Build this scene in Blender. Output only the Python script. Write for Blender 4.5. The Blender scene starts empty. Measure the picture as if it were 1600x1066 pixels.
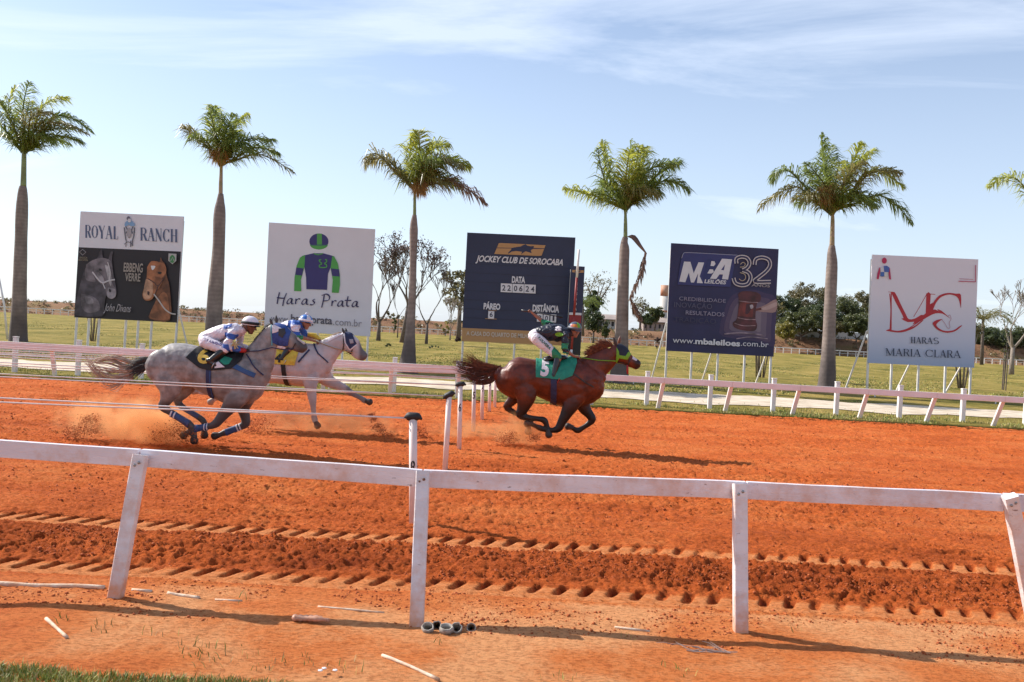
import bpy, bmesh, math, random
import numpy as np
from mathutils import Vector, Matrix
from mathutils.geometry import tessellate_polygon
from mathutils.bvhtree import BVHTree

scene = bpy.context.scene
COL = scene.collection
R = math.radians

# ------------------------------------------------------------------ camera
CAM_H, FOC, ROLL, PITCH = 2.1, 1400.0, R(3.0), R(0.94)
cam_data = bpy.data.cameras.new('camera')
cam_data.sensor_width = 36.0
cam_data.lens = 36.0 * FOC / 1600.0
cam_data.clip_start = 0.05
cam_data.clip_end = 9000
cam = bpy.data.objects.new('camera', cam_data)
COL.objects.link(cam)
F_ = Vector((0, math.cos(PITCH), -math.sin(PITCH)))
R0 = Vector((1, 0, 0)); U0 = Vector((0, math.sin(PITCH), math.cos(PITCH)))
R_ = math.cos(ROLL) * R0 + math.sin(ROLL) * U0
U_ = -math.sin(ROLL) * R0 + math.cos(ROLL) * U0
cam.matrix_world = Matrix(((R_.x, U_.x, -F_.x, 0), (R_.y, U_.y, -F_.y, 0), (R_.z, U_.z, -F_.z, CAM_H), (0, 0, 0, 1)))
scene.camera = cam

# ------------------------------------------------------------------ world, sun, exposure
SUN_TO = Vector((-1.15, 0.52, 1.0)).normalized()          # direction towards the sun
sun_el = math.asin(SUN_TO.z)
sun_az = math.atan2(SUN_TO.x, SUN_TO.y)                  # clockwise from +Y
world = bpy.data.worlds.new('World'); scene.world = world; world.use_nodes = True
wn = world.node_tree.nodes; wl = world.node_tree.links
for n in list(wn): wn.remove(n)
w_out = wn.new('ShaderNodeOutputWorld'); w_bg = wn.new('ShaderNodeBackground')
w_sky = wn.new('ShaderNodeTexSky'); w_sky.sky_type = 'NISHITA'; w_sky.sun_disc = False
w_sky.sun_elevation = sun_el; w_sky.sun_rotation = sun_az
w_sky.air_density = 1.0; w_sky.dust_density = 1.0; w_sky.ozone_density = 1.2
w_bg.inputs['Strength'].default_value = 0.105
# thin cirrus: stretched noise over the direction, projected on a plane overhead
tc = wn.new('ShaderNodeTexCoord'); sep = wn.new('ShaderNodeSeparateXYZ'); wl.new(tc.outputs['Generated'], sep.inputs[0])
zc = wn.new('ShaderNodeMath'); zc.operation = 'MAXIMUM'; zc.inputs[1].default_value = 0.0; wl.new(sep.outputs['Z'], zc.inputs[0])
za = wn.new('ShaderNodeMath'); za.operation = 'ADD'; za.inputs[1].default_value = 0.12; wl.new(zc.outputs[0], za.inputs[0])
dx = wn.new('ShaderNodeMath'); dx.operation = 'DIVIDE'; wl.new(sep.outputs['X'], dx.inputs[0]); wl.new(za.outputs[0], dx.inputs[1])
dy = wn.new('ShaderNodeMath'); dy.operation = 'DIVIDE'; wl.new(sep.outputs['Y'], dy.inputs[0]); wl.new(za.outputs[0], dy.inputs[1])
cmb = wn.new('ShaderNodeCombineXYZ'); wl.new(dx.outputs[0], cmb.inputs[0]); wl.new(dy.outputs[0], cmb.inputs[1])
mp = wn.new('ShaderNodeMapping'); mp.inputs['Rotation'].default_value = (0, 0, R(-24)); mp.inputs['Scale'].default_value = (0.55, 1.2, 1)
mp.inputs['Location'].default_value = (4.3, 2.2, 0)
wl.new(cmb.outputs[0], mp.inputs['Vector'])
n1 = wn.new('ShaderNodeTexNoise'); n1.inputs['Scale'].default_value = 1.1; n1.inputs['Detail'].default_value = 9; n1.inputs['Roughness'].default_value = 0.62; n1.inputs['Distortion'].default_value = 0.7
wl.new(mp.outputs[0], n1.inputs['Vector'])
n2 = wn.new('ShaderNodeTexNoise'); n2.inputs['Scale'].default_value = 0.42; n2.inputs['Detail'].default_value = 3
wl.new(mp.outputs[0], n2.inputs['Vector'])
mul = wn.new('ShaderNodeMath'); mul.operation = 'MULTIPLY'; wl.new(n1.outputs['Fac'], mul.inputs[0]); wl.new(n2.outputs['Fac'], mul.inputs[1])
cr = wn.new('ShaderNodeValToRGB'); cr.color_ramp.elements[0].position = 0.19; cr.color_ramp.elements[1].position = 0.36
cr.color_ramp.elements[0].color = (0, 0, 0, 1); cr.color_ramp.elements[1].color = (0.62, 0.62, 0.62, 1)
wl.new(mul.outputs[0], cr.inputs[0])
veil = wn.new('ShaderNodeMapRange'); veil.inputs['From Min'].default_value = 0.0; veil.inputs['From Max'].default_value = 0.42
veil.inputs['To Min'].default_value = 0.55; veil.inputs['To Max'].default_value = 0.10; wl.new(sep.outputs['Z'], veil.inputs['Value'])
mx = wn.new('ShaderNodeMath'); mx.operation = 'MAXIMUM'; wl.new(cr.outputs[0], mx.inputs[0]); wl.new(veil.outputs[0], mx.inputs[1])
wmix = wn.new('ShaderNodeMixRGB'); wl.new(mx.outputs[0], wmix.inputs['Fac'])
wtint = wn.new('ShaderNodeMixRGB'); wtint.blend_type = 'MULTIPLY'; wtint.inputs['Fac'].default_value = 1; wtint.inputs[2].default_value = (0.90, 0.985, 1.09, 1)
wl.new(w_sky.outputs[0], wtint.inputs[1]); wl.new(wtint.outputs[0], wmix.inputs[1])
wmix.inputs[2].default_value = (7.3, 8.0, 9.2, 1)
wl.new(wmix.outputs[0], w_bg.inputs['Color']); wl.new(w_bg.outputs[0], w_out.inputs['Surface'])

sd = bpy.data.lights.new('sun', 'SUN'); sd.energy = 4.8; sd.angle = R(0.5); sd.color = (1.0, 0.94, 0.85)
sun = bpy.data.objects.new('sun', sd); COL.objects.link(sun)
sun.rotation_euler = SUN_TO.to_track_quat('Z', 'Y').to_euler()
scene.view_settings.view_transform = 'Standard'; scene.view_settings.look = 'None'
scene.view_settings.exposure = 0.47; scene.view_settings.gamma = 1.0; scene.view_settings.use_curve_mapping = False
scene.render.engine = 'CYCLES'
scene.cycles.volume_bounces = 4
scene.cycles.transparent_max_bounces = 16

# ------------------------------------------------------------------ helpers
def ray(px, py): return F_ + ((float(px) - 800) / FOC) * R_ + ((533 - float(py)) / FOC) * U_
def P(px, py, Y):
    d = ray(px, py); t = Y / d.y
    return Vector((d.x * t, Y, CAM_H + d.z * t))
def G(px, py, z=0.0):
    d = ray(px, py); t = (z - CAM_H) / d.z
    return Vector((d.x * t, d.y * t, z))

def tag(o, label=None, cat=None, group=None, kind=None):
    if label: o['label'] = label
    if cat: o['category'] = cat
    if group: o['group'] = group
    if kind: o['kind'] = kind
    return o
def empty(name, loc, label, cat, group=None):
    o = bpy.data.objects.new(name, None); COL.objects.link(o); o.location = loc
    o.empty_display_size = 0.1
    return tag(o, label, cat, group)
def root_of(p):
    L = Vector((0, 0, 0))
    while p is not None:
        L = L + Vector(p.location); p = p.parent
    return L
def link_mesh(name, me, mat, parent=None, smooth=False, origin=None):
    if mat is not None and not me.materials: me.materials.append(mat)
    if smooth:
        me.polygons.foreach_set('use_smooth', [True] * len(me.polygons))
    o = bpy.data.objects.new(name, me); COL.objects.link(o)
    if parent is not None:
        o.parent = parent
        off = root_of(parent)
        me.transform(Matrix.Translation(-off))
    elif origin is not None:
        me.transform(Matrix.Translation(-Vector(origin))); o.location = origin
    return o

def catmull(pts, n):
    pts = [np.array(p, float) for p in pts]
    if len(pts) < 3 or n <= 1: return pts
    out = []
    for i in range(len(pts) - 1):
        p0 = pts[max(i - 1, 0)]; p1 = pts[i]; p2 = pts[i + 1]; p3 = pts[min(i + 2, len(pts) - 1)]
        for k in range(n):
            t = k / n
            out.append(0.5 * ((2 * p1) + (-p0 + p2) * t + (2 * p0 - 5 * p1 + 4 * p2 - p3) * t * t + (-p0 + 3 * p1 - 3 * p2 + p3) * t ** 3))
    out.append(pts[-1]); return out

class MB:
    def __init__(s): s.v = []; s.f = []
    def add(s, vs, fs):
        b = len(s.v); s.v.extend([tuple(v) for v in vs]); s.f.extend([tuple(b + i for i in f) for f in fs])
    def box(s, c, sx, sy, sz, rot=None):
        vs = [Vector((x * sx / 2, y * sy / 2, z * sz / 2)) for x in (-1, 1) for y in (-1, 1) for z in (-1, 1)]
        if rot is not None: vs = [rot @ v for v in vs]
        s.add([v + Vector(c) for v in vs], [(0, 1, 3, 2), (4, 6, 7, 5), (0, 4, 5, 1), (2, 3, 7, 6), (0, 2, 6, 4), (1, 5, 7, 3)])
    def beam(s, a, b, w, d, side=Vector((1, 0, 0)), ch=0.0):
        """rectangular bar from a to b; w across `side`, d across the other"""
        a = Vector(a); b = Vector(b); t = (b - a).normalized()
        n1 = (side - t * side.dot(t)).normalized(); n2 = t.cross(n1)
        if ch <= 0:
            prof = [(-w/2, -d/2), (w/2, -d/2), (w/2, d/2), (-w/2, d/2)]
        else:
            prof = [(-w/2+ch, -d/2), (w/2-ch, -d/2), (w/2, -d/2+ch), (w/2, d/2-ch), (w/2-ch, d/2), (-w/2+ch, d/2), (-w/2, d/2-ch), (-w/2, -d/2+ch)]
        k = len(prof)
        vs = [a + n1 * x + n2 * y for x, y in prof] + [b + n1 * x + n2 * y for x, y in prof]
        fs = [(i, (i+1) % k, (i+1) % k + k, i + k) for i in range(k)] + [tuple(reversed(range(k))), tuple(range(k, 2*k))]
        s.add(vs, fs)
    def tube(s, pts, rad, n=6, cap=True):
        pts = [Vector(p) for p in pts]; m = len(pts)
        if not hasattr(rad, '__len__'): rad = [rad] * m
        ref = Vector((0, 1, 0)); rings = []
        for i, p in enumerate(pts):
            t = (pts[min(i+1, m-1)] - pts[max(i-1, 0)])
            t = t.normalized() if t.length > 1e-9 else Vector((0, 0, 1))
            a = ref if abs(t.dot(ref)) < 0.93 else Vector((1, 0, 0))
            u = (a - t * a.dot(t)).normalized(); w = t.cross(u)
            rings.append([p + (u * math.cos(2*math.pi*k/n) + w * math.sin(2*math.pi*k/n)) * rad[i] for k in range(n)])
        vs = [v for r in rings for v in r]; fs = []
        for i in range(m - 1):
            for k in range(n):
                fs.append((i*n+k, i*n+(k+1) % n, (i+1)*n+(k+1) % n, (i+1)*n+k))
        if cap: fs += [tuple(reversed(range(n))), tuple(range((m-1)*n, m*n))]
        s.add(vs, fs)
    def ball(s, c, rx, ry=None, rz=None, n=10, m=7, rot=None):
        ry = ry or rx; rz = rz or rx; vs = []; fs = []; c = Vector(c)
        for i in range(m + 1):
            th = math.pi * i / m
            for k in range(n):
                ph = 2 * math.pi * k / n
                v = Vector((rx*math.sin(th)*math.cos(ph), ry*math.sin(th)*math.sin(ph), rz*math.cos(th)))
                if rot is not None: v = rot @ v
                vs.append(c + v)
        for i in range(m):
            for k in range(n):
                fs.append((i*n+k, (i+1)*n+k, (i+1)*n+(k+1) % n, i*n+(k+1) % n))
        s.add(vs, fs)
    def loft(s, secs, n=18, sub=3, lat=Vector((0, 1, 0))):
        """secs: (point, r_in_plane, r_lateral). closed body with rounded ends"""
        arr = catmull([list(p) + [a, b] for p, a, b in secs], sub)
        pts = [Vector(a[:3]) for a in arr]; ra = [max(a[3], .001) for a in arr]; rb = [max(a[4], .001) for a in arr]
        m = len(pts); fr = []
        for i in range(m):
            t = (pts[min(i+1, m-1)] - pts[max(i-1, 0)]).normalized()
            l = lat - t * lat.dot(t)
            if l.length < 0.2: l = Vector((0, 0, 1)) - t * t.z
            l.normalize(); fr.append((t, t.cross(l), l))
        rings = []
        def ring(c, f, a, b): return [c + f[1]*a*math.cos(2*math.pi*k/n) + f[2]*b*math.sin(2*math.pi*k/n) for k in range(n)]
        for q in (80, 55, 28):
            e = math.sin(R(q)); cc = math.cos(R(q))
            rings.append(ring(pts[0] - fr[0][0]*min(ra[0], rb[0])*e, fr[0], ra[0]*cc, rb[0]*cc))
        for i in range(m): rings.append(ring(pts[i], fr[i], ra[i], rb[i]))
        for q in (28, 55, 80):
            e = math.sin(R(q)); cc = math.cos(R(q))
            rings.append(ring(pts[-1] + fr[-1][0]*min(ra[-1], rb[-1])*e, fr[-1], ra[-1]*cc, rb[-1]*cc))
        vs = [v for r in rings for v in r]; M = len(rings); fs = []
        for i in range(M-1):
            for k in range(n): fs.append((i*n+k, i*n+(k+1) % n, (i+1)*n+(k+1) % n, (i+1)*n+k))
        fs += [tuple(reversed(range(n))), tuple(range((M-1)*n, M*n))]
        s.add(vs, fs)
    def mesh(s, name):
        me = bpy.data.meshes.new(name); me.from_pydata(s.v, [], s.f); me.update(); return me
    def build(s, name, mat, parent=None, smooth=False, origin=None):
        return link_mesh(name, s.mesh(name), mat, parent, smooth, origin)

def fused(mb, voxel, smooth_it=4, name='fused'):
    """union of closed lofts as one continuous skin"""
    me = mb.mesh(name + '_src')
    bm = bmesh.new(); bm.from_mesh(me); bmesh.ops.recalc_face_normals(bm, faces=bm.faces); bm.to_mesh(me); bm.free()
    o = bpy.data.objects.new('tmp', me); COL.objects.link(o)
    m = o.modifiers.new('r', 'REMESH'); m.mode = 'VOXEL'; m.voxel_size = voxel
    if smooth_it:
        s_ = o.modifiers.new('s', 'SMOOTH'); s_.factor = 0.5; s_.iterations = smooth_it
    dg = bpy.context.evaluated_depsgraph_get(); dg.update()
    out = bpy.data.meshes.new_from_object(o.evaluated_get(dg))
    bpy.data.objects.remove(o); bpy.data.meshes.remove(me)
    out.name = name
    return out

# ------------------------------------------------------------------ materials
def C4(c): return (c[0], c[1], c[2], 1)
def mat(name, col, rough=0.7, col2=None, nscale=8.0, bump=0.0, bscale=40.0, metallic=0.0, spec=0.5, detail=5, sheen=0.0, stretch=None, sss=0.0, coat=0.0):
    m = bpy.data.materials.new(name); m.use_nodes = True
    nt = m.node_tree; b = nt.nodes['Principled BSDF']
    b.inputs['Roughness'].default_value = rough; b.inputs['Metallic'].default_value = metallic
    b.inputs['Specular IOR Level'].default_value = spec
    if sheen: b.inputs['Sheen Weight'].default_value = sheen
    if coat: b.inputs['Coat Weight'].default_value = coat
    b.inputs['Base Color'].default_value = C4(col)
    if col2 is None: col2 = tuple(c * 0.82 for c in col)
    tcn = nt.nodes.new('ShaderNodeTexCoord'); src = tcn.outputs['Object']
    if stretch:
        mpn = nt.nodes.new('ShaderNodeMapping'); mpn.inputs['Scale'].default_value = stretch
        nt.links.new(src, mpn.inputs['Vector']); src = mpn.outputs[0]
    nz = nt.nodes.new('ShaderNodeTexNoise'); nz.inputs['Scale'].default_value = nscale; nz.inputs['Detail'].default_value = detail
    nt.links.new(src, nz.inputs['Vector'])
    rp = nt.nodes.new('ShaderNodeValToRGB'); rp.color_ramp.elements[0].position = 0.35; rp.color_ramp.elements[1].position = 0.65
    rp.color_ramp.elements[0].color = C4(col2); rp.color_ramp.elements[1].color = C4(col)
    nt.links.new(nz.outputs['Fac'], rp.inputs[0]); nt.links.new(rp.outputs[0], b.inputs['Base Color'])
    if bump:
        nb = nt.nodes.new('ShaderNodeTexNoise'); nb.inputs['Scale'].default_value = bscale; nb.inputs['Detail'].default_value = 4
        nt.links.new(src, nb.inputs['Vector'])
        bp = nt.nodes.new('ShaderNodeBump'); bp.inputs['Strength'].default_value = bump; bp.inputs['Distance'].default_value = 0.02
        nt.links.new(nb.outputs['Fac'], bp.inputs['Height']); nt.links.new(bp.outputs[0], b.inputs['Normal'])
    return m
_ph = {}
def photo_ink(c):
    k = tuple(round(x, 3) for x in c)
    if k not in _ph: _ph[k] = mat('photo_print', tuple(min(1, x*1.25) for x in c), .5, tuple(x*.38 for x in c), 2.6, detail=8)
    return _ph[k]
_pl = {}
def ink(c, rough=0.55):
    k = tuple(round(x, 3) for x in c) + (rough,)
    if k not in _pl: _pl[k] = mat('print_ink', c, rough, tuple(x * 0.93 for x in c), 3.0)
    return _pl[k]

# ------------------------------------------------------------------ noise for relief
def vnoise(x, y, seed=0):
    x = np.asarray(x, float); y = np.asarray(y, float)
    xi = np.floor(x).astype(np.int64); yi = np.floor(y).astype(np.int64)
    xf = x - xi; yf = y - yi
    def h(a, b):
        n = (a * 374761393 + b * 668265263 + seed * 1274126177) & 0x7fffffff
        n = ((n ^ (n >> 13)) * 1274126177) & 0x7fffffff
        return ((n ^ (n >> 16)) & 0xffff) / 65535.0
    u = xf*xf*(3-2*xf); v = yf*yf*(3-2*yf)
    return (h(xi, yi)*(1-u) + h(xi+1, yi)*u)*(1-v) + (h(xi, yi+1)*(1-u) + h(xi+1, yi+1)*u)*v
def fbm(x, y, oct=4, seed=0, gain=0.5):
    s = 0; a = 1; t = 0
    for i in range(oct):
        c, sn = math.cos(i*1.1), math.sin(i*1.1)
        s = s + a*vnoise((x*c - y*sn)*2**i + 17.3*i, (x*sn + y*c)*2**i - 9.1*i, seed+i); t += a; a *= gain
    return s/t
def sstep(a, b, x):
    t = np.clip((x-a)/(b-a), 0, 1); return t*t*(3-2*t)
# ------------------------------------------------------------------ ground
TRACK_FAR = 24.9
def track_shape(X, Y):
    """height and dryness of the sand track and its near shoulder"""
    tr = sstep(6.75, 7.0, Y)                                   # 1 on the harrowed track, 0 on the packed shoulder
    h = (fbm(X*0.35, Y*0.5, 3, 5) - .5)*0.05
    clod = fbm(X*9, Y*9, 4, 11, .65) - .5
    fine = fbm(X*24, Y*24, 3, 21, .7) - .5
    comb = fbm(X*0.9, Y*7.5, 3, 31, .6) - .5
    patch = sstep(.38, .62, fbm(X*.5, Y*.8, 3, 41))
    rough = 0.55 + 0.75*patch
    bil = lambda q, sd: 1 - 2*np.abs(vnoise(X*q + 3.1*sd, Y*q - 1.7*sd, sd) - .5)
    crumb = bil(13, 101)*.24 + bil(23, 103)*.38 + bil(38, 107)*.38
    holes = sstep(.55, .8, vnoise(X*8 + 5, Y*11, 109))*sstep(.45, .6, fbm(X*1.6, Y*2.5, 2, 111))
    h = h + tr*(clod*0.045*rough + (crumb-.6)*0.052*rough + np.abs(fine)*-0.035 + (vnoise(X*41, Y*37, 131)-.5)*.014 + comb*0.045 - holes*.016 + (vnoise(X*3.5, Y*26, 133)-.5)*.016)
    h = h + (1-tr)*((bil(7, 121)*bil(13, 123)-.3)*.012*sstep(.4, .6, fbm(X*.9, Y*1.4, 3, 125)) + (fbm(X*2.2, Y*2.6, 4, 51, .55) - .5)*0.035 + np.minimum(fine, 0.02)*0.01)
    # a rough, damp ridge between the two wheel tracks
    mid = sstep(7.35, 7.5, Y)*(1-sstep(8.35, 8.5, Y))
    big = sstep(.5, .8, fbm(X*4.5, Y*4.5, 3, 61, .6))
    h = h + mid*(0.018 + 0.012*big + clod*0.04 + (crumb-.6)*.045)
    dry = 0.42 + 0.5*(fbm(X*.7, Y*1.5, 4, 71) - .5) - 0.13*mid*tr + (fbm(X*5, Y*9, 3, 81)-.5)*.25
    dry = dry*tr + (1-tr)*(0.84 + (fbm(X*1.3, Y*1.6, 4, 91) - .5)*0.9)
    for yc0, wd in ((8.68, .21), (7.14, .20)):
        yc = yc0 + 0.05*(fbm(X*.25, X*0+3.3, 2, 7) - .5)
        v = (Y - yc)/wd
        band = sstep(-1.1, -.9, v)*(1 - sstep(.9, 1.15, v))
        flat = h*(1-band) + band*((fbm(X*.35, Y*.5, 3, 5)-.5)*.05 - 0.012)
        # diagonal lugs pressed by a tractor tyre
        ph = (X - (Y-yc)*0.38)/0.205 + 0.25*(fbm(X*.8, X*0, 2, 13) - .5)
        ph = ph - np.floor(ph)
        pid = np.floor((X - (Y-yc)*0.38)/0.205 + 0.25*(fbm(X*.8, X*0, 2, 13) - .5)); rl = vnoise(pid*1.0, pid*0 + yc0, 57)
        lug = (.72 + .45*rl)*sstep(.08, .24, ph)*(1 - sstep(.42, .58, ph))
        wear = sstep(.25, .6, fbm(X*.6, Y*2, 3, 17))
        sh_ = .25*(vnoise(pid*1.0, pid*0 + 3.3, 59) - .5)
        lugm = sstep(-.35, -.1, v + sh_)*(1 - sstep(.75, 1.15, v + sh_))*(0.3+.7*wear)*(1 - .8*sstep(.68, .8, fbm(X*1.1, Y*0 + yc0, 3, 63)))
        ph2 = (X)/0.205 + .3; ph2 = ph2 - np.floor(ph2)
        nick = sstep(.2, .3, ph2)*(1 - sstep(.5, .6, ph2))*sstep(-.95, -.8, v)*(1 - sstep(-.7, -.55, v))
        h = flat - lug*lugm*0.062 - nick*0.016 + band*sstep(-.5, -.3, v)*(1-sstep(.7, 1.0, v))*(1-lug)*0.012
        h = h + (clod*0.04 + (crumb-.6)*.05)*band*sstep(.3, .6, v)
        dry = dry*(1-band) + band*(0.80 - 0.55*lug*lugm - .45*sstep(.2, .7, v))
    return h, dry
def edge_fade(X, Y): return 1 - sstep(TRACK_FAR-.5, TRACK_FAR, Y)
def height(x, y):
    h, d = track_shape(np.array([float(x)]), np.array([float(y)])); return float(h[0]*edge_fade(x, np.array([float(y)]))[0])

def grid_mesh(name, xs, ys, fn, skirt=0):
    X, Y = np.meshgrid(xs, ys); H, D = fn(X.ravel(), Y.ravel())
    nx, ny = len(xs), len(ys)
    co = np.stack([X.ravel(), Y.ravel(), H], 1).astype(np.float32)
    idx = np.arange(nx*ny).reshape(ny, nx)
    q = np.stack([idx[:-1, :-1], idx[:-1, 1:], idx[1:, 1:], idx[1:, :-1]], -1).reshape(-1, 4)
    me = bpy.data.meshes.new(name)
    me.vertices.add(len(co)); me.vertices.foreach_set('co', co.ravel())
    me.loops.add(q.size); me.loops.foreach_set('vertex_index', q.ravel().astype(np.int32))
    me.polygons.add(len(q)); me.polygons.foreach_set('loop_start', np.arange(0, q.size, 4, dtype=np.int32))
    me.polygons.foreach_set('use_smooth', np.ones(len(q), bool))
    me.update(calc_edges=True)
    if D is not None:
        a = me.attributes.new('dry', 'FLOAT', 'POINT'); a.data.foreach_set('value', np.clip(D, 0, 1).astype(np.float32))
    return me

def sand_material():
    m = bpy.data.materials.new('red_sand'); m.use_nodes = True; nt = m.node_tree; N = nt.nodes; L = nt.links
    b = N['Principled BSDF']; b.inputs['Roughness'].default_value = 0.95; b.inputs['Specular IOR Level'].default_value = 0.15
    at = N.new('ShaderNodeAttribute'); at.attribute_name = 'dry'
    geo = N.new('ShaderNodeNewGeometry')
    nz = N.new('ShaderNodeTexNoise'); nz.inputs['Scale'].default_value = 14; nz.inputs['Detail'].default_value = 7; nz.inputs['Roughness'].default_value = .7
    L.new(geo.outputs['Position'], nz.inputs['Vector'])
    ad = N.new('ShaderNodeMath'); ad.operation = 'MULTIPLY_ADD'; ad.inputs[1].default_value = 0.5; L.new(nz.outputs['Fac'], ad.inputs[0]); L.new(at.outputs['Fac'], ad.inputs[2])
    sb = N.new('ShaderNodeMath'); sb.operation = 'SUBTRACT'; sb.inputs[1].default_value = 0.25; L.new(ad.outputs[0], sb.inputs[0])
    rp = N.new('ShaderNodeValToRGB'); e = rp.color_ramp.elements
    e[0].position = 0.0; e[0].color = (0.30, 0.052, 0.010, 1)
    e[1].position = 1.0; e[1].color = (0.86, 0.39, 0.165, 1)
    k = e.new(0.4); k.color = (0.64, 0.140, 0.029, 1)
    k = e.new(0.72); k.color = (0.76, 0.232, 0.064, 1)
    L.new(sb.outputs[0], rp.inputs[0])
    mg = N.new('ShaderNodeMapping'); mg.inputs['Scale'].default_value = (.55, 1, 1); L.new(geo.outputs['Position'], mg.inputs['Vector'])
    gn = N.new('ShaderNodeTexNoise'); gn.inputs['Scale'].default_value = 42; gn.inputs['Detail'].default_value = 4; gn.inputs['Roughness'].default_value = .7; L.new(mg.outputs[0], gn.inputs['Vector'])
    gr = N.new('ShaderNodeValToRGB'); gr.color_ramp.elements[0].position = .38; gr.color_ramp.elements[0].color = (.66, .56, .50, 1); gr.color_ramp.elements[1].position = .54; gr.color_ramp.elements[1].color = (1.06, 1.06, 1.06, 1); L.new(gn.outputs['Fac'], gr.inputs[0])
    gm = N.new('ShaderNodeMixRGB'); gm.blend_type = 'MULTIPLY'; gm.inputs['Fac'].default_value = .85; L.new(rp.outputs[0], gm.inputs[1]); L.new(gr.outputs[0], gm.inputs[2]); L.new(gm.outputs[0], b.inputs['Base Color'])
    nb = N.new('ShaderNodeTexNoise'); nb.inputs['Scale'].default_value = 38; nb.inputs['Detail'].default_value = 8; nb.inputs['Roughness'].default_value = .82
    L.new(geo.outputs['Position'], nb.inputs['Vector'])
    bp = N.new('ShaderNodeBump'); bp.inputs['Strength'].default_value = 1.0; bp.inputs['Distance'].default_value = 0.045
    L.new(nb.outputs['Fac'], bp.inputs['Height']); L.new(bp.outputs[0], b.inputs['Normal'])
    return m
M_sand = sand_material()

def track_fn(X, Y):
    h, d = track_shape(X, Y)
    return h*edge_fade(X, Y), d
def sheet(name, half, dx_, y0, y1, dy_, pre=None):
    xs = np.concatenate([np.linspace(-60, -half-.8, 24), np.arange(-half, half, dx_), np.linspace(half+.8, 60, 24)])
    ys = np.concatenate([pre if pre is not None else [], np.arange(y0, y1-dy_*.5, dy_), [y1]])
    return tag(link_mesh(name, grid_mesh(name, xs, ys, track_fn), M_sand), kind='structure')
sheet('sand_track', 16.5, .036, 14.0, TRACK_FAR, .065)
sheet('sand_track', 9.6, .024, 9.6, 14.0, .036)
sheet('sand_shoulder', 6.6, .018, 4.2, 9.6, .017, np.arange(-6, 4.2, .6))

def grass_material(name, c1, c2, c3, sc=0.35):
    m = bpy.data.materials.new(name); m.use_nodes = True; nt = m.node_tree; N = nt.nodes; L = nt.links
    b = N['Principled BSDF']; b.inputs['Roughness'].default_value = 0.95; b.inputs['Specular IOR Level'].default_value = 0.1
    geo = N.new('ShaderNodeNewGeometry')
    mp_ = N.new('ShaderNodeMapping'); mp_.inputs['Scale'].default_value = (1, 0.45, 1); L.new(geo.outputs['Position'], mp_.inputs['Vector'])
    a = N.new('ShaderNodeTexNoise'); a.inputs['Scale'].default_value = sc; a.inputs['Detail'].default_value = 9; a.inputs['Roughness'].default_value = .68; L.new(mp_.outputs[0], a.inputs['Vector'])
    c = N.new('ShaderNodeTexNoise'); c.inputs['Scale'].default_value = 9; c.inputs['Detail'].default_value = 6; c.inputs['Roughness'].default_value = .8; L.new(mp_.outputs[0], c.inputs['Vector'])
    rp = N.new('ShaderNodeValToRGB'); e = rp.color_ramp.elements
    e[0].position = .36; e[0].color = C4(c1); e[1].position = .66; e[1].color = C4(c3); k = e.new(.5); k.color = C4(c2)
    L.new(a.outputs['Fac'], rp.inputs[0])
    rq = N.new('ShaderNodeValToRGB'); rq.color_ramp.elements[0].position = .3; rq.color_ramp.elements[1].position = .7
    rq.color_ramp.elements[0].color = (.62, .62, .6, 1); rq.color_ramp.elements[1].color = (1.25, 1.22, 1.1, 1)
    L.new(c.outputs['Fac'], rq.inputs[0])
    mxn = N.new('ShaderNodeMixRGB'); mxn.blend_type = 'MULTIPLY'; mxn.inputs['Fac'].default_value = 1
    L.new(rp.outputs[0], mxn.inputs[1]); L.new(rq.outputs[0], mxn.inputs[2]); L.new(mxn.outputs[0], b.inputs['Base Color'])
    bp = N.new('ShaderNodeBump'); bp.inputs['Strength'].default_value = 1.0; bp.inputs['Distance'].default_value = 0.08
    L.new(c.outputs['Fac'], bp.inputs['Height']); L.new(bp.outputs[0], b.inputs['Normal'])
    return m
M_grass = grass_material('dry_grass', (.13, .125, .024), (.27, .215, .055), (.42, .30, .10))
M_bank = grass_material('bank_soil', (.17, .09, .055), (.29, .16, .10), (.24, .17, .075), .25)

# infield: one sheet to the horizon with a low bank beyond the far rail
def infield_fn(X, Y):
    h = 0.035 - .15*(Y < TRACK_FAR-.455) + (fbm(X*.09, Y*.09, 3, 3) - .5)*0.16*sstep(26, 40, Y)*(1-sstep(120, 140, Y))
    top = 2.0 + 1.1*sstep(-20, 60, X) + (fbm(X*.05, Y*0, 3, 9) - .5)*0.9 + (fbm(X*.4, Y*.3, 3, 19) - .5)*.5
    h = h + sstep(149, 158, Y)*top*(1 - 0.5*sstep(200, 400, Y))
    return h, None
xs3 = np.concatenate([np.linspace(-3200, -130, 24), np.arange(-128, 128, 1.6), np.linspace(130, 3200, 24)])
ys3 = np.concatenate([[TRACK_FAR-.46], np.arange(TRACK_FAR-.45, 40, .8), np.arange(40, 145, 2.5), np.arange(145, 164, 1.2), np.arange(165, 420, 18), np.geomspace(430, 4200, 14)])
me = grid_mesh('ground', xs3, ys3, infield_fn)
me.materials.append(M_grass); me.materials.append(M_bank)
for p in me.polygons:
    if 149 < p.center.y < 420: p.material_index = 1
infield = link_mesh('ground', me, None); tag(infield, kind='structure')
# ground under and behind the camera
b_ = MB(); b_.add([(-3200, -3000, -.2), (3200, -3000, -.2), (3200, 24.6, -.2), (-3200, 24.6, -.2)], [(0, 1, 2, 3)])
tag(b_.build('terrain', M_grass), kind='structure')

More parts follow.
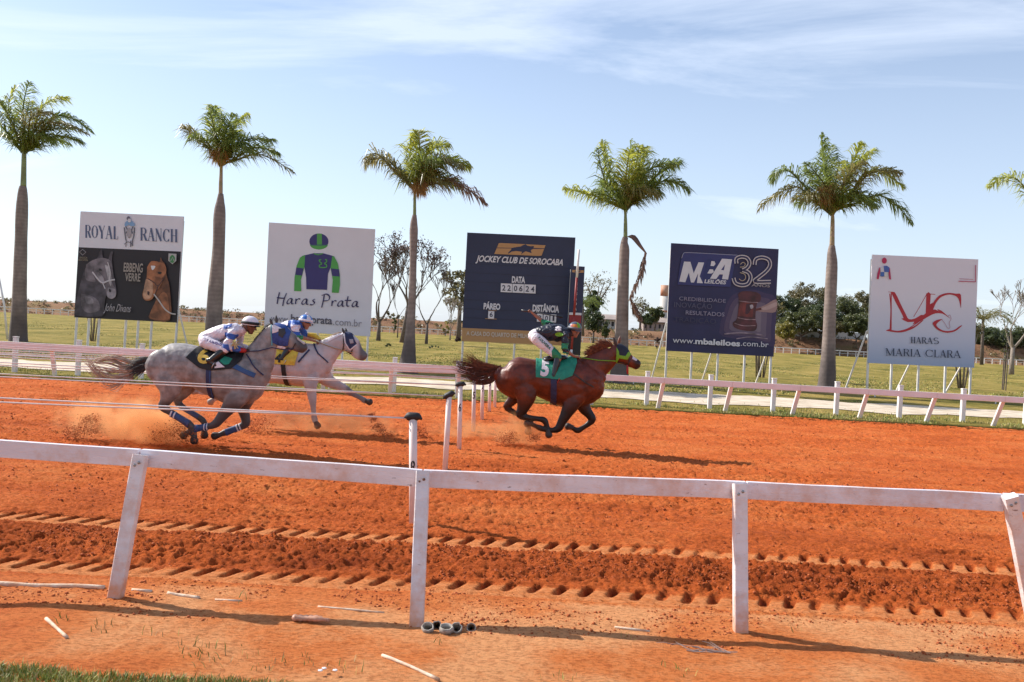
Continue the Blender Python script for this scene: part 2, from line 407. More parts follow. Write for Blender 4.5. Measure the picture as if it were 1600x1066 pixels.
# pale sand path beyond the inner rail
M_path = mat('pale_sand', (.70, .58, .45), .95, (.47, .38, .27), 1.6, .6, 30)
def ribbon_mesh(name, far, near, z, wob, seed, x0=-45, x1=45, dx=.4):
    xs_ = np.arange(x0, x1, dx); b = MB(); rows = 5
    n_ = near + (fbm(xs_*.5, xs_*0+1, 4, seed)-.5)*wob; f_ = far + (fbm(xs_*.5, xs_*0+7, 4, seed+5)-.5)*wob
    yy = n_[:, None] + (f_-n_)[:, None]*np.arange(rows)[None]/(rows-1); xx = np.repeat(xs_[:, None], rows, 1)
    vs = np.stack([xx.ravel(), yy.ravel(), z + infield_fn(xx.ravel(), yy.ravel())[0]], 1).tolist()
    fs = [(i*rows+r, (i+1)*rows+r, (i+1)*rows+r+1, i*rows+r+1) for i in range(len(xs_)-1) for r in range(rows-1)]
    b.add(vs, fs); return b
b = ribbon_mesh('path', 31.4, 27.7, .02, 2.6, 3); tag(b.build('path', M_path, smooth=True), kind='structure')

# ---- grass blades (uncountable): strip beside the inner rail, and the tuft verge in the lower left corner
def blades(name, pts, hgt, wid, mats, seed, lean=0.5):
    rnd = random.Random(seed); b = MB()
    vs = []; fs = []
    for (x, y, z) in pts:
        h = hgt*rnd.uniform(.45, 1.25); a = rnd.uniform(0, 6.283); w = wid*rnd.uniform(.7, 1.3)
        cx, sx_ = math.cos(a), math.sin(a); l = lean*h*rnd.uniform(.1, 1.2); d = rnd.uniform(0, 6.283)
        lx, ly = math.cos(d)*l, math.sin(d)*l
        k = len(vs)
        vs += [(x-cx*w, y-sx_*w, z-.01), (x+cx*w, y+sx_*w, z-.01), (x+lx*.4+cx*w*.8, y+ly*.4+sx_*w*.8, z+h*.6), (x+lx*.4-cx*w*.8, y+ly*.4-sx_*w*.8, z+h*.6), (x+lx, y+ly, z+h)]
        fs += [(k, k+1, k+2, k+3), (k+3, k+2, k+4)]
    b.v = vs; b.f = fs
    me_ = b.mesh(name)
    for q in mats: me_.materials.append(q)
    for p in me_.polygons: p.material_index = (p.index//2*7919 >> 3) % len(mats)
    return link_mesh(name, me_, None)
M_bl1 = mat('grass_blade_green', (.20, .26, .045), .6, (.07, .13, .02), 3); M_bl2 = mat('grass_blade_yellow', (.46, .42, .11), .7, (.30, .30, .07), 3); M_bl3 = mat('grass_blade_straw', (.50, .40, .20), .8, (.32, .24, .1), 3)
def heights(x, y):
    h, d = track_shape(x, y); return h*edge_fade(x, y)
rg = np.random.default_rng(4)
x = rg.uniform(-17, 17, 26000); y = 24.5 + np.abs(rg.normal(0, 1, 26000))*1.2
k = (fbm(x*.8, y, 3, 77) > .47); x = x[k]; y = y[k]
tag(blades('grass', np.stack([x, y, x*0 + .03], 1).tolist(), .07, .009, [M_bl1, M_bl2, M_bl2, M_bl3], 5), 'strip of rough green grass along the foot of the far rails', 'grass', kind='stuff')
c0 = G(0, 1046); c1 = G(430, 1077)
u = rg.uniform(-.5, 1.25, 17000); x = c0.x + (c1.x-c0.x)*u; ye = c0.y + (c1.y-c0.y)*u + .12*(fbm(x*3, x*0, 3, 8)-.5)
y = ye - np.abs(rg.normal(0, .5, len(x))); k = y > 3.6; x = x[k]; y = y[k]
X_ = [x]; Y_ = [y]
for (px, py, k, s) in ((150, 985, 26, .06), (250, 992, 18, .05), (330, 1030, 60, .12), (520, 1050, 24, .1), (95, 972, 12, .04), (1060, 1052, 26, .05), (380, 940, 6, .03), (300, 1012, 26, .08), (480, 1035, 20, .07), (690, 1012, 6, .05), (980, 1000, 14, .06), (1240, 985, 12, .06), (430, 1045, 40, .1), (870, 1058, 20, .07)):
    k = k//2; g = G(px, py); X_.append(g.x + rg.normal(0, s, k)); Y_.append(g.y + rg.normal(0, s, k))
x = np.concatenate(X_); y = np.concatenate(Y_)
tag(blades('grass', np.stack([x, y, heights(x, y)], 1).tolist(), .045, .003, [M_bl1, M_bl2, M_bl1, M_bl2, M_bl3], 6, .9), 'uneven green and yellow turf growing in the near left corner', 'grass', kind='stuff')
y = 32 + 60*rg.random(60000)**1.7; x = rg.uniform(-.62, .62, 60000)*y
k = fbm(x*.35, y*.2, 3, 99) > .56; x = x[k]; y = y[k]
tag(blades('grass', np.stack([x, y, infield_fn(x, y)[0]], 1).tolist(),   .05, .025, [M_bl2, M_bl2, M_bl1, M_bl3], 7), 'tussocks scattered over the mown infield', 'grass', kind='stuff')

# ---- loose clods on the sand (uncountable)
def clods(name, pts, mt, seed):
    rr = random.Random(seed); b = MB(); base = [(-1, -1, -1), (1, -1, -.6), (1, 1, -1), (-1, 1, -.7), (-.7, -.8, 1), (.8, -.6, .8), (.6, .8, 1), (-.8, .7, .7)]
    q = [(0, 3, 2, 1), (4, 5, 6, 7), (0, 1, 5, 4), (1, 2, 6, 5), (2, 3, 7, 6), (3, 0, 4, 7)]
    for (x, y, z, s) in pts:
        a = rr.uniform(0, 6.28); ca, sa = math.cos(a), math.sin(a)
        vs = []
        for (u, v, w) in base:
            u *= rr.uniform(.5, 1.1)*s; v *= rr.uniform(.5, 1.1)*s; w *= rr.uniform(.5, 1)*s*.75
            vs.append((x+u*ca-v*sa, y+u*sa+v*ca, z+w))
        b.add(vs, q)
    return b.build(name, mt, smooth=True)
M_clod = mat('damp_sand', (.50, .125, .030), .95, (.33, .07, .018), 20, .5, 60)
NC = 16000; t = rg.random(NC)
y = np.where(t < .5, rg.uniform(7.35, 8.45, NC), np.where(t < .8, rg.uniform(8.9, 13, NC), rg.uniform(6.0, 7.0, NC)))
x = rg.uniform(-.62, .62, NC)*y; z_ = np.abs(rg.normal(0, 1, NC))*.004 + .0035
k = fbm(x*1.3, y*2.2, 3, 55) > .46; x = x[k]; y = y[k]; z_ = z_[k]
y2 = rg.uniform(10, 24.4, 5000); x2 = rg.uniform(-.62, .62, 5000)*y2
x = np.concatenate([x, x2]); y = np.concatenate([y, y2]); z_ = np.concatenate([z_, np.abs(rg.normal(0, 1, 5000))*.006 + .006])
tag(clods('loose_clods', np.stack([x, y, heights(x, y) + z_*.3, z_], 1).tolist(), M_clod, 9), 'crumbs and clods of damp red sand strewn over the track', 'clods', kind='stuff')
# ------------------------------------------------------------------ fences
M_white = mat('white_paint', (.80, .77, .77), .55, (.70, .64, .62), 2.5, .15, 30)
def worn(name, c1, c2, splash=False):
    m = mat(name, c1, .6, c2, 3.5, .25, 30, stretch=(.5, 1, 2.5)); nt = m.node_tree; b = nt.nodes['Principled BSDF']; src = b.inputs['Base Color'].links[0].from_socket
    g_ = nt.nodes.new('ShaderNodeTexCoord')
    for sc, lo, hi, col, st in ((3.0, .47, .66, (.55, .27, .14, 1), (1, 1, 1)), (26, .63, .67, (.20, .13, .11, 1), (.35, 1, 1))):
        mp2 = nt.nodes.new('ShaderNodeMapping'); mp2.inputs['Scale'].default_value = st; nt.links.new(g_.outputs['Object'], mp2.inputs['Vector'])
        n_ = nt.nodes.new('ShaderNodeTexNoise'); n_.inputs['Scale'].default_value = sc; n_.inputs['Detail'].default_value = 8; n_.inputs['Roughness'].default_value = .7; nt.links.new(mp2.outputs[0], n_.inputs['Vector'])
        r_ = nt.nodes.new('ShaderNodeMapRange'); r_.inputs['From Min'].default_value = lo; r_.inputs['From Max'].default_value = hi; r_.inputs['To Max'].default_value = .55 if sc < 10 else .85; nt.links.new(n_.outputs['Fac'], r_.inputs['Value'])
        x_ = nt.nodes.new('ShaderNodeMixRGB'); nt.links.new(r_.outputs[0], x_.inputs['Fac']); nt.links.new(src, x_.inputs[1]); x_.inputs[2].default_value = col; src = x_.outputs[0]
    if splash:
        sp = nt.nodes.new('ShaderNodeSeparateXYZ'); nt.links.new(g_.outputs['Object'], sp.inputs[0])
        n_ = nt.nodes.new('ShaderNodeTexNoise'); n_.inputs['Scale'].default_value = 14; n_.inputs['Detail'].default_value = 6; nt.links.new(g_.outputs['Object'], n_.inputs['Vector'])
        a_ = nt.nodes.new('ShaderNodeMath'); a_.operation = 'MULTIPLY_ADD'; a_.inputs[1].default_value = .5; nt.links.new(n_.outputs['Fac'], a_.inputs[0]); nt.links.new(sp.outputs['Z'], a_.inputs[2])
        r_ = nt.nodes.new('ShaderNodeMapRange'); r_.inputs['From Min'].default_value = .26; r_.inputs['From Max'].default_value = .55; r_.inputs['To Min'].default_value = .9; r_.inputs['To Max'].default_value = 0; nt.links.new(a_.outputs[0], r_.inputs['Value'])
        x_ = nt.nodes.new('ShaderNodeMixRGB'); nt.links.new(r_.outputs[0], x_.inputs['Fac']); nt.links.new(src, x_.inputs[1]); x_.inputs[2].default_value = (.60, .26, .12, 1); src = x_.outputs[0]
    nt.links.new(src, b.inputs['Base Color']); return m
M_rail = worn('weathered_rail_paint', (.76, .73, .78), (.66, .62, .66)); M_post = worn('weathered_post_paint', (.76, .74, .76), (.66, .62, .62), True)
M_white2 = mat('dusty_white_paint', (.82, .78, .78), .6, (.76, .68, .65), 1.6, .15, 30)
M_metal = mat('bolt_metal', (.35, .34, .33), .4, metallic=.8)
M_rust = mat('rusty_metal', (.16, .07, .04), .8)
Xv = Vector((1, 0, 0)); Yv = Vector((0, 1, 0)); Zv = Vector((0, 0, 1))

# near rail: leaning square posts on the camera side, boards butted on them
near = empty('rail_fence', (0, 6.4, 0), 'white wooden rail on leaning square posts nearest to the camera', 'fence')
tops = [(220, 712), (661, 738), (1156, 757), (1578, 776)]
foots = [(180, 937), (651, 978), (1157, 988), (1618, 984)]
TY = 6.62
ends = [-60, 661, 1166, 1566, 2300]
line = [(-60, 684.5), (0, 687), (220, 702), (661, 734), (1156, 752), (1578, 772), (2300, 803)]
def ly(x):
    for (a, b), (c, d) in zip(line, line[1:]):
        if a <= x <= c: return b + (d-b)*(x-a)/(c-a)
rnd = random.Random(2)
bx = [-700, 220, 661, 1166, 1568, 2200]
for i in range(len(bx)-1):
    a = P(bx[i]+1.0, ly(max(bx[i], -60)) + (0 if bx[i] > -60 else (bx[i]+60)*.068), TY); c = P(bx[i+1]-1.0, ly(bx[i+1]), TY)
    if i == 1: a = P(222, ly(221), TY)
    b = MB(); dz = -0.064; segs = 8
    pts_ = [a.lerp(c, k/segs) for k in range(segs+1)]
    vs = []; fs = []
    for p in pts_:
        w = rnd.uniform(-.003, .003)
        for (yy, zz) in ((-.024, 0.0), (.024, 0.0), (.024, -.128), (-.024, -.128)): vs.append((p.x, p.y+yy, p.z+zz+w))
    for k in range(segs):
        for r in range(4): fs.append((k*4+r, k*4+(r+1) % 4, (k+1)*4+(r+1) % 4, (k+1)*4+r))
    fs += [(3, 2, 1, 0), tuple(segs*4+r for r in range(4))]
    b.add(vs, fs); ob = b.build('rail_board', M_rail, near)
    bv = ob.modifiers.new('bevel', 'BEVEL'); bv.width = .004; bv.segments = 2; bv.limit_method = 'ANGLE'
for (t, f) in zip(tops, foots):
    ft = G(*f); tp = P(t[0], t[1]-1, TY-.075)
    b = MB(); ft2 = ft + (ft-tp).normalized()*.12
    b.beam(ft2, tp, .098, .075, Xv, .006); ob = b.build('post', M_post, near)
    m_ = MB(); n_ = Vector((0, -1, .05)).normalized()
    for k in (0, 1):
        q = tp + (ft-tp).normalized()*(.05+.0*k) + Vector((.012-.03*k, -.042, -.02*k))
        m_.ball(q, .011, .008, .011)
    m_.build('bolt', M_metal if t[0] != 661 else M_rust, ob, True)
# more posts of the same rail just outside the frame, so that it goes on
for X0 in (-5.3, -7.6, 6.2, 8.5):
    b = MB(); b.beam(Vector((X0*1.0, 6.2, -.1)), Vector((X0*1.0, 6.55, 1.02)), .098, .075, Xv, .006); b.build('post', M_white, near)

# inner rail beside the track: leaning posts in front, overhanging board
inn = empty('rail_fence', (0, 24.9, 0), 'long white rail with posts leaning over the track, far side of the red sand', 'fence')
YI = 24.55
def lin(x, a, b): return a[1] + (b[1]-a[1])*(x-a[0])/(b[0]-a[0])
A0 = P(0, 533, YI); A1 = P(1600, 621, YI); dzx = (A1.z-A0.z)/(A1.x-A0.x)
def zi(X): return A0.z + (X-A0.x)*dzx
step = 1.87; X0 = G(1033, 641).x
for k in range(-14, 10):
    x0 = X0 + k*step*1.0
    b = MB(); b.beam((x0-.07, 25.0, -.1), (x0, YI+.03, zi(x0)-.07), .11, .075, Xv, .008); b.build('post', M_white2, inn)
    b = MB(); hgt = .20 - .04*sstep(-9, 5, x0)
    a = Vector((x0, YI-.02, zi(x0)-hgt/2)); c = Vector((x0+step-.006, YI-.02, zi(x0+step)-hgt/2))
    b.beam(a, c, hgt, .05, Zv, .006); b.build('rail_board', M_white2, inn)
back = empty('rail_fence', (0, 25.7, 0), 'white fence of upright capped posts standing just behind the leaning inner rail', 'fence')
XB = G(1011, 636).x
for k in range(-14, 11):
    x0 = XB + k*1.82
    b = MB(); b.beam((x0, 25.75, -.1), (x0, 25.75, zi(x0)+.06), .12, .12, Xv, .01); o = b.build('post', M_white, back)
    b = MB(); b.box((x0, 25.75, zi(x0)+.085), .13, .13, .03); b.build('post_cap', M_white, o)
    b = MB(); b.beam((x0+.065, 25.72, zi(x0)-.12), (x0+1.82-.065, 25.72, zi(x0+1.82)-.12), .12, .04, Zv, .006); b.build('rail_board', M_white, back)
    if x0 < -.5:
        b = MB(); b.beam((x0+.065, 25.72, zi(x0)-.42), (x0+1.82-.065, 25.72, zi(x0+1.82)-.42), .05, .03, Zv); b.build('rail_board', M_white2, back)

# thin pipe kerb in front of the advertising boards
kb = empty('pipe_rail', (0, 35.9, 0), 'thin white pipe rail running low across the grass before the sign boards', 'rail')
b = MB(); b.tube([(-30, 35.9, .13), (30, 35.9, .13)], .03, 8); b.build('pipe', M_white, kb)
for k in range(13):
    b = MB(); b.tube([(-29+k*4.85, 35.9, -.1), (-29+k*4.85, 35.9, .12)], .025, 6); b.build('post', M_white, kb)

# far rail across the infield
far = empty('rail_fence', (0, 147, 0), 'low white rail drawn across the far edge of the infield', 'fence')
me_post = None
for k in range(150):
    x0 = -98 + k*1.32
    z0 = float(infield_fn(np.array([x0]), np.array([147.]))[0][0])
    if me_post is None:
        b = MB(); b.box((0, 0, .45), .10, .10, .95); me_post = b.mesh('post'); me_post.materials.append(M_white)
    o = bpy.data.objects.new('post', me_post); COL.objects.link(o); o.parent = far; o.location = (x0, 0, 0)
for k in range(25):
    b = MB(); b.box((-98+k*7.92+3.96, 146.9, .93), 7.91, .08, .14); b.build('rail_board', M_white, far)
    b = MB(); b.box((-98+k*7.92+3.96, 146.9, .5), 7.91, .05, .05); b.build('rail_board', M_white, far)

# ------------------------------------------------------------------ lane posts and their elastic cords
M_cord = mat('white_cord', (.78, .72, .70), .7)
M_black = mat('black_rubber', (.015, .015, .017), .6)
M_postp = mat('lane_post_paint', (.82, .72, .68), .5, (.72, .60, .54), 3)
digits = {}
def text_mesh(body, bold=0.0, shear=0.0):
    cu = bpy.data.curves.new('t', 'FONT'); cu.body = body; cu.size = 1; cu.offset = bold; cu.shear = shear; cu.resolution_u = 3
    o = bpy.data.objects.new('t', cu); COL.objects.link(o)
    dg = bpy.context.evaluated_depsgraph_get(); dg.update()
    me_ = bpy.data.meshes.new_from_object(o.evaluated_get(dg)); bpy.data.objects.remove(o); bpy.data.curves.remove(cu)
    vs = [v.co.copy() for v in me_.vertices]; fs = [tuple(p.vertices) for p in me_.polygons]; bpy.data.meshes.remove(me_)
    x0 = min(v.x for v in vs); x1 = max(v.x for v in vs); y0 = min(v.y for v in vs); y1 = max(v.y for v in vs)
    vs = [((v.x-x0)/(x1-x0), (v.y-y0)/(y1-y0)) for v in vs]
    return vs, fs
lane = [(8, 645.5, 815, 655, 9.5, 'nearest'), (7, 695.5, 733, 620, 9.5, ''), (6, 717.5, 701, 603, 8.5, ''), (5, 739.5, 675, 592, 8, ''), (4, 753, 656, 586, 7, ''), (3, 764.5, 644, 580, 6.5, ''), (2, 773, 637, 576, 6, '')]
lane_info = {8: 'tallest in the picture, nearest lane post, marked 8 under its black cap', 7: 'second nearest lane post, white pole leaning slightly with a tilted black cap',
 6: 'lane post marked 6 with a flat black cap, third from the near rail', 5: 'lane post marked 5 directly under the flowing brown tail', 4: 'lane post marked 4 between those marked 5 and 3',
 3: 'lane post marked 3 just left of the bay horse rump', 2: 'farthest lane post, marked 2, close against the bay horse rump'}
M_ink = mat('black_paint', (.02, .02, .02), .6)
for (num, fx, fy, ty, _, __) in lane:
    ft = G(fx, fy); Yp = ft.y; tp = P(fx + (fy-ty)*{8: .0, 7: .055, 6: .02}.get(num, .02), ty, Yp)
    rt = empty('lane_post', (ft.x, Yp, 0), 'white round ' + lane_info[num], 'post', 'numbered lane posts across the track')
    b = MB(); b.tube([ft + (ft-tp)*.1, tp], .039 if num != 8 else .042, 14); pole = b.build('pole', M_postp, rt, True)
    # tape wrapped round the knotted cord ends
    b = MB(); tl = {8: .08, 7: -.45, 6: -.08}.get(num, -.1)
    e = Vector((math.cos(tl), 0, -math.sin(tl)))
    b.loft([(tp + Vector((0, 0, .012)) - e*.085, .012, .015), (tp + Vector((0, 0, .02)) - e*.055, .044, .042), (tp + Vector((0, 0, .026)), .045, .052), (tp + Vector((0, 0, .03)) + e*.05, .042, .042), (tp + Vector((0, 0, .016)) + e*.082, .016, .016)], 12, 2)
    cap_ = b.build('cap', M_black, rt, True)
    b = MB(); b.tube([tp + Vector((.0, 0, .052)) - e*.03, tp + Vector((0, 0, .056)) + e*.02], .008, 6); b.build('knot', M_cord, cap_, True)
    # painted number
    vs, fs = text_mesh(str(num), .02)
    hw, hh = (.024, .07); cz = tp.z - {8: .50, 6: .36, 5: .32}.get(num, .30); b = MB(); rr_ = .0425 if num == 8 else .0395
    if num != 7:
        ang = lambda u: (u-.5)*2*hw/rr_
        cx_ = ft.x + (tp.x-ft.x)*(cz/tp.z)
        b.add([(cx_ + math.sin(ang(u))*(rr_+.003), Yp - math.cos(ang(u))*(rr_+.003), cz + (v-.5)*2*hh) for u, v in vs], fs)
        b.build('number', M_ink, pole)
    # two cords running back along the lane, out of the frame
    zt = tp.z + .005
    for q, (dz, dy) in enumerate(((.0, 0), (.045 if num < 8 else .05, .03))):
        if num in (2,) and q: continue
        c = MB(); x_end = -24.0; n_ = 14; pts_ = []
        for k in range(n_+1):
            u = k/n_; pts_.append((tp.x - .07 + (x_end-tp.x)*u, Yp+dy, zt - dz*min(1, u*6) - .02*math.sin(u*3.1)*1.0))
        c.tube(pts_, .0085 if num > 6 else .010, 6)
        c.build('cord', M_cord, rt, True)

# ------------------------------------------------------------------ small litter near the camera
M_stick = mat('pale_stick', (.68, .55, .42), .8, (.58, .34, .2), 12, .3, 60)
def ground_stick(name, pts, r, label, cat, m_=M_stick, flat=1.0):
    ps = []
    for (px, py) in pts:
        g = G(px, py); g.z = height(g.x, g.y) + (r*.75 if name == 'pipe_piece' else r*.25); ps.append(g)
    b = MB(); arr = [Vector(p) for p in catmull(ps, 3)]; rnd_ = random.Random(int(px))
    b.tube(arr, [r*rnd_.uniform(.85, 1.1) for _ in arr], 8); o = b.build(name, m_, None, True, origin=ps[0]); tag(o, label, cat)
ground_stick('pipe_piece', [(72, 972), (88, 986), (104, 1003)], .011, 'short curved white stick lying on the sand left of the first near post', 'stick')
ground_stick('pipe_piece', [(597, 1029), (640, 1047), (685, 1068)], .011, 'straight pale stick lying at the bottom edge below the middle post', 'stick')
ground_stick('buried_pipe', [(-60, 908), (0, 912.5), (60, 916), (120, 919), (163, 921)], .020, 'long pale pipe half buried left of the first near post', 'pipe')
ground_stick('buried_pipe', [(206, 924), (237, 926)], .012, 'shortest pale pipe scrap showing just right of the first near post', 'pipe')
ground_stick('buried_pipe', [(262, 930), (286, 933), (311, 937)], .015, 'pale pipe piece between the two left near posts, clear of the sand', 'pipe')
ground_stick('buried_pipe', [(336, 937), (378, 940)], .009, 'thin buried pipe scrap farther right in the same line', 'pipe')
ground_stick('buried_pipe', [(497, 949), (540, 954), (600, 959)], .008, 'thin pale line of pipe surfacing left of the middle post', 'pipe')
ground_stick('buried_pipe', [(960, 984), (1015, 988)], .010, 'sand coloured stick lying left of the third near post', 'stick')
# ribbed dusty bottle
g = G(487, 975); g.z = height(g.x, g.y)
rt = empty('crushed_bottle', g, 'crushed ribbed plastic bottle coated in red dust, on the sand by the rail shadow', 'bottle')
M_dusty = mat('dusty_plastic', (.55, .30, .20), .5, (.45, .20, .11), 30)
b = MB(); secs = []
for i in range(13):
    u = i/12; r_ = .026*(1 + .13*math.cos(i*math.pi)) * (1 if i < 10 else 1-(i-9)*.18); secs.append((g + Vector((-.115+.21*u, .01*math.sin(u*5), .024 - .004*math.sin(u*6))), r_*.8, r_*1.1))
b.loft(secs, 12, 1); b.build('bottle_body', M_dusty, rt, True)
b = MB(); b.tube([g + Vector((.095, 0, .02)), g + Vector((.12, 0, .018))], .013, 10); b.build('bottle_cap', M_dusty, rt, True)
# broken grey cups
M_grey = mat('grey_plastic', (.42, .38, .33), .7, (.24, .20, .16), 24)
cup_lab = ['leftmost grey plastic ring in the cluster at the foot of the middle post', 'grey plastic ring tilted behind the others near the middle post', 'largest grey plastic ring, in the middle of the cluster', 'dark grey plastic ring touching the right of the largest one', 'small light grey ring lying apart at the right end of the cluster']
for i, (px, py, r_, a) in enumerate([(668, 989, .040, .5), (682, 984, .034, 1.2), (697, 991, .045, .2), (713, 989, .038, .8), (736, 987, .032, 1.0)]):
    g = G(px, py); g.z = height(g.x, g.y) + r_*.55
    b = MB(); rot = Matrix.Rotation(a, 3, 'X') @ Matrix.Rotation(i*1.3, 3, 'Z'); n = 14; vs = []
    for (rr_, zz) in ((1, -.5), (1.05, 0), (1, .5), (.82, .5), (.82, -.5)):
        for k in range(n): vs.append(g + rot @ Vector((math.cos(6.283*k/n)*r_*rr_*(1+.12*math.sin(3*k+i)), math.sin(6.283*k/n)*r_*rr_, zz*r_*.9)))
    fs = [(q*n+k, q*n+(k+1) % n, ((q+1) % 5)*n+(k+1) % n, ((q+1) % 5)*n+k) for q in range(5) for k in range(n)] + [tuple(range(4*n, 5*n))]
    b.add(vs, fs); tag(b.build('plastic_ring', M_grey, None, True, origin=g), cup_lab[i], 'litter', 'grey plastic rings below the middle post')
# dry twigs
g0 = G(1093, 1017); g0.z = height(g0.x, g0.y)
rt = empty('dry_twigs', g0, 'small tangle of dry grey twigs on the sand right of the third post foot', 'twigs'); rnd = random.Random(8)
M_twig = mat('grey_twig', (.30, .22, .19), .9)
for i in range(12):
    a = rnd.uniform(-.6, .6) + (0 if i % 2 else 2.6); p = g0 + Vector((rnd.uniform(-.1, .2), rnd.uniform(-.05, .05), .01)); ps = [p]
    for k in range(4):
        p = p + Vector((math.cos(a)*.05, math.sin(a)*.04, rnd.uniform(-.008, .012))); p.z = max(p.z, height(p.x, p.y)+.004); a += rnd.uniform(-.5, .5); ps.append(p)
    b = MB(); b.tube(ps, [.004, .0035, .003, .0022, .0015], 5); b.build('twig', M_twig, rt)
# white petals in the verge
for i, (px, py) in enumerate([(500, 1060), (506, 1056), (523, 1060)]):
    g = G(px, py); b = MB()
    g.z = height(g.x, g.y) + .03
    for k in range(5): b.ball(g + Vector((math.cos(k*1.256)*.008, math.sin(k*1.256)*.008, 0)), .008, .008, .004, 6, 4)
    tag(b.build('white_flower', M_white, None, True, origin=g), ['leftmost white flower head low in the verge grass', 'white flower head just above its left neighbour in the verge', 'white flower head standing apart to the right in the verge'][i], 'flower', 'white flowers in the verge')
# ------------------------------------------------------------------ advertising boards
M_panel = mat('board_vinyl', (.66, .635, .70), .55, (.63, .605, .665), 1.2)
M_leg = mat('leg_paint', (.74, .72, .70), .5, (.62, .58, .55), 3)
NAVY = (.017, .024, .068); GOLD = (.47, .25, .10); LET = (.66, .64, .68)

class Board:
    """zoom: origin and factor of the drawing grid the artwork coordinates are given in"""
    def __init__(s, label, TL, TR, BL, BR, org, k, Y, mt, legs, braces):
        s.org = org; s.k = k; s.Y = Y
        w = [s.px(p) for p in (TL, TR, BR, BL)]
        c = sum(w, Vector())/4
        W = ((w[1]-w[0]).length + (w[2]-w[3]).length)/2; H = ((w[0]-w[3]).length + (w[1]-w[2]).length)/2
        a1 = math.atan2((w[1]-w[0]).z + (w[2]-w[3]).z, (w[1]-w[0]).x + (w[2]-w[3]).x)
        a2 = math.atan2(-((w[0]-w[3]).x + (w[1]-w[2]).x), (w[0]-w[3]).z + (w[1]-w[2]).z)
        s.a = a1; s.u = Vector((math.cos(a1), 0, math.sin(a1))); s.v = Vector((-math.sin(a2), 0, math.cos(a2)))
        s.c = c; s.W = W; s.H = H; s.n = Vector((0, -1, 0)); s.layer = 0
        s.root = empty('billboard', (c.x, Y, 0), label, 'billboard')
        b = MB(); t = .06
        q = [c + s.u*(sx*W/2) + s.v*(sz*H/2) for sx, sz in ((-1, -1), (1, -1), (1, 1), (-1, 1))]
        b.add([p for p in q] + [p + Vector((0, t, 0)) for p in q], [(0, 1, 2, 3), (7, 6, 5, 4), (0, 4, 5, 1), (1, 5, 6, 2), (2, 6, 7, 3), (3, 7, 4, 0)])
        b.build('panel', mt, s.root)
        b = MB()
        for f in (-.42, 0, .42): b.beam(c - s.u*W*.49 + s.v*H*f + Vector((0, t+.03, 0)), c + s.u*W*.49 + s.v*H*f + Vector((0, t+.03, 0)), .06, .05, Zv)
        b.build('frame', M_leg, s.root)
        for f in legs:
            top = c + s.u*(f-.5)*W + s.v*H*.46; bot = c + s.u*(f-.5)*W - s.v*H*.5
            b = MB(); b.beam(Vector((bot.x + (bot.x-top.x)/H*bot.z, Y+t+.09, -.15)), Vector((top.x, Y+t+.09, top.z)), .085, .085, Xv, .01); b.build('leg', M_leg, s.root)
        for (f0, z0, x1, y1) in braces:
            p0 = c + s.u*(f0-.5)*W; 
            b = MB(); b.beam(Vector((p0.x, Y+.2, z0)), Vector((p0.x+x1, Y+y1, -.1)), .06, .05, Xv); b.build('brace', M_leg, s.root)
    def px(s, p): return P(s.org[0] + p[0]/s.k, s.org[1] + p[1]/s.k, s.Y)
    def off(s):
        s.layer += 1; return Vector((0, -.0035*s.layer, 0))
    def poly(s, name, pts, col, sm=0, same=False):
        if sm: pts = [tuple(p) for p in catmull(list(pts) + [pts[0]], sm)[:-1]]
        o = s.off(); vs = [s.px(p) + o for p in pts]
        tris = tessellate_polygon([[Vector((v.x, v.z, 0)) for v in vs]])
        b = MB(); b.add(vs, [tuple(t) for t in tris]); return s.fin(b, name, col)
    def fin(s, b, name, col):
        me_ = b.mesh(name)
        for p in me_.polygons:
            if p.normal.y > 0: p.flip()
        return link_mesh(name, me_, photo_ink(col) if name in ('horse_print', 'gavel_print') else ink(col), s.root)
    def stroke(s, name, lines, w, col, thin=None, ang=-40, sm=4):
        """pen strokes; with thin set, width follows the direction like a broad nib"""
        o = s.off(); b = MB(); kk = 0
        for ln in lines:
            wl = w
            if isinstance(ln, tuple) and isinstance(ln[0], (int, float)): wl, ln = ln
            pts = [np.array(p, float) for p in (catmull(ln, sm) if sm > 1 and len(ln) > 2 else ln)]
            L = []; Rr = []
            for i, p in enumerate(pts):
                d = pts[min(i+1, len(pts)-1)] - pts[max(i-1, 0)]; n_ = np.linalg.norm(d)
                d = d/n_ if n_ > 1e-9 else np.array([1., 0]); q = np.array([-d[1], d[0]])
                ww = wl
                if thin is not None:
                    th = math.atan2(d[1], d[0]) - R(ang); ww = thin + (wl-thin)*abs(math.sin(th))
                L.append(p + q*ww/2); Rr.append(p - q*ww/2)
            ex = Vector((0, -.00012*kk, 0)); kk += 1
            vs = [s.px(p) + o + ex for p in L] + [s.px(p) + o + ex for p in Rr]; m = len(L)
            b.add(vs, [(i, i+1, m+i+1, m+i) for i in range(m-1)])
        return s.fin(b, name, col)
    def text(s, body, lb, rt, col, bold=0.0, shear=0.0, name='lettering'):
        a = s.px(lb); c = s.px(rt); o = s.off()
        dvec = c - a; w = dvec.dot(s.u); h = dvec.dot(s.v)
        vs, fs = text_mesh(body, bold, shear)
        b = MB(); b.add([a + s.u*(u*w) + s.v*(v*h) + o for u, v in vs], fs); return s.fin(b, name, col)

YB = 38.2
SER = (.085, .11, .20)
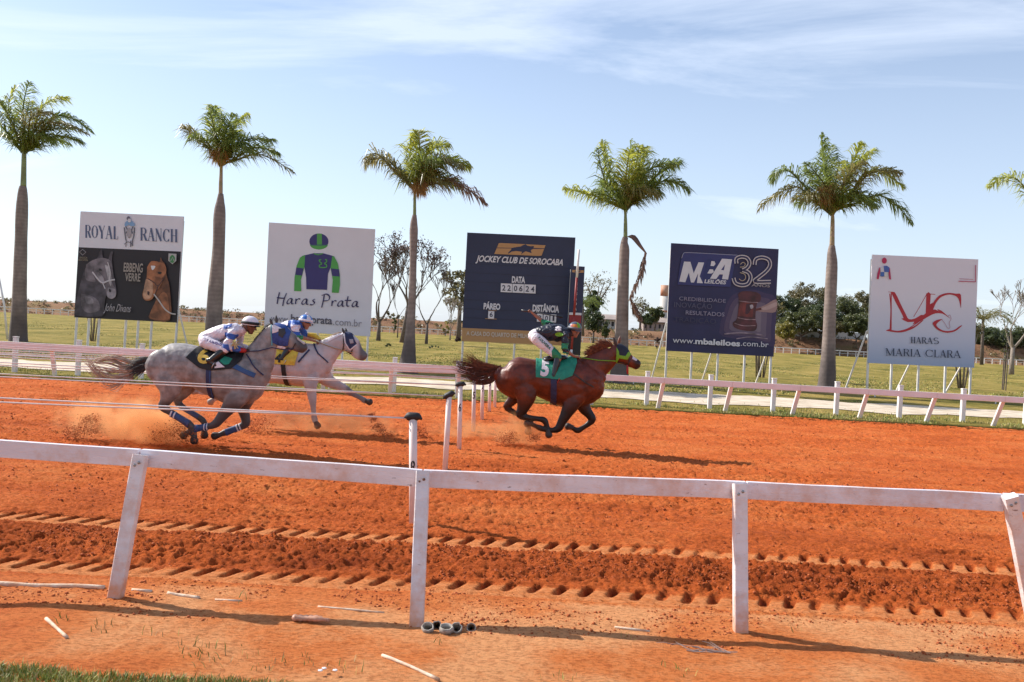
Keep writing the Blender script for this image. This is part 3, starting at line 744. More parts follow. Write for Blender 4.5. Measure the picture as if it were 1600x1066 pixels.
# ---------------- 1 Royal Ranch
B1 = Board('white and black ranch billboard with a grey horse head and a chestnut horse head', (137, 55), (998, 98), (85, 938), (942, 982), (100, 320), 5.33, YB+.6, M_panel,
           (.01, .13, .23, .49, .61, .74, .985), ((.93, 2.9, .6, .9),))
B1.poly('photo_panel', [(121, 354), (974, 390), (942, 982), (85, 938)], (.016, .013, .018))
def serif(bd, strs, col, W, T, name='lettering'):
    bd.stroke(name, strs, W, col, sm=1)
def glyph(ch, x, y, w, h, sl, W=13, T=4):
    """didone capitals: thick stems, hairline joins; x,y = lower left, sl = slope of the line"""
    def q(u, v): return (x + u*w, y + u*w*sl - v*h)
    S = []
    def st(u, v0, v1, ww=W): S.append((ww, [q(u, v0), q(u, v1)]))
    def sf(u, v, l=.16): S.append((T, [q(u-l, v), q(u+l, v)]))
    def hair(a, b): S.append((T, [q(*a), q(*b)]))
    def thick(a, b): S.append((W, [q(*a), q(*b)]))
    def arc(cx, cy, rx, ry, a0, a1, full=True):
        ps = [(cx + rx*math.cos(R(a)), cy + ry*math.sin(R(a))) for a in np.linspace(a0, a1, 13)]
        for p0, p1 in zip(ps, ps[1:]):
            mx_ = abs((p0[0]+p1[0])/2 - cx)/rx; S.append((T + (W-T)*mx_**2, [q(*p0), q(*p1)]))
    if ch == 'O': arc(.5, .5, .42, .48, 0, 360)
    elif ch == 'C': arc(.55, .5, .45, .48, 40, 320); S.append((T*1.2, [q(.92, .98), q(.92, .72)])); hair((.9, .02), (.9, .24))
    elif ch == 'R': st(.2, 0, 1); sf(.2, .02); sf(.2, .98); hair((.2, .98), (.55, .98)); hair((.2, .5), (.55, .5)); arc(.52, .74, .3, .24, -90, 90); thick((.55, .5), (.88, .04)); sf(.92, .02, .1)
    elif ch == 'P': st(.2, 0, 1); sf(.2, .02); hair((.2, .98), (.55, .98)); hair((.2, .46), (.55, .46)); arc(.52, .72, .3, .26, -90, 90)
    elif ch == 'Y': thick((.1, .98), (.5, .46)); hair((.9, .98), (.52, .46)); st(.5, 0, .48); sf(.5, .02); sf(.1, .98); sf(.9, .98, .1)
    elif ch == 'A': hair((.08, 0), (.48, 1)); thick((.48, 1), (.86, 0)); hair((.22, .34), (.7, .34)); sf(.08, .02); sf(.86, .02)
    elif ch == 'L': st(.25, 0, 1); sf(.25, .98); sf(.25, .02); hair((.25, .02), (.88, .02)); hair((.88, .02), (.9, .26))
    elif ch == 'N': hair((.15, 0), (.15, 1)); thick((.15, .96), (.85, .04)); hair((.85, 0), (.85, 1)); sf(.12, .02, .12); sf(.85, .98, .12); sf(.12, .98, .1)
    elif ch == 'H': st(.2, 0, 1); st(.8, 0, 1); hair((.2, .5), (.8, .5)); [sf(u, v) for u in (.2, .8) for v in (.02, .98)]
    elif ch == 'M': hair((.12, 0), (.12, 1)); thick((.12, .98), (.5, .04)); hair((.5, .04), (.86, .98)); st(.86, 0, 1); sf(.12, .02, .1); sf(.86, .02, .12); sf(.86, .98, .1); sf(.1, .98, .1)
    elif ch == 'I': st(.5, 0, 1); sf(.5, .02, .3); sf(.5, .98, .3)
    elif ch == 'S': arc(.5, .74, .38, .24, 30, 270); arc(.5, .26, .40, .25, -150, 90); 
    return S
def word(bd, s_, xs_, y, h, sl, col, W, T, x_end):
    for i, ch in enumerate(s_):
        x0 = xs_[i]; x1 = (xs_[i+1] if i+1 < len(xs_) else x_end) - W*.5
        bd.stroke('lettering', glyph(ch, x0, y + (x0-xs_[0])*sl, x1-x0, h, sl, W, T), W, col, sm=1)
word(B1, 'ROYAL', (176, 232, 290, 350, 412), 276, 108, .05, SER, 15, 4, 462)
word(B1, 'RANCH', (636, 700, 762, 826, 888), 299, 108, .05, SER, 15, 4, 956)
# running horse and rider emblem, front view
B1.stroke('emblem', [(9, [(505, 190), (512, 250), (520, 300)]), (9, [(590, 190), (586, 250), (574, 300), (570, 345)]), (8, [(530, 250), (545, 275), (560, 250)]), (8, [(515, 180), (530, 210), (520, 240)]), (8, [(580, 180), (565, 215), (575, 240)]), (6, [(522, 300), (518, 350)]), (7, [(560, 300), (556, 352)]), (5, [(505, 330), (540, 310), (580, 340)])], 8, (.10, .10, .13))
B1.poly('emblem', [(512, 150), (545, 128), (585, 150), (592, 176), (560, 180), (545, 170), (520, 182), (508, 172)], (.20, .34, .55), 3)
B1.poly('emblem', [(525, 112), (540, 96), (556, 112), (552, 128), (530, 128)], (.12, .10, .14), 3)
B1.poly('emblem', [(528, 215), (545, 190), (566, 215), (560, 262), (546, 274), (532, 262)], (.34, .31, .34), 3)
B1.poly('emblem', [(536, 120), (556, 118), (560, 145), (538, 145)], (.62, .60, .64), 3)
# grey horse head print
g1, g2, g3, g4 = (.075, .062, .078), (.17, .14, .16), (.30, .26, .29), (.42, .38, .41)
B1.poly('horse_print', [(130, 700), (170, 560), (215, 480), (280, 450), (300, 395), (322, 380), (330, 440), (372, 455), (392, 398), (412, 395), (405, 450), (415, 560), (440, 700), (432, 770), (395, 786), (356, 760), (340, 860), (320, 930), (110, 922), (100, 850)], g1, 3)
B1.poly('horse_print', [(262, 455), (330, 445), (395, 470), (412, 560), (405, 650), (440, 710), (436, 765), (400, 785), (365, 765), (345, 690), (290, 640), (250, 560)], g2, 3)
B1.poly('horse_print', [(190, 500), (262, 458), (245, 560), (270, 640), (230, 640), (180, 610)], g2, 3)
B1.poly('horse_print', [(150, 740), (230, 760), (290, 800), (300, 880), (200, 900), (150, 840)], g2, 3)
B1.poly('horse_print', [(345, 500), (385, 520), (400, 600), (398, 680), (378, 640), (362, 570)], g4, 3)
B1.poly('horse_print', [(372, 690), (432, 705), (436, 762), (398, 784), (366, 760)], g3, 3)
B1.poly('horse_print', [(290, 560), (330, 600), (350, 660), (318, 650), (285, 610)], g3, 3)
B1.poly('horse_print', [(178, 760), (240, 775), (252, 820), (200, 826)], g3, 3)
B1.poly('horse_print', [(296, 532), (318, 536), (322, 552), (300, 550)], (.02, .016, .02), 3)
B1.poly('horse_print', [(385, 700), (400, 712), (396, 730), (382, 722)], (.03, .02, .03), 3)
B1.stroke('halter_print', [(11, [(245, 560), (290, 620), (330, 650), (385, 632), (432, 625)]), (8, [(385, 632), (392, 560), (372, 480)]), (8, [(330, 650), (350, 700)])], 10, (.55, .50, .53))
# chestnut head print
c1, c2, c3 = (.16, .055, .022), (.36, .13, .055), (.50, .27, .17)
B1.poly('horse_print', [(700, 520), (735, 470), (800, 478), (812, 440), (826, 470), (850, 500), (862, 590), (888, 700), (890, 960), (720, 950), (735, 880), (770, 800), (770, 740), (740, 790), (690, 800), (662, 765), (665, 720), (690, 640)], c1, 3)
B1.poly('horse_print', [(702, 520), (738, 472), (806, 480), (850, 505), (856, 570), (800, 640), (775, 720), (742, 786), (690, 798), (664, 765), (668, 715), (694, 640)], c2, 3)
B1.poly('horse_print', [(735, 880), (775, 800), (830, 730), (870, 760), (885, 900), (876, 958), (728, 948)], c2, 3)
B1.poly('horse_print', [(690, 620), (740, 640), (750, 700), (735, 770), (692, 790), (668, 760), (672, 710)], c3, 3)
B1.poly('horse_print', [(732, 510), (768, 512), (760, 535), (742, 545)], (.60, .58, .60), 3)
B1.poly('horse_print', [(790, 560), (822, 562), (815, 580), (795, 578)], (.02, .012, .01), 3)
B1.poly('horse_print', [(705, 720), (722, 728), (716, 755), (704, 745)], (.05, .02, .02), 3)
B1.poly('horse_print', [(770, 600), (830, 620), (800, 700), (765, 680)], (.25, .085, .035), 3)
B1.stroke('halter_print', [(7, [(705, 615), (760, 650), (795, 675), (850, 600)]), (7, [(795, 675), (770, 740)])], 7, (.06, .03, .03))
B1.stroke('halter_print', [(11, [(758, 745), (800, 800), (850, 870), (900, 905), (940, 912)])], 10, (.50, .44, .42))
for w_, a_, b_2 in (('EBBENG', (506, 560), (668, 494)), ('VERRE', (518, 636), (648, 578))): B1.text(w_, a_, b_2, (.33, .28, .25), .02)
B1.text('John Divans', (340, 906), (570, 838), (.40, .36, .38), .0, .45)
B1.stroke('emblem', [[(168, 374), (196, 398), (168, 422), (142, 396), (168, 374)]], 4, (.36, .33, .35), sm=1)
B1.text('RANCH', (145, 450), (205, 438), (.28, .22, .14)); B1.text('DEDICATION', (133, 468), (212, 458), (.28, .22, .14))
B1.poly('emblem', [(882, 408), (948, 412), (946, 470), (914, 498), (880, 468)], (.40, .38, .38)); B1.poly('emblem', [(892, 440), (912, 420), (934, 440), (930, 475), (912, 488), (892, 470)], (.05, .20, .07), 3)
B1.stroke('emblem', [[(900, 470), (915, 440), (928, 472)]], 5, (.4, .4, .4), sm=1)

# ---------------- 2 Haras Prata
B2 = Board('white stud farm billboard with a navy and green racing jersey emblem', (110, 50), (990, 88), (65, 925), (952, 1000), (400, 340), 5.33, YB+.3, M_panel, (.02, .27, .5, .74, .975), ())
NV, GR, GD = (.035, .028, .15), (.075, .33, .07), (.03, .19, .07)
el = lambda cx, cy, rx, ry, a0=0, a1=360, n=28: [(cx + rx*math.cos(R(a)), cy + ry*math.sin(R(a))) for a in np.linspace(a0, a1, n, endpoint=(a1-a0 < 360))]
B2.poly('cap_emblem', el(524, 200, 80, 67), NV)
B2.poly('cap_emblem', [(508, 134), (548, 134), (550, 230), (508, 230)], GR)
B2.poly('cap_emblem', el(524, 226, 74, 40, 0, 180), GR)
B2.stroke('cap_emblem', [[(458, 230), (590, 230)]], 6, NV, sm=1)
B2.poly('jersey_emblem', [(480, 298), (560, 298), (648, 322), (632, 390), (600, 470), (592, 603), (420, 597), (418, 500), (404, 410), (392, 318)], NV)
B2.poly('jersey_emblem', [(392, 318), (410, 312), (404, 412), (375, 520), (378, 615), (318, 612), (322, 500), (340, 400), (366, 335)], GR)
B2.poly('jersey_emblem', [(636, 322), (652, 324), (682, 380), (700, 480), (700, 560), (690, 628), (632, 626), (640, 520), (622, 420)], GR)
B2.poly('jersey_emblem', [(336, 417), (398, 424), (384, 484), (328, 478)], NV); B2.poly('jersey_emblem', [(624, 424), (692, 432), (698, 492), (636, 488)], NV)
B2.stroke('jersey_emblem', [[(484, 300), (520, 310), (558, 300)]], 9, GR)
B2.stroke('jersey_emblem', [[(545, 352), (528, 356), (536, 372), (550, 384), (534, 395), (530, 412), (560, 418), (588, 412), (588, 394), (572, 384), (588, 372), (590, 352), (576, 352)]], 9, GR)
def wr(pts, x, y, sc=1.0): return [(x + a*sc, y + b*sc + a*sc*.055) for a, b in pts]
INKC = (.035, .025, .10)
Hs = [[(20, 0), (8, 50), (0, 98)], [(78, 5), (58, 55), (46, 112)], [(-2, 46), (40, 48), (66, 46)]]
As = [[(38, 12), (18, 14), (2, 38), (8, 50), (26, 40), (38, 14), (34, 46), (48, 46)]]
Rs = [[(6, 12), (2, 50)], [(6, 30), (20, 12), (36, 14)]]
Ss = [[(30, 8), (14, 18), (26, 34), (12, 50), (-6, 48)]]
Ps = [[(22, 2), (12, 60), (0, 108)], [(0, 8), (40, -6), (66, 14), (56, 44), (18, 52)]]
Ts = [[(14, -22), (4, 30), (10, 48), (24, 44)], [(-10, 8), (36, 6)]]

strokes = []
for L_, x_, y_ in ((Hs, 178, 622), (As, 258, 660), (Rs, 328, 662), (As, 382, 664), (Ss, 458, 668), (Ps, 548, 642), (Rs, 630, 678), (As, 680, 680), (Ts, 752, 682), (As, 800, 684)):
    strokes += [wr(l, x_, y_, 1.0 if L_ in (Hs, Ps) else 1.18) for l in L_]
B2.stroke('lettering', strokes, 13, INKC, 4, -35)
B2.text('www.', (125, 862), (278, 836), (.22, .20, .24)); B2.text('harasprata', (290, 890), (640, 822), (.10, .09, .12), .02); B2.text('.com.br', (644, 896), (885, 850), (.26, .24, .28))

# ---------------- 3 Jockey Club
M_navyp = mat('navy_vinyl', NAVY, .5, tuple(c*.85 for c in NAVY), 1.0)
B3 = Board('navy race information billboard of the jockey club with date and race number plates', (97, 65), (917, 103), (55, 887), (872, 925), (710, 350), 4.845, YB, M_navyp, (.01, .24, .49, .74, .985), ())
B3.poly('base_band', [(59, 787), (876, 824), (872, 925), (55, 887)], GOLD)
for k in range(7):
    y0 = 300 + k*68; B3.stroke('seam', [[(93-k*4, y0), (905-k*4, y0+38)]], 2.2, (.012, .014, .034), sm=1)
B3.poly('emblem', [(335, 148), (350, 145), (690, 162), (660, 240), (640, 243), (302, 228)], GOLD)
B3.poly('emblem', [(405, 222), (430, 195), (432, 186), (312, 184), (318, 180), (436, 182), (470, 176), (500, 172), (522, 160), (540, 155), (550, 165), (575, 170), (602, 168), (600, 182), (688, 186), (684, 190), (596, 190), (578, 200), (585, 222), (566, 216), (540, 208), (518, 220), (505, 236), (512, 212), (470, 206), (435, 210), (410, 226)], NAVY)
B3.text('JOCKEY CLUB DE SOROCABA', (160, 302), (822, 292), LET, .015, .28) if False else None
def sl_text(bd, body, lb, rb, h, col, bold=0.0, shear=0.0):
    """text between two baseline points with cap height h in grid pixels"""
    bd.text(body, lb, (rb[0], rb[1]-h), col, bold, shear)
sl_text(B3, 'JOCKEY CLUB DE SOROCABA', (160, 300), (822, 328), 56, LET, .03, .3)
sl_text(B3, 'DATA', (434, 446), (537, 451), 50, LET, .045)
sl_text(B3, 'PÁREO', (220, 647), (349, 653), 60, LET, .045)
sl_text(B3, 'DISTÂNCIA', (590, 664), (794, 672), 64, LET, .045)
sl_text(B3, 'A CASA DO QUARTO DE MILHA', (90, 850), (578, 872), 36, (.60, .50, .42), .03)
for (x0, ch) in ((352, '22'), (441, '06'), (530, '24')):
    B3.poly('number_plate', [(x0, 450+(x0-352)*.046), (x0+86, 454+(x0-352)*.046), (x0+84, 520+(x0-352)*.046), (x0-2, 516+(x0-352)*.046)], LET)
    sl_text(B3, ch[0], (x0+8, 505+(x0-352)*.046), (x0+36, 506+(x0-352)*.046), 42, (.03, .03, .06), .02); sl_text(B3, ch[1], (x0+48, 507+(x0-352)*.046), (x0+76, 508+(x0-352)*.046), 42, (.03, .03, .06), .02)
B3.poly('number_plate', [(257, 660), (303, 662), (300, 718), (255, 716)], LET); sl_text(B3, '6', (266, 704), (292, 705), 36, (.03, .03, .06), .02)
B3.stroke('plate_rail', [[(234, 717), (320, 721)]], 4, GOLD, sm=1); B3.stroke('plate_rail', [[(256, 655), (320, 658)]], 3, GOLD, sm=1)
for x0, ch in ((625, '3'), (675, '0'), (727, '1')):
    B3.poly('number_plate', [(x0, 680+(x0-625)*.046), (x0+44, 682+(x0-625)*.046), (x0+42, 742+(x0-625)*.046), (x0-2, 740+(x0-625)*.046)], LET)
    sl_text(B3, ch, (x0+(9 if ch != '1' else 14), 730+(x0-625)*.046), (x0+(33 if ch != '1' else 30), 731+(x0-625)*.046), 38, (.03, .03, .06), .02)

# ---------------- finish line sign
B3b = Board('narrow dark finish line sign with red and white bands beside the jockey club board', (880, 318), (990, 322), (852, 985), (950, 996), (710, 350), 4.845, YB-.9, M_navyp, (.06, .94), ())
B3b.root.name = 'finish_sign'; B3b.root['category'] = 'sign'
B3b.poly('emblem', [(893, 348), (980, 352), (978, 370), (892, 366)], GOLD)
B3b.poly('emblem', [(905, 359), (930, 352), (962, 356), (950, 362), (925, 364)], NAVY)
for i, ch in enumerate('CHEGADA'): B3b.text(ch, (921-i*1.8, 424+i*38.5), (936-i*1.8, 402+i*38.5), (.55, .50, .56), .05)
B3b.poly('band', [(869, 670), (962, 674), (961, 692), (868, 688)], LET)
B3b.poly('band', [(868, 688), (961, 692), (958, 752), (866, 748)], (.26, .02, .025))
B3b.poly('band', [(864, 800), (956, 804), (950, 996), (852, 985)], (.01, .008, .010))
gp = P(902, 430, YB-1.4)
rt = empty('finish_pole', (gp.x, YB-1.4, 0), 'thin white and red striped pole rising above the finish line sign', 'pole')
top = P(904.5, 390, YB-1.4)
for i, (f0, f1, m_) in enumerate(((0, .25, M_white), (.25, .5, ink((.30, .03, .03))), (.5, .79, ink((.30, .03, .03))), (.79, 1, M_white))):
    b = MB(); a = Vector((gp.x-.1, YB-1.4, -.1)); b.tube([a.lerp(top, f0), a.lerp(top, f1)], .05, 10); b.build('pole_section', m_, rt, True)

# ---------------- 4 MBA
M_mba = mat('dark_blue_vinyl', (.017, .018, .085), .5, (.011, .011, .058), .8)
B4 = Board('dark blue auction billboard with a big 32 and a judge gavel print', (100, 53), (995, 103), (58, 950), (953, 1000), (1030, 370), 5.33, YB-.1, M_mba, (.01, .245, .49, .74, .985), ((.0, 2.6, -.42, 1.0), (.44, 1.5, -.25, 1.0), (.95, 1.5, -.25, 1.0)))
PUR = [(.045, .030, .09), (.085, .055, .11), (.14, .10, .15), (.20, .15, .19)]
for i, s_ in enumerate((1.0, .84, .66, .46)):
    B4.poly('photo_print', [(742 + (x-742)*s_, 690 + (y-690)*s_) for x, y in [(560, 560), (620, 480), (760, 440), (880, 470), (972, 520), (965, 800), (950, 915), (800, 870), (640, 850), (500, 800)]], PUR[i], 3)
B4.poly('hand_print', [(800, 600), (880, 570), (975, 522), (970, 625), (880, 628), (830, 622)], (.33, .20, .19), 3)
B4.poly('hand_print', [(840, 600), (900, 575), (974, 545), (972, 580), (890, 610)], (.44, .30, .28), 3)
B4.stroke('gavel_print', [(20, [(740, 635), (800, 610), (850, 600)])], 20, (.20, .04, .035))
B4.poly('gavel_print', [(655, 480), (690, 455), (800, 460), (845, 490), (838, 540), (812, 560), (800, 680), (815, 740), (790, 785), (700, 780), (625, 755), (612, 715), (645, 680), (662, 540)], (.085, .018, .025), 3)
B4.poly('gavel_print', [(672, 545), (790, 552), (775, 672), (655, 660)], (.16, .025, .022), 0)
B4.poly('gavel_print', [(725, 560), (775, 560), (765, 600), (740, 640), (715, 640)], (.05, .012, .02), 3)
B4.poly('gavel_print', [(752, 572), (775, 566), (782, 592), (760, 600)], (.50, .42, .46), 3)
B4.stroke('gavel_print', [(6, [(660, 535), (740, 545), (820, 548)]), (6, [(652, 675), (720, 688), (800, 690)]), (5, [(625, 720), (700, 742), (800, 740)])], 6, (.40, .24, .26))
B4.stroke('gavel_print', [(12, [(540, 810), (680, 800), (860, 818)]), (8, [(640, 850), (760, 835), (900, 850)])], 10, (.26, .19, .24))
B4.poly('logo_plate', [(200, 140), (235, 132), (640, 152), (590, 420), (150, 400), (170, 250), (186, 165)], (.030, .036, .15), 0)
B4.stroke('logo_plate', [[(186, 180), (200, 142), (235, 133), (420, 142), (650, 155)]], 5, (.30, .30, .42))
B4.poly('lettering', [(205, 208), (258, 210), (285, 305), (325, 214), (372, 216), (335, 330), (362, 388), (312, 386), (322, 305), (288, 382), (262, 382), (245, 300), (215, 380), (165, 374)], LET)
B4.poly('lettering', [(400, 190), (450, 192), (480, 215), (472, 262), (492, 290), (480, 340), (450, 358), (362, 350)], (.022, .03, .13))
B4.poly('lettering', [(432, 204), (458, 206), (466, 228), (452, 246), (424, 244)], LET); B4.poly('lettering', [(418, 272), (446, 274), (452, 296), (432, 308), (398, 306)], LET)
B4.poly('lettering', [(520, 184), (604, 190), (570, 358), (520, 354), (528, 316), (500, 314), (470, 354), (420, 350)], LET)
B4.poly('lettering', [(545, 232), (535, 280), (512, 278)], (.030, .036, .15))
sl_text(B4, 'LEILÕES', (372, 388), (556, 398), 42, LET, .03, .15)
for w_, col in ((32, (.56, .50, .50)), (15, (.022, .022, .075))):
    B4.stroke('number_emblem', [(w_, [(640, 225), (640, 185), (680, 168), (728, 180), (748, 222), (726, 262), (690, 280)]), (w_, [(690, 280), (740, 300), (757, 342), (735, 392), (685, 405), (632, 388), (615, 345)])], w_, col)
    B4.stroke('number_emblem', [(w_, [(790, 235), (800, 190), (850, 174), (905, 192), (918, 240), (885, 290), (830, 335), (790, 375), (925, 376)])], w_, col)
B4.stroke('number_emblem', [(6, [(672, 232), (692, 215), (712, 228), (700, 250), (668, 255)])], 7, (.45, .35, .24)); B4.stroke('number_emblem', [(6, [(668, 300), (708, 315), (712, 352), (685, 368), (660, 352)])], 7, (.45, .35, .24))
sl_text(B4, 'ANOS', (762, 415), (918, 425), 28, (.30, .26, .27), .02, .1)
sl_text(B4, 'CREDIBILIDADE', (162, 530), (552, 552), 36, (.26, .23, .32), .0)
sl_text(B4, 'INOVAÇÃO', (120, 596), (438, 606), 58, (.085, .08, .14), .0)
sl_text(B4, 'RESULTADOS', (216, 648), (540, 664), 36, (.26, .23, .32), .01)
sl_text(B4, 'TRADIÇÃO', (118, 716), (470, 730), 58, (.045, .043, .09), .0)
sl_text(B4, 'www.', (108, 882), (292, 892), 34, LET, .0); sl_text(B4, 'mbaleiloes', (294, 894), (670, 908), 48, LET, .035); sl_text(B4, '.com.br', (674, 908), (906, 920), 46, LET, .0)

# ---------------- 5 Maria Clara
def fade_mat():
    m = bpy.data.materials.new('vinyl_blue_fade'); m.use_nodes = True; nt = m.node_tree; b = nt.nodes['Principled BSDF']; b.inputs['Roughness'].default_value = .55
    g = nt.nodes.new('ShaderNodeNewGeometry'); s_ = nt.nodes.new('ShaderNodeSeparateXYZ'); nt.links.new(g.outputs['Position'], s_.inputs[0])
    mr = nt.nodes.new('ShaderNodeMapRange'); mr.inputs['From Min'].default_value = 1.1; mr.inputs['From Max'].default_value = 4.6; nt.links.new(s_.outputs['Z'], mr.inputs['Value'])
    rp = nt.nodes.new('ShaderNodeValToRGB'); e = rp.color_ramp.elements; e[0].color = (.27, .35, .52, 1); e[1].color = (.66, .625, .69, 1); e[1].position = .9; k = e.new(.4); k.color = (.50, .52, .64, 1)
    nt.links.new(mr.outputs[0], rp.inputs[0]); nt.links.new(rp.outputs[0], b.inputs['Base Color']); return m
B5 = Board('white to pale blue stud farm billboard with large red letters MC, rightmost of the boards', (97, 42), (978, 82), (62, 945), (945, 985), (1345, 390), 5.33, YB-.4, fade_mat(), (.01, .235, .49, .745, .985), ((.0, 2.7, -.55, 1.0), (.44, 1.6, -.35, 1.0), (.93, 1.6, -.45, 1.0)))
RD = (.42, .018, .030); CR = (.45, .02, .09)
B5.stroke('initials', [(7, [(240, 368), (250, 500), (242, 670)]), (4, [(228, 353), (280, 356)]), (7, [(212, 674), (300, 682), (390, 660), (470, 610), (540, 560)]), (5, [(440, 560), (500, 460), (548, 372)]), (5, [(545, 368), (620, 374)])], 6, RD)
B5.poly('initials', [(245, 355), (284, 358), (325, 440), (375, 540), (400, 580), (450, 575), (500, 545), (540, 530), (545, 370), (582, 370), (576, 455), (600, 440), (585, 495), (620, 500), (650, 515), (635, 498), (675, 512), (745, 575), (722, 560), (680, 535), (620, 532), (560, 560), (500, 595), (430, 625), (445, 602), (390, 605), (335, 575), (355, 572), (330, 515), (290, 440), (262, 380)], RD, 2)
B5.poly('initials', [(248, 366), (257, 368), (256, 668), (246, 668)], RD)
B5.poly('initials', [(210, 672), (250, 660), (256, 670), (330, 676), (440, 640), (500, 596), (520, 590), (440, 655), (340, 690), (250, 684)], RD, 3)
B5.poly('initials', [(580, 492), (600, 445), (650, 385), (720, 362), (790, 368), (832, 378), (832, 488), (822, 440), (800, 395), (740, 375), (670, 395), (625, 445), (600, 500)], RD, 3)
B5.poly('initials', [(680, 578), (625, 590), (596, 618), (640, 670), (710, 693), (780, 682), (825, 650), (843, 630), (820, 640), (770, 672), (700, 678), (648, 655), (628, 622)], RD, 3)
B5.stroke('horse_outline', [(3, [(672, 582), (700, 620), (722, 655), (740, 650), (734, 610), (750, 578), (738, 545), (725, 556)])], 3, (.40, .12, .16))
B5.poly('emblem', el(194, 93, 20, 25), CR)
B5.poly('emblem', [(152, 150), (160, 152), (158, 190), (146, 248), (130, 246), (136, 200)], CR); B5.poly('emblem', [(232, 148), (240, 158), (250, 250), (234, 248), (228, 190)], CR)
B5.poly('emblem', [(160, 150), (190, 145), (192, 188), (162, 188)], (.58, .56, .60)); B5.poly('emblem', [(188, 138), (215, 136), (236, 152), (232, 190), (192, 188), (188, 150)], (.06, .12, .38))
B5.poly('emblem', [(162, 188), (192, 188), (192, 226), (160, 224)], (.05, .13, .40)); B5.poly('emblem', [(192, 188), (224, 190), (222, 226), (192, 226)], (.58, .57, .56))
B5.stroke('corner_mark', [(6, [(952, 130), (950, 270)]), (6, [(952, 270), (808, 264)]), (3, [(815, 244), (930, 250)])], 6, CR, sm=1)
word(B5, 'HARAS', (412, 456, 502, 546, 598), 780, 52, .03, (.03, .04, .08), 9, 3, 650)
word(B5, 'MARIA', (200, 284, 346, 404, 432), 882, 60, .035, (.03, .04, .08), 10, 3.5, 498)
word(B5, 'CLARA', (528, 598, 652, 706, 762), 893, 60, .035, (.03, .04, .08), 10, 3.5, 828)
# ------------------------------------------------------------------ royal palms
def trunk_mat():
    m = mat('palm_trunk', (.27, .215, .19), .85, (.18, .14, .125), 3.0, .5, 14, stretch=(1, 1, .5))
    nt = m.node_tree; b = nt.nodes['Principled BSDF']
    w = nt.nodes.new('ShaderNodeTexWave'); w.wave_type = 'BANDS'; w.bands_direction = 'Z'; w.inputs['Scale'].default_value = 1.7; w.inputs['Distortion'].default_value = 5; w.inputs['Detail'].default_value = 4; w.inputs['Detail Scale'].default_value = 1.6
    tcn = nt.nodes.new('ShaderNodeTexCoord'); nt.links.new(tcn.outputs['Object'], w.inputs['Vector'])
    src = b.inputs['Base Color'].links[0].from_socket
    rp = nt.nodes.new('ShaderNodeValToRGB'); rp.color_ramp.elements[0].color = (.9, .88, .87, 1); rp.color_ramp.elements[1].color = (1.06, 1.05, 1.05, 1); nt.links.new(w.outputs['Fac'], rp.inputs[0])
    mx_ = nt.nodes.new('ShaderNodeMixRGB'); mx_.blend_type = 'MULTIPLY'; mx_.inputs['Fac'].default_value = 1; nt.links.new(src, mx_.inputs[1]); nt.links.new(rp.outputs[0], mx_.inputs[2])
    # damp, lichen-dark foot of the trunk with a ragged edge
    sp = nt.nodes.new('ShaderNodeSeparateXYZ'); nt.links.new(tcn.outputs['Object'], sp.inputs[0]); ns = nt.nodes.new('ShaderNodeTexNoise'); ns.inputs['Scale'].default_value = 2.2; ns.inputs['Detail'].default_value = 6; nt.links.new(tcn.outputs['Object'], ns.inputs['Vector'])
    ma = nt.nodes.new('ShaderNodeMath'); ma.operation = 'MULTIPLY_ADD'; ma.inputs[1].default_value = 2.4; nt.links.new(ns.outputs['Fac'], ma.inputs[0]); nt.links.new(sp.outputs['Z'], ma.inputs[2])
    mr = nt.nodes.new('ShaderNodeMapRange'); mr.inputs['From Min'].default_value = 2.2; mr.inputs['From Max'].default_value = 3.3; mr.inputs['To Min'].default_value = .75; mr.inputs['To Max'].default_value = 0; nt.links.new(ma.outputs[0], mr.inputs['Value'])
    m3 = nt.nodes.new('ShaderNodeMixRGB'); nt.links.new(mr.outputs[0], m3.inputs['Fac']); nt.links.new(mx_.outputs[0], m3.inputs[1]); m3.inputs[2].default_value = (.07, .055, .055, 1); nt.links.new(m3.outputs[0], b.inputs['Base Color'])
    return m
M_trunk = trunk_mat()
M_shaft = mat('crownshaft_green', (.20, .26, .10), .5, (.15, .17, .06), 4)
M_shaft2 = mat('crownshaft_brown', (.34, .24, .16), .6, (.24, .20, .09), 4)
def leaf_mat(name, c1, c2, sc=3.0, trans=.25):
    m = mat(name, c1, .42, c2, sc, spec=.5)
    b = m.node_tree.nodes['Principled BSDF']
    nt = m.node_tree; out = nt.nodes['Material Output']
    tr = nt.nodes.new('ShaderNodeBsdfTranslucent'); tr.inputs['Color'].default_value = C4(tuple(min(1, c*2.0) for c in c1))
    ms = nt.nodes.new('ShaderNodeMixShader'); ms.inputs['Fac'].default_value = trans
    nt.links.new(b.outputs[0], ms.inputs[1]); nt.links.new(tr.outputs[0], ms.inputs[2]); nt.links.new(ms.outputs[0], out.inputs['Surface'])
    return m
M_fr = [leaf_mat('frond_green', (.15, .185, .04), (.08, .115, .022), trans=.4), leaf_mat('frond_yellow_green', (.29, .30, .05), (.14, .18, .035), trans=.45), leaf_mat('frond_olive', (.21, .18, .06), (.09, .10, .03), trans=.3), leaf_mat('frond_brown', (.22, .13, .09), (.12, .07, .055))]
M_rachis = mat('frond_rib', (.26, .24, .09), .6)
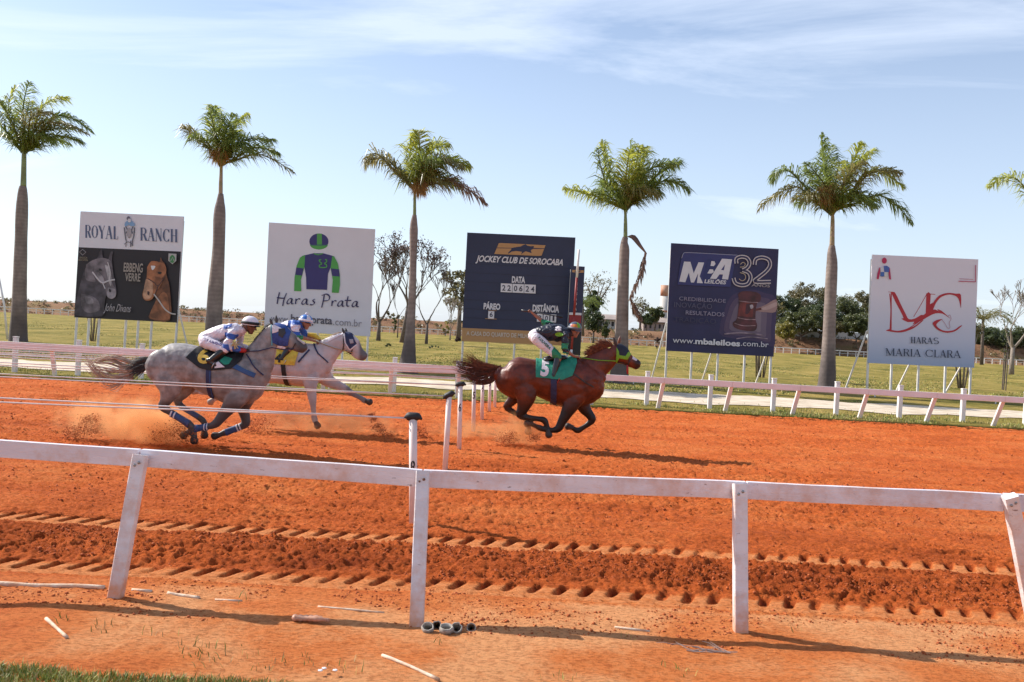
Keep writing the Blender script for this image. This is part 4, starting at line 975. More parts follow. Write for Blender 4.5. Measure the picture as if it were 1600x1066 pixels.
def frond(mb, p0, ctrl, tip, n, L, rnd, droop=1.15, wind=.35, both=1.0):
    pts = [Vector(p) for p in catmull([p0, p0.lerp(ctrl, .55), ctrl, ctrl.lerp(tip, .55) + (ctrl-(p0+tip)/2)*.18, tip], 9)]
    m = len(pts); mb.tube(pts, [.05*(1-.88*i/m) + .004 for i in range(m)], 5)
    tot = n
    for k in range(tot):
        u = .07 + .93*(k + rnd.random()*.6)/tot; fi = u*(m-1); i = min(int(fi), m-2); p = pts[i].lerp(pts[i+1], fi-i)
        t = (pts[i+1]-pts[i]).normalized()
        side = t.cross(Zv); 
        if side.length < .1: side = Yv.copy()
        side.normalize(); up = side.cross(t)
        for sgn in (-1, 1):
            if rnd.random() > both: continue
            ll = L*(.45 + .75*math.sin(math.pi*min(1, u*.9+.12)))*rnd.uniform(.75, 1.15)*(1 if u < .9 else .7)
            d = (side*sgn*rnd.uniform(.55, 1.0) + t*rnd.uniform(.45, .8) + up*rnd.uniform(-.25, .6) + Vector((wind, 0, -.25))*rnd.uniform(.3, 1.1)).normalized()
            q1 = p + d*ll*.5; d2 = (d + Vector((wind*.6, 0, -droop*rnd.uniform(.5, 1.5)))).normalized(); q2 = q1 + d2*ll*.5
            wv = d.cross(Vector((rnd.uniform(-.4, .4), rnd.uniform(-1, 1), rnd.uniform(.2, 1)))).normalized()*rnd.uniform(.017, .029)
            mb.add([p - wv*.5, p + wv*.5, q1 + wv, q1 - wv, q2], [(0, 1, 2, 3), (3, 2, 4)])
def palm(label, base, prof, shaft, crown, fronds, seed, extra=None, shaft_m=None, wind=.18):
    """prof: (px left, px right, py) rows from the ground up; shaft: rows of the smooth green neck"""
    rnd = random.Random(seed); g = G(*base); Y = g.y; k = FOC/Y
    rt = empty('palm_tree', (g.x, Y, 0), label, 'palm tree', 'row of royal palms')
    b = MB(); rows = [(P((a+c)/2, y, Y), (c-a)/2/k) for a, c, y in prof]
    arr = catmull([list(p) + [r] for p, r in rows], 5)
    p_ = [Vector(a[:3].tolist()) for a in arr]; r_ = [a[3]*(1+.012*rnd.uniform(-1, 1)) for a in arr]
    p_.insert(0, p_[0] + Vector((0, 0, -.4))); r_.insert(0, r_[0]*1.08)
    b.tube(p_, r_, 20); b.build('trunk', M_trunk, rt, True)
    b = MB(); rows = [(P((a+c)/2, y, Y), (c-a)/2/k) for a, c, y in shaft]
    arr = catmull([list(p) + [r] for p, r in rows], 4); b.tube([Vector(a[:3]) for a in arr], [a[3] for a in arr], 14); b.build('crownshaft', shaft_m or M_shaft, rt, True)
    c = P(crown[0], crown[1], Y)
    for i, (cx_, cy_, tx, ty, dy, mi, n) in enumerate(fronds):
        ct = P(cx_, cy_, Y) + Vector((0, dy*.55, 0)); tp = P(tx, ty, Y) + Vector((0, dy, 0))
        b = MB(); frond(b, c + Vector((rnd.uniform(-.06, .06), rnd.uniform(-.08, .08), rnd.uniform(-.1, .1))), ct, tp, int(n*1.7), .95, rnd, wind=wind)
        b.build('frond', M_fr[mi], rt)
    return rt
def tuft(n_, x, y, r, seed):
    rt = palms[n_]; b = MB(); rr = random.Random(seed); c = P(x, y, rt.location.y-.4)
    for i in range(520):
        d = Vector((rr.gauss(0, 1), rr.gauss(0, .8), rr.gauss(0, 1))).normalized(); q = c + d*r*rr.uniform(.2, 1); e = q + (d*.25 + Vector((0, 0, -.25)))*rr.uniform(.5, 1.2); w = Vector((.02, 0, .01))
        b.add([q-w, q+w, e], [(0, 1, 2)])
    tag(b.build('dead_flower_tuft', M_tuft, rt), kind='stuff')
M_tuft = leaf_mat('tuft_brown', (.34, .20, .07), (.20, .11, .04), trans=.3)
palm('tall royal palm at the left edge with a bushy windblown crown', (28, 535),
     [(12, 45, 541), (15, 42, 528), (19, 41, 480), (21, 41, 440), (24, 42, 370), (25, 43, 335), (27, 43, 312), (29, 42, 298), (31, 41, 291)], [(32, 41, 292), (33, 41, 270), (34, 41, 245), (35, 40, 236)], (37, 238),
     [(8, 180, 14, 130, .5, 1, 46), (5, 195, -8, 160, -.6, 0, 44), (10, 215, -14, 205, .6, 0, 42), (40, 170, 52, 132, -.4, 0, 44), (60, 165, 96, 148, .6, 1, 46), (85, 180, 136, 203, .4, 0, 50), (80, 195, 146, 214, -.6, 2, 50), (85, 212, 124, 222, .2, 0, 46), (60, 190, 100, 186, -1.3, 2, 46), (50, 190, 88, 170, 1.2, 0, 44), (30, 185, 30, 150, 1.0, 1, 44), (60, 215, 100, 232, -1.0, 0, 40), (30, 195, 18, 165, -1.2, 0, 42), (64, 200, 112, 196, .9, 0, 44), (50, 210, 84, 215, 1.6, 0, 40)], 1, wind=.4)
palm('royal palm with a sparse crown and a brown dead tuft, second from the left', (333, 560),
     [(318, 351, 570), (320, 349, 535), (322, 347, 500), (326, 349, 450), (332, 351, 390), (333.5, 352, 345), (335, 352, 328), (338, 350.5, 316), (341, 349, 303)], [(341.5, 348, 304), (342, 348, 285), (343, 348, 270), (343, 348, 258)], (345, 258),
     [(310, 216, 284, 196, .3, 2, 44), (334, 205, 329, 162, .4, 1, 46), (352, 205, 332, 170, -.5, 0, 40), (360, 205, 382, 175, .4, 1, 46), (356, 215, 375, 186, -.8, 0, 40), (380, 222, 432, 222, -.4, 0, 48), (392, 228, 428, 236, .7, 0, 46), (400, 240, 456, 268, .2, 2, 26), (352, 218, 356, 196, 1.2, 1, 40), (370, 232, 404, 246, -1.0, 0, 40), (330, 226, 312, 222, -1.0, 0, 34), (345, 215, 345, 190, -1.3, 0, 36)], 2, shaft_m=M_shaft2)
palm('royal palm with an open yellow-green crown between the white and the navy board', (637, 585),
     [(616, 656, 592), (623, 651, 569), (629, 649.5, 545), (634, 648.5, 510), (638, 650, 464), (640, 651, 410), (640, 652.5, 375), (640, 653, 360), (641.5, 652, 347), (644.5, 651, 336)], [(645, 650.5, 337), (645.5, 650.3, 320), (646, 650, 300), (646, 650, 294)], (648, 294),
     [(606, 250, 572, 247, .3, 2, 44), (592, 243, 573, 256, -.2, 2, 20), (641, 250, 642, 208, .2, 1, 46), (656, 240, 656, 208, -.4, 1, 46), (668, 235, 698, 223, .4, 1, 48), (690, 250, 733, 260, .1, 1, 50), (684, 256, 722, 268, -.7, 2, 46), (704, 282, 757, 317, .2, 3, 44), (680, 272, 716, 286, .8, 0, 40), (664, 258, 690, 262, -1.2, 0, 42), (648, 260, 660, 238, 1.2, 0, 40), (672, 280, 700, 296, -.8, 2, 34), (640, 275, 618, 262, .9, 0, 30)], 3)
palm('royal palm with a broad dark crown and one broken brown frond hanging beside its trunk', (967, 600),
     [(946, 992, 608), (952, 983, 590), (957, 982, 560), (962, 982, 500), (964.5, 982.5, 455), (967, 983, 410), (968, 983.5, 390), (970, 981, 379), (973, 981.5, 371)], [(974, 980.5, 372), (974.5, 980.2, 350), (975, 979.5, 335), (974, 980, 327)], (977, 327),
     [(930, 305, 882, 293, .2, 1, 50), (950, 270, 943, 218, .3, 1, 48), (946, 290, 932, 236, -.6, 0, 44), (1000, 265, 1009, 228, .3, 1, 46), (1030, 270, 1062, 252, .3, 0, 50), (1034, 284, 1075, 298, 0, 0, 50), (1010, 270, 1046, 262, -.8, 0, 46), (990, 270, 996, 232, -.6, 1, 46), (1000, 290, 1038, 300, .9, 0, 44), (975, 280, 978, 244, -1.2, 1, 44), (990, 300, 1020, 312, -1.1, 2, 40), (1004, 290, 1022, 276, 1.3, 0, 42), (962, 300, 948, 278, 1.2, 0, 40), (990, 286, 1010, 256, 1.5, 2, 40), (955, 312, 925, 304, -.8, 0, 34), (984, 262, 986, 218, .1, 0, 10)], 4)
pr = bpy.data.objects['palm_tree.003']; Y4 = G(967, 600).y
b = MB(); q = [P(981, 370, Y4-.3), P(990, 371, Y4-.4), P(1000, 384, Y4-.5), P(1009, 395, Y4-.5)]
b.loft([(q[0], .02, .03), (q[1], .10, .05), (q[2], .07, .04), (q[3], .03, .02)], 10, 3); ds = b.build('dead_frond', M_fr[3], pr, True)
b = MB(); rr_ = random.Random(5); frond(b, P(1009, 395, Y4-.5), P(1003, 425, Y4-.5), P(984, 468, Y4-.5), 90, .42, rr_, droop=1.6, wind=.1)
frond(b, P(985, 466, Y4-.5), P(990, 482, Y4-.5), P(1001, 500, Y4-.5), 60, .45, rr_, droop=1.4, wind=.15)
b.build('hanging_frond', M_fr[3], pr)
palm('full crowned royal palm between the dark blue board and the red lettered board', (1293, 612),
     [(1270, 1314, 619), (1277, 1306, 605), (1281, 1305.5, 580), (1285, 1305, 535), (1288, 1306, 480), (1290.5, 1308, 430), (1292, 1308, 410), (1293, 1306, 395), (1295.5, 1304.5, 384)], [(1296, 1304, 385), (1297, 1304, 365), (1298, 1304, 345), (1298.5, 1303, 333)], (1301, 333),
     [(1236, 268, 1209, 281, .2, 0, 50), (1246, 292, 1187, 327, .1, 2, 50), (1290, 265, 1286, 207, .2, 0, 52), (1296, 262, 1310, 222, .9, 0, 44), (1335, 262, 1370, 232, .3, 1, 50), (1325, 262, 1338, 228, -.6, 1, 46), (1358, 268, 1414, 292, .2, 1, 54), (1372, 306, 1420, 350, -.2, 0, 54), (1350, 276, 1392, 276, -.9, 2, 46), (1340, 300, 1384, 318, .9, 0, 44), (1280, 290, 1248, 262, -1.0, 0, 42), (1316, 272, 1330, 244, 1.3, 1, 44), (1310, 285, 1330, 262, -1.4, 2, 42), (1290, 285, 1276, 258, 1.4, 0, 40), (1320, 310, 1350, 330, -1.2, 0, 40), (1270, 306, 1230, 316, -1.0, 2, 40), (1285, 310, 1256, 312, 1.1, 0, 36)], 5, shaft_m=M_shaft2)
palm('royal palm outside the right edge, only one frond tip reaching into the frame', (1640, 628),
     [(1618, 1662, 636), (1625, 1655, 622), (1631, 1654, 560), (1638, 1656, 430), (1641, 1652, 402)], [(1643, 1651, 403), (1645, 1650, 352)], (1647, 350),
     [(1590, 280, 1548, 290, .1, 1, 50), (1600, 305, 1560, 330, .3, 0, 40)[:0] or (1640, 280, 1636, 226, .3, 0, 46), (1690, 280, 1740, 300, .2, 0, 46), (1680, 270, 1720, 250, -.6, 1, 44), (1610, 300, 1600, 330, -1.0, 0, 40)[:0] or (1660, 280, 1680, 240, .8, 0, 40)], 6)

palms = {k: bpy.data.objects['palm_tree' + ('.%03d' % k if k else '')] for k in range(6)}
tuft(1, 343, 235, .42, 1); tuft(4, 1291, 296, .36, 2); tuft(2, 655, 288, .22, 3)
# ------------------------------------------------------------------ trees of the infield and beyond
M_bark = mat('grey_bark', (.17, .13, .11), .9, (.09, .07, .06), 5, .4, 20)
M_bark2 = mat('pale_bark', (.30, .25, .21), .9, (.20, .16, .13), 5, .3, 20)
M_leafs = [leaf_mat('leaf_dark', (.065, .085, .030), (.035, .05, .018), .5, .2), leaf_mat('leaf_mid', (.10, .11, .038), (.055, .07, .024), .5, .25), leaf_mat('leaf_olive', (.15, .13, .06), (.085, .08, .036), .5, .25), leaf_mat('leaf_purple_brown', (.10, .06, .055), (.06, .035, .035), .8, .1), leaf_mat('leaf_yellow', (.22, .19, .04), (.10, .10, .03), .8, .3)]
def branches(mb, p, d, L, r, depth, rnd, spread, tips, up=.15, kids=(2, 3)):
    n = 4; pts = [p]; rs = [r]; q = p; dd = d.copy()
    for i in range(n):
        dd = (dd + Vector((rnd.uniform(-.16, .16), rnd.uniform(-.16, .16), rnd.uniform(-.08, .12)+up*.3))).normalized(); q = q + dd*L/n; pts.append(q); rs.append(r*(1-.45*(i+1)/n))
    rs = [max(q_, .022) for q_ in rs]; mb.tube(pts, rs, 6 if depth > 2 else 4, cap=depth < 1)
    if depth == 0: tips.append(q); return
    for k in range(rnd.randint(*kids)):
        a = rnd.uniform(0, 6.283); s = rnd.uniform(.5, 1.1)*spread
        e = (dd + (Vector((math.cos(a), math.sin(a)*.8, 0)))*s + Vector((0, 0, up))).normalized()
        st = pts[-1] if k < 2 else pts[-2]
        branches(mb, st, e, L*rnd.uniform(.62, .85), rs[-1]*rnd.uniform(.6, .8), depth-1, rnd, spread, tips, up, kids)
def leaves(mb, c, rad, n, s, rnd, squash=.7, clump=0):
    cl = [c] if not clump else [c + Vector((rnd.gauss(0, .5)*rad, rnd.gauss(0, .5)*rad, rnd.gauss(0, .42)*rad*squash)) for _ in range(clump)]
    rr = rad if not clump else rad*.36
    for i in range(n):
        q = cl[i % len(cl)]; th = rnd.uniform(0, 6.283); z = rnd.uniform(-1, 1); w = math.sqrt(1-z*z); k = rr*rnd.uniform(.3, 1.05)
        p = q + Vector((w*math.cos(th)*k, w*math.sin(th)*k, z*k*squash))
        a = Vector((rnd.uniform(-1, 1), rnd.uniform(-1, 1), rnd.uniform(-1, 1))).normalized(); b_ = a.cross(Vector((rnd.uniform(-1, 1), rnd.uniform(-1, 1), rnd.uniform(-1, 1)))).normalized()
        ss = s*rnd.uniform(.6, 1.3)
        mb.add([p - a*ss*.5, p + b_*ss*.28, p + a*ss*.5, p - b_*ss*.28], [(0, 1, 2, 3)])
def tree(label, base, top_y, w_px, Y=None, mi=0, seed=1, n=2600, s=.35, cl=30, bare=False, cat='tree', name='tree', group=None, trunk_frac=.35, depth=4, spread=.55, bark=None, kids=(2, 3), leaf_n=0, squash=.75, lean=0.0, tr=.05):
    rnd = random.Random(seed)
    g = G(*base) if Y is None else P(base[0], base[1], Y); Y = g.y; k = FOC/Y
    g.z = float(infield_fn(np.array([g.x]), np.array([Y]))[0][0]) if Y < 148 or Y > 170 else g.z
    h = P(base[0], top_y, Y).z - g.z; W = w_px/k
    rt = empty(name, g, label, cat, group)
    b = MB(); tips = []
    if bare:
        th = h*trunk_frac; d0 = Vector((lean, 0, 1)).normalized()
        b.tube([g - d0*.2, g + d0*th*.5, g + d0*th], [h*tr*.62, h*tr*.45, h*tr*.4], 8)
        nk = rnd.randint(2, 3)
        for kx in range(nk):
            a = kx*6.283/nk + rnd.uniform(-.5, .5); e = Vector((math.cos(a)*spread + lean, math.sin(a)*spread*.6, .9)).normalized()
            branches(b, g + d0*th*rnd.uniform(.9, 1), e, h*.235, h*tr*.30, depth, rnd, spread, tips, .12, kids)
        b.build('trunk', bark or M_bark, rt, True)
        if leaf_n:
            b = MB()
            for t_ in tips: leaves(b, t_, s*2.2, leaf_n, s, rnd)
            b.build('crown', M_leafs[mi], rt)
    else:
        th = h*trunk_frac
        b.tube([g - Zv*.3, g + Vector((lean*th*.5, 0, th*.5)), g + Vector((lean*th, 0, th))], [h*.035, h*.028, h*.024], 7)
        for kx in range(5):
            a = kx*1.256 + rnd.uniform(-.3, .3); c = g + Vector((lean*th, 0, th*.95))
            b.tube([c, c + Vector((math.cos(a)*W*.18, math.sin(a)*W*.18, h*.18)), c + Vector((math.cos(a)*W*.32, math.sin(a)*W*.3, h*.34))], [h*.016, h*.011, h*.005], 5)
        b.build('trunk', bark or M_bark, rt, True)
        b = MB(); hh = (h-th)/2; sq = 1.0
        ccs = []
        for i in range(cl):
            th_ = rnd.uniform(0, 6.283); zz = rnd.uniform(-1, 1); w = math.sqrt(max(0, 1-zz*zz)); q_ = rnd.uniform(.35, .86)
            ccs.append((g + Vector((lean*th + w*math.cos(th_)*W/2*q_, w*math.sin(th_)*W/2*q_, th*.9 + hh + zz*hh*q_)), rnd.uniform(.14, .34)*min(W, 2.2*hh)*(.72 if cl < 60 else .5)))
        for (cc, rr) in ccs: leaves(b, cc, rr, n//cl, s, rnd, .75)
        b.build('crown', M_leafs[mi], rt)
    return rt
# bare and thinly leaved trees between the boards
tree('leafless grey tree forking low, just right of the white jersey board', (591, 533), 388, 120, bare=True, seed=11, depth=5, spread=.62, trunk_frac=.2, mi=3, tr=.045, kids=(2, 3))
tree('bare tree holding bunches of dark dry pods behind the third palm', (628, 534), 382, 150, Y=84, bare=True, seed=23, depth=4, spread=.75, trunk_frac=.40, mi=3, s=.22, leaf_n=7, tr=.045, lean=.12, kids=(3, 3))
tree('slim leafless tree just left of the navy board', (666, 538), 415, 90, bare=True, seed=31, depth=5, spread=.5, trunk_frac=.25, tr=.038, kids=(2, 3))
tree('thin young bare tree left of the third palm, farthest of the bare ones', (621, 528), 440, 40, bare=True, seed=37, depth=4, spread=.3, trunk_frac=.35, tr=.02)
tree('spindly bare tree with white twigs at the edge of the navy board', (703, 532), 455, 50, bare=True, seed=41, depth=4, spread=.45, trunk_frac=.2, bark=M_bark2, tr=.03)
tree('tall airy leafy tree half hidden behind the navy board', (716, 531), 408, 62, Y=112, mi=2, seed=43, n=1500, s=.42, cl=22, trunk_frac=.42)
rt = tree('small round yellow-tipped bush on the bank left of the third palm', (616, 512), 494, 14, Y=138, mi=1, seed=44, n=300, s=.3, cl=6, cat='bush', name='bush', trunk_frac=.1)
tree('low dark bush at the foot of the white-twigged tree', (714, 533), 524, 22, Y=100, mi=3, seed=45, n=300, s=.3, cl=6, cat='bush', name='bush', trunk_frac=.05)
tree('green and yellow bush behind the navy board edge on the bank', (696, 514), 498, 18, Y=140, mi=4, seed=46, n=300, s=.3, cl=6, cat='bush', name='bush', trunk_frac=.1)
tree('orange-brown dry shrub on the bank skyline right of the white board', (612, 500), 486, 30, Y=158, mi=2, seed=47, n=300, s=.4, cl=6, cat='bush', name='bush', trunk_frac=.1)
# bunches of bare stems behind the boards
def stems(label, base, spread_px, top_y, seed, n=9):
    g = G(*base); k = FOC/g.y; rnd = random.Random(seed); rt = empty('stem_clump', g, label, 'shrub')
    for i in range(n):
        u = (i/(n-1)-.5); b = MB(); h = (base[1]-top_y)/k*rnd.uniform(.85, 1.1)
        p0 = g + Vector((u*.35, rnd.uniform(-.15, .15), -.05)); p2 = g + Vector((u*spread_px*2/k*.5 + rnd.uniform(-.05, .05), rnd.uniform(-.5, .5), h))
        b.tube([p0, p0.lerp(p2, .5) + Vector((rnd.uniform(-.05, .05), 0, 0)), p2], [.035, .028, .015], 6); b.build('stem', M_bark2 if i % 3 else M_bark, rt, True)
        b = MB()
        for q in range(14): leaves(b, p2 + Vector((rnd.uniform(-.2, .2), rnd.uniform(-.2, .2), -rnd.random()*.5)), .2, 4, .22, rnd)
        b.build('leaf_tuft', M_leafs[2], rt)
stems('clump of bare forking stems behind the horse photo billboard', (146, 534), 34, 440, 1, 6)
stems('clump of straight bare stems under the dark blue auction board', (1188, 592), 40, 470, 2, 9)
stems('fan of reddish bare stems under the right half of the red lettered board', (1503, 608), 44, 500, 3, 10)
# right side
tree('pale leafless tree at the right edge beyond the last board', (1580, 586), 438, 130, bare=True, seed=61, depth=5, spread=.7, trunk_frac=.3, bark=M_bark2, tr=.05, kids=(2, 3))
def small_palm(label, base, top, Y, seed, n=14, L=2.6, mi=0):
    g = P(*base, Y); c = P(*top, Y); rnd = random.Random(seed); rt = empty('small_palm', g, label, 'palm tree')
    b = MB(); b.tube([g - Zv*.3, g.lerp(c, .5), c], [.22, .17, .14], 8); b.build('trunk', M_bark, rt, True)
    for i in range(n):
        a = i*6.283/n + rnd.uniform(-.2, .2); e = rnd.uniform(.2, 1.0); d = Vector((math.cos(a), math.sin(a), 0)); b = MB()
        frond(b, c, c + d*L*.5 + Zv*L*.5*e, c + d*L + Zv*L*(.4*e-.35) + Xv*.4, 16, L*.32, rnd, 1.2, .3); b.build('frond', M_fr[mi], rt)
small_palm('dense low palm peeping out right of the last board', (1534, 566), (1536, 500), 100, 3, 20, 3.0, 2)
small_palm('small feathery palm between the finish sign and the fourth palm', (911, 522), (911, 475), 135, 5, 16, 3.4, 0)
# staked sapling
g = G(1568, 610); rt = empty('staked_sapling', g, 'dark sapling between tall thin stakes at the right edge of the infield', 'sapling'); k = FOC/g.y
for (a, hh) in ((-6, 60), (4, 66), (0, 54)):
    b = MB(); b.tube([g + Vector((a/k, .1*a, -.1)), g + Vector((a/k, .1*a, hh/k))], .03, 6); b.build('stake', M_bark, rt)
b = MB(); b.tube([g, g + Vector((.05, 0, 55/k)), g + Vector((-.02, 0, 110/k))], [.03, .02, .01], 6); b.build('stem', M_bark, rt)
b = MB(); rnd = random.Random(3)
for q in range(40): leaves(b, g + Vector((rnd.uniform(-.25, .25), rnd.uniform(-.2, .2), (45+rnd.random()*75)/k)), .2, 5, .12, rnd)
b.build('crown', M_leafs[1], rt)
# wood on the bank between the dark blue and the white board, tree by tree
wood = [(1222, 520, 452, 46, 158, 0, 'dark round tree touching the right edge of the dark blue board'), (1258, 520, 436, 66, 166, 2, 'tallest loose-crowned tree rising over the wood right of the dark blue board'),
 (1252, 528, 478, 60, 152, 1, 'mid green tree in front of the loose-crowned tall one'), (1282, 526, 468, 50, 156, 0, 'dark green tree hard against the left side of the fifth palm'),
 (1318, 526, 458, 50, 160, 1, 'rounded olive tree hard against the right side of the fifth palm'), (1345, 526, 452, 60, 164, 2, 'broad brownish crown beside the red lettered board'), (1338, 532, 486, 50, 150, 1, 'lower bushy tree left of the red lettered board'),
 (1380, 530, 450, 60, 162, 1, 'tree hidden mostly behind the left edge of the red lettered board'), (1228, 534, 498, 30, 150, 4, 'small yellow flowering tree at the corner of the dark blue board'), (1300, 534, 496, 36, 151, 2, 'low brown tree seen directly behind the fifth palm trunk'),
 (1560, 548, 512, 60, 156, 0, 'dark tree low on the skyline behind the pale leafless tree'), (1600, 550, 506, 70, 158, 1, 'tree cut by the right edge of the picture, low on the skyline'), (1530, 546, 505, 50, 160, 1, 'tree on the skyline behind the low palm')]
for i, (x, y, t, w, Y, mi, lab) in enumerate(wood): tree(lab, (x, y), t, int(w*1.35), Y=Y, mi=mi, seed=100+i, n=8500 if w > 45 else 4200, s=.34, cl=85, trunk_frac=.06 if mi != 2 else .3)
mid = [(924, 512, 447, 30, 150, 0, 'dark tree with a rounded top above the low roof'), (928, 510, 478, 46, 146, 0, 'wide dark umbrella-shaped tree in front of the white pillars'), (930, 508, 414, 66, 175, 2, 'tall see-through tree with scattered leaf clusters between the finish sign and fourth palm'),
 (1023, 514, 477, 28, 152, 1, 'small round green tree left of the water tower'), (1000, 512, 462, 34, 165, 2, 'hazy thin tree right of the fourth palm'), (1010, 514, 490, 30, 150, 0, 'low dark tree between the fourth palm and the round green one'), (945, 535, 505, 12, 140, 1, 'small spindly green tree at the foot of the bank')]
for i, (x, y, t, w, Y, mi, lab) in enumerate(mid): tree(lab, (x, y), t, w, Y=Y, mi=mi, seed=200+i, n=700 if mi == 2 else 3200, s=.36, cl=60 if mi == 2 else 34, trunk_frac=.4 if mi == 2 else .3)
# scrub on top of the bank, both sides: too small to tell apart
rnd = random.Random(12); b = MB()
for i in range(520):
    x = rnd.uniform(-105, 95); y = rnd.uniform(151, 162)
    if -22 < x < -8 and rnd.random() < .3: continue
    z = float(infield_fn(np.array([x]), np.array([y]))[0][0]); leaves(b, Vector((x, y, z+.2)), rnd.uniform(.3, .9), 26, .32, rnd)
tag(b.build('scrub', M_leafs[2]), 'low olive scrub growing all along the far bank', 'scrub', kind='stuff')
b = MB()
for i in range(420):
    x = rnd.uniform(-105, 100); y = rnd.uniform(149, 156); z = float(infield_fn(np.array([x]), np.array([y]))[0][0]); leaves(b, Vector((x, y, z+.1)), rnd.uniform(.3, .8), 20, .3, rnd)
tag(b.build('scrub', mat('dry_scrub', (.26, .15, .08), .9, (.14, .09, .05), .6)), 'dry reddish weeds covering the face of the far bank', 'scrub', kind='stuff')
# weeds on the infield
tree('low green weed patch in the grass right of the leafless forked tree', (604, 543), 536, 22, mi=1, seed=71, n=350, s=.14, cl=8, cat='weed', name='weed_patch', trunk_frac=.05)
tree('low grey-green weed patch under the slim leafless tree', (679, 546), 540, 24, mi=1, seed=72, n=350, s=.14, cl=8, cat='weed', name='weed_patch', trunk_frac=.05)
tree('bright green weed tuft in the grass under the auction board', (1162, 572), 567, 14, mi=4, seed=73, n=250, s=.12, cl=6, cat='weed', name='weed_patch', trunk_frac=.05)
tree('round dark bush at the far rail left of the auction board', (1027, 535), 526, 16, Y=120, mi=3, seed=74, n=350, s=.22, cl=8, cat='bush', name='bush', trunk_frac=.05)

# ------------------------------------------------------------------ far buildings
M_conc = mat('old_white_wall', (.60, .56, .52), .8, (.48, .44, .40), .5); M_roof = mat('roof_sheet', (.42, .34, .30), .7, (.3, .24, .21), .6); M_dark = mat('dark_opening', (.04, .035, .035), .8)
M_orange = mat('orange_paint', (.45, .16, .08), .7, (.5, .3, .2), .8)
a = P(1037, 520, 172); c = P(1040, 446, 172); rt = empty('water_tower', (a.x, 172, 0), 'tall pale cylindrical water tower with a rusty orange top left of the auction board', 'tower')
b = MB(); b.tube([(a.x, 172, 0), (a.x, 172, c.z*.82)], 1.0, 18); b.build('tank_wall', M_conc, rt, True)
b = MB(); b.tube([(a.x, 172, c.z*.82+.01), (a.x, 172, c.z)], 1.03, 18); b.build('tank_top', M_orange, rt, True)
b = MB(); b.tube([(a.x, 172, c.z*.55), (a.x, 172, c.z*.58)], 1.05, 18); b.build('ring', M_orange, rt, True)
def house(label, x0, x1, ytop, ybot, Y, col, nwin, roof=True, name='building'):
    a = P(x0, ybot, Y); c = P(x1, ytop, Y); x_ = (a.x+c.x)/2; w = c.x-a.x; z0 = float(infield_fn(np.array([x_]), np.array([Y]))[0][0]) - .4; z1 = max(c.z, z0+.7)
    rt = empty(name, (x_, Y, z0), label, 'building')
    b = MB(); b.box((x_, Y+3, (z0+z1)/2), w, 6, z1-z0); b.build('wall', col, rt)
    if roof:
        b = MB(); b.add([(x_-w/2-.4, Y-.6, z1), (x_+w/2+.4, Y-.6, z1), (x_+w/2+.4, Y+3, z1+.9), (x_-w/2-.4, Y+3, z1+.9), (x_-w/2-.4, Y+6.6, z1), (x_+w/2+.4, Y+6.6, z1), (x_-w/2-.4, Y-.6, z1-.15), (x_+w/2+.4, Y-.6, z1-.15)], [(0, 1, 2, 3), (3, 2, 5, 4), (6, 7, 1, 0), (0, 3, 4), (1, 5, 2)]); b.build('roof', M_roof, rt)
    for i in range(nwin):
        wx = x_ - w/2 + w*(i+.5)/nwin; b = MB(); b.box((wx, Y-.02, z0+(z1-z0)*.62), w/nwin*.4, .1, (z1-z0)*.35); o = b.build('window', M_dark, rt)
house('low brown roofed house on the bank between the finish sign and the fourth palm', 933, 972, 500, 516, 160, M_conc, 4)
house('white pillared shed partly hidden by the umbrella-shaped tree', 893, 922, 494, 515, 164, M_conc, 3, False)
house('low dark building between the fourth palm and the water tower', 1005, 1042, 504, 516, 168, M_roof, 5)
house('long low white wall in front of the wood, right of the auction board', 1212, 1352, 521, 529, 158.5, M_conc, 0, False)
house('pale house seen under the trees beyond the low palm', 1546, 1600, 540, 549, 159, M_conc, 2)
# wooden utility posts on the left skyline
for i, (x, lab) in enumerate(((4, 'leftmost thin bent pole at the left edge of the picture'),)):
    a = P(12, 520, 40.0); c = P(-2, 432, 40); b = MB(); b.tube([a - Zv*.3, a.lerp(c, .5) + Xv*.04, c], [.05, .045, .04], 8)
    tag(b.build('leaning_pole', M_leg, None, True, origin=(a.x, 40, 0)), lab, 'pole')
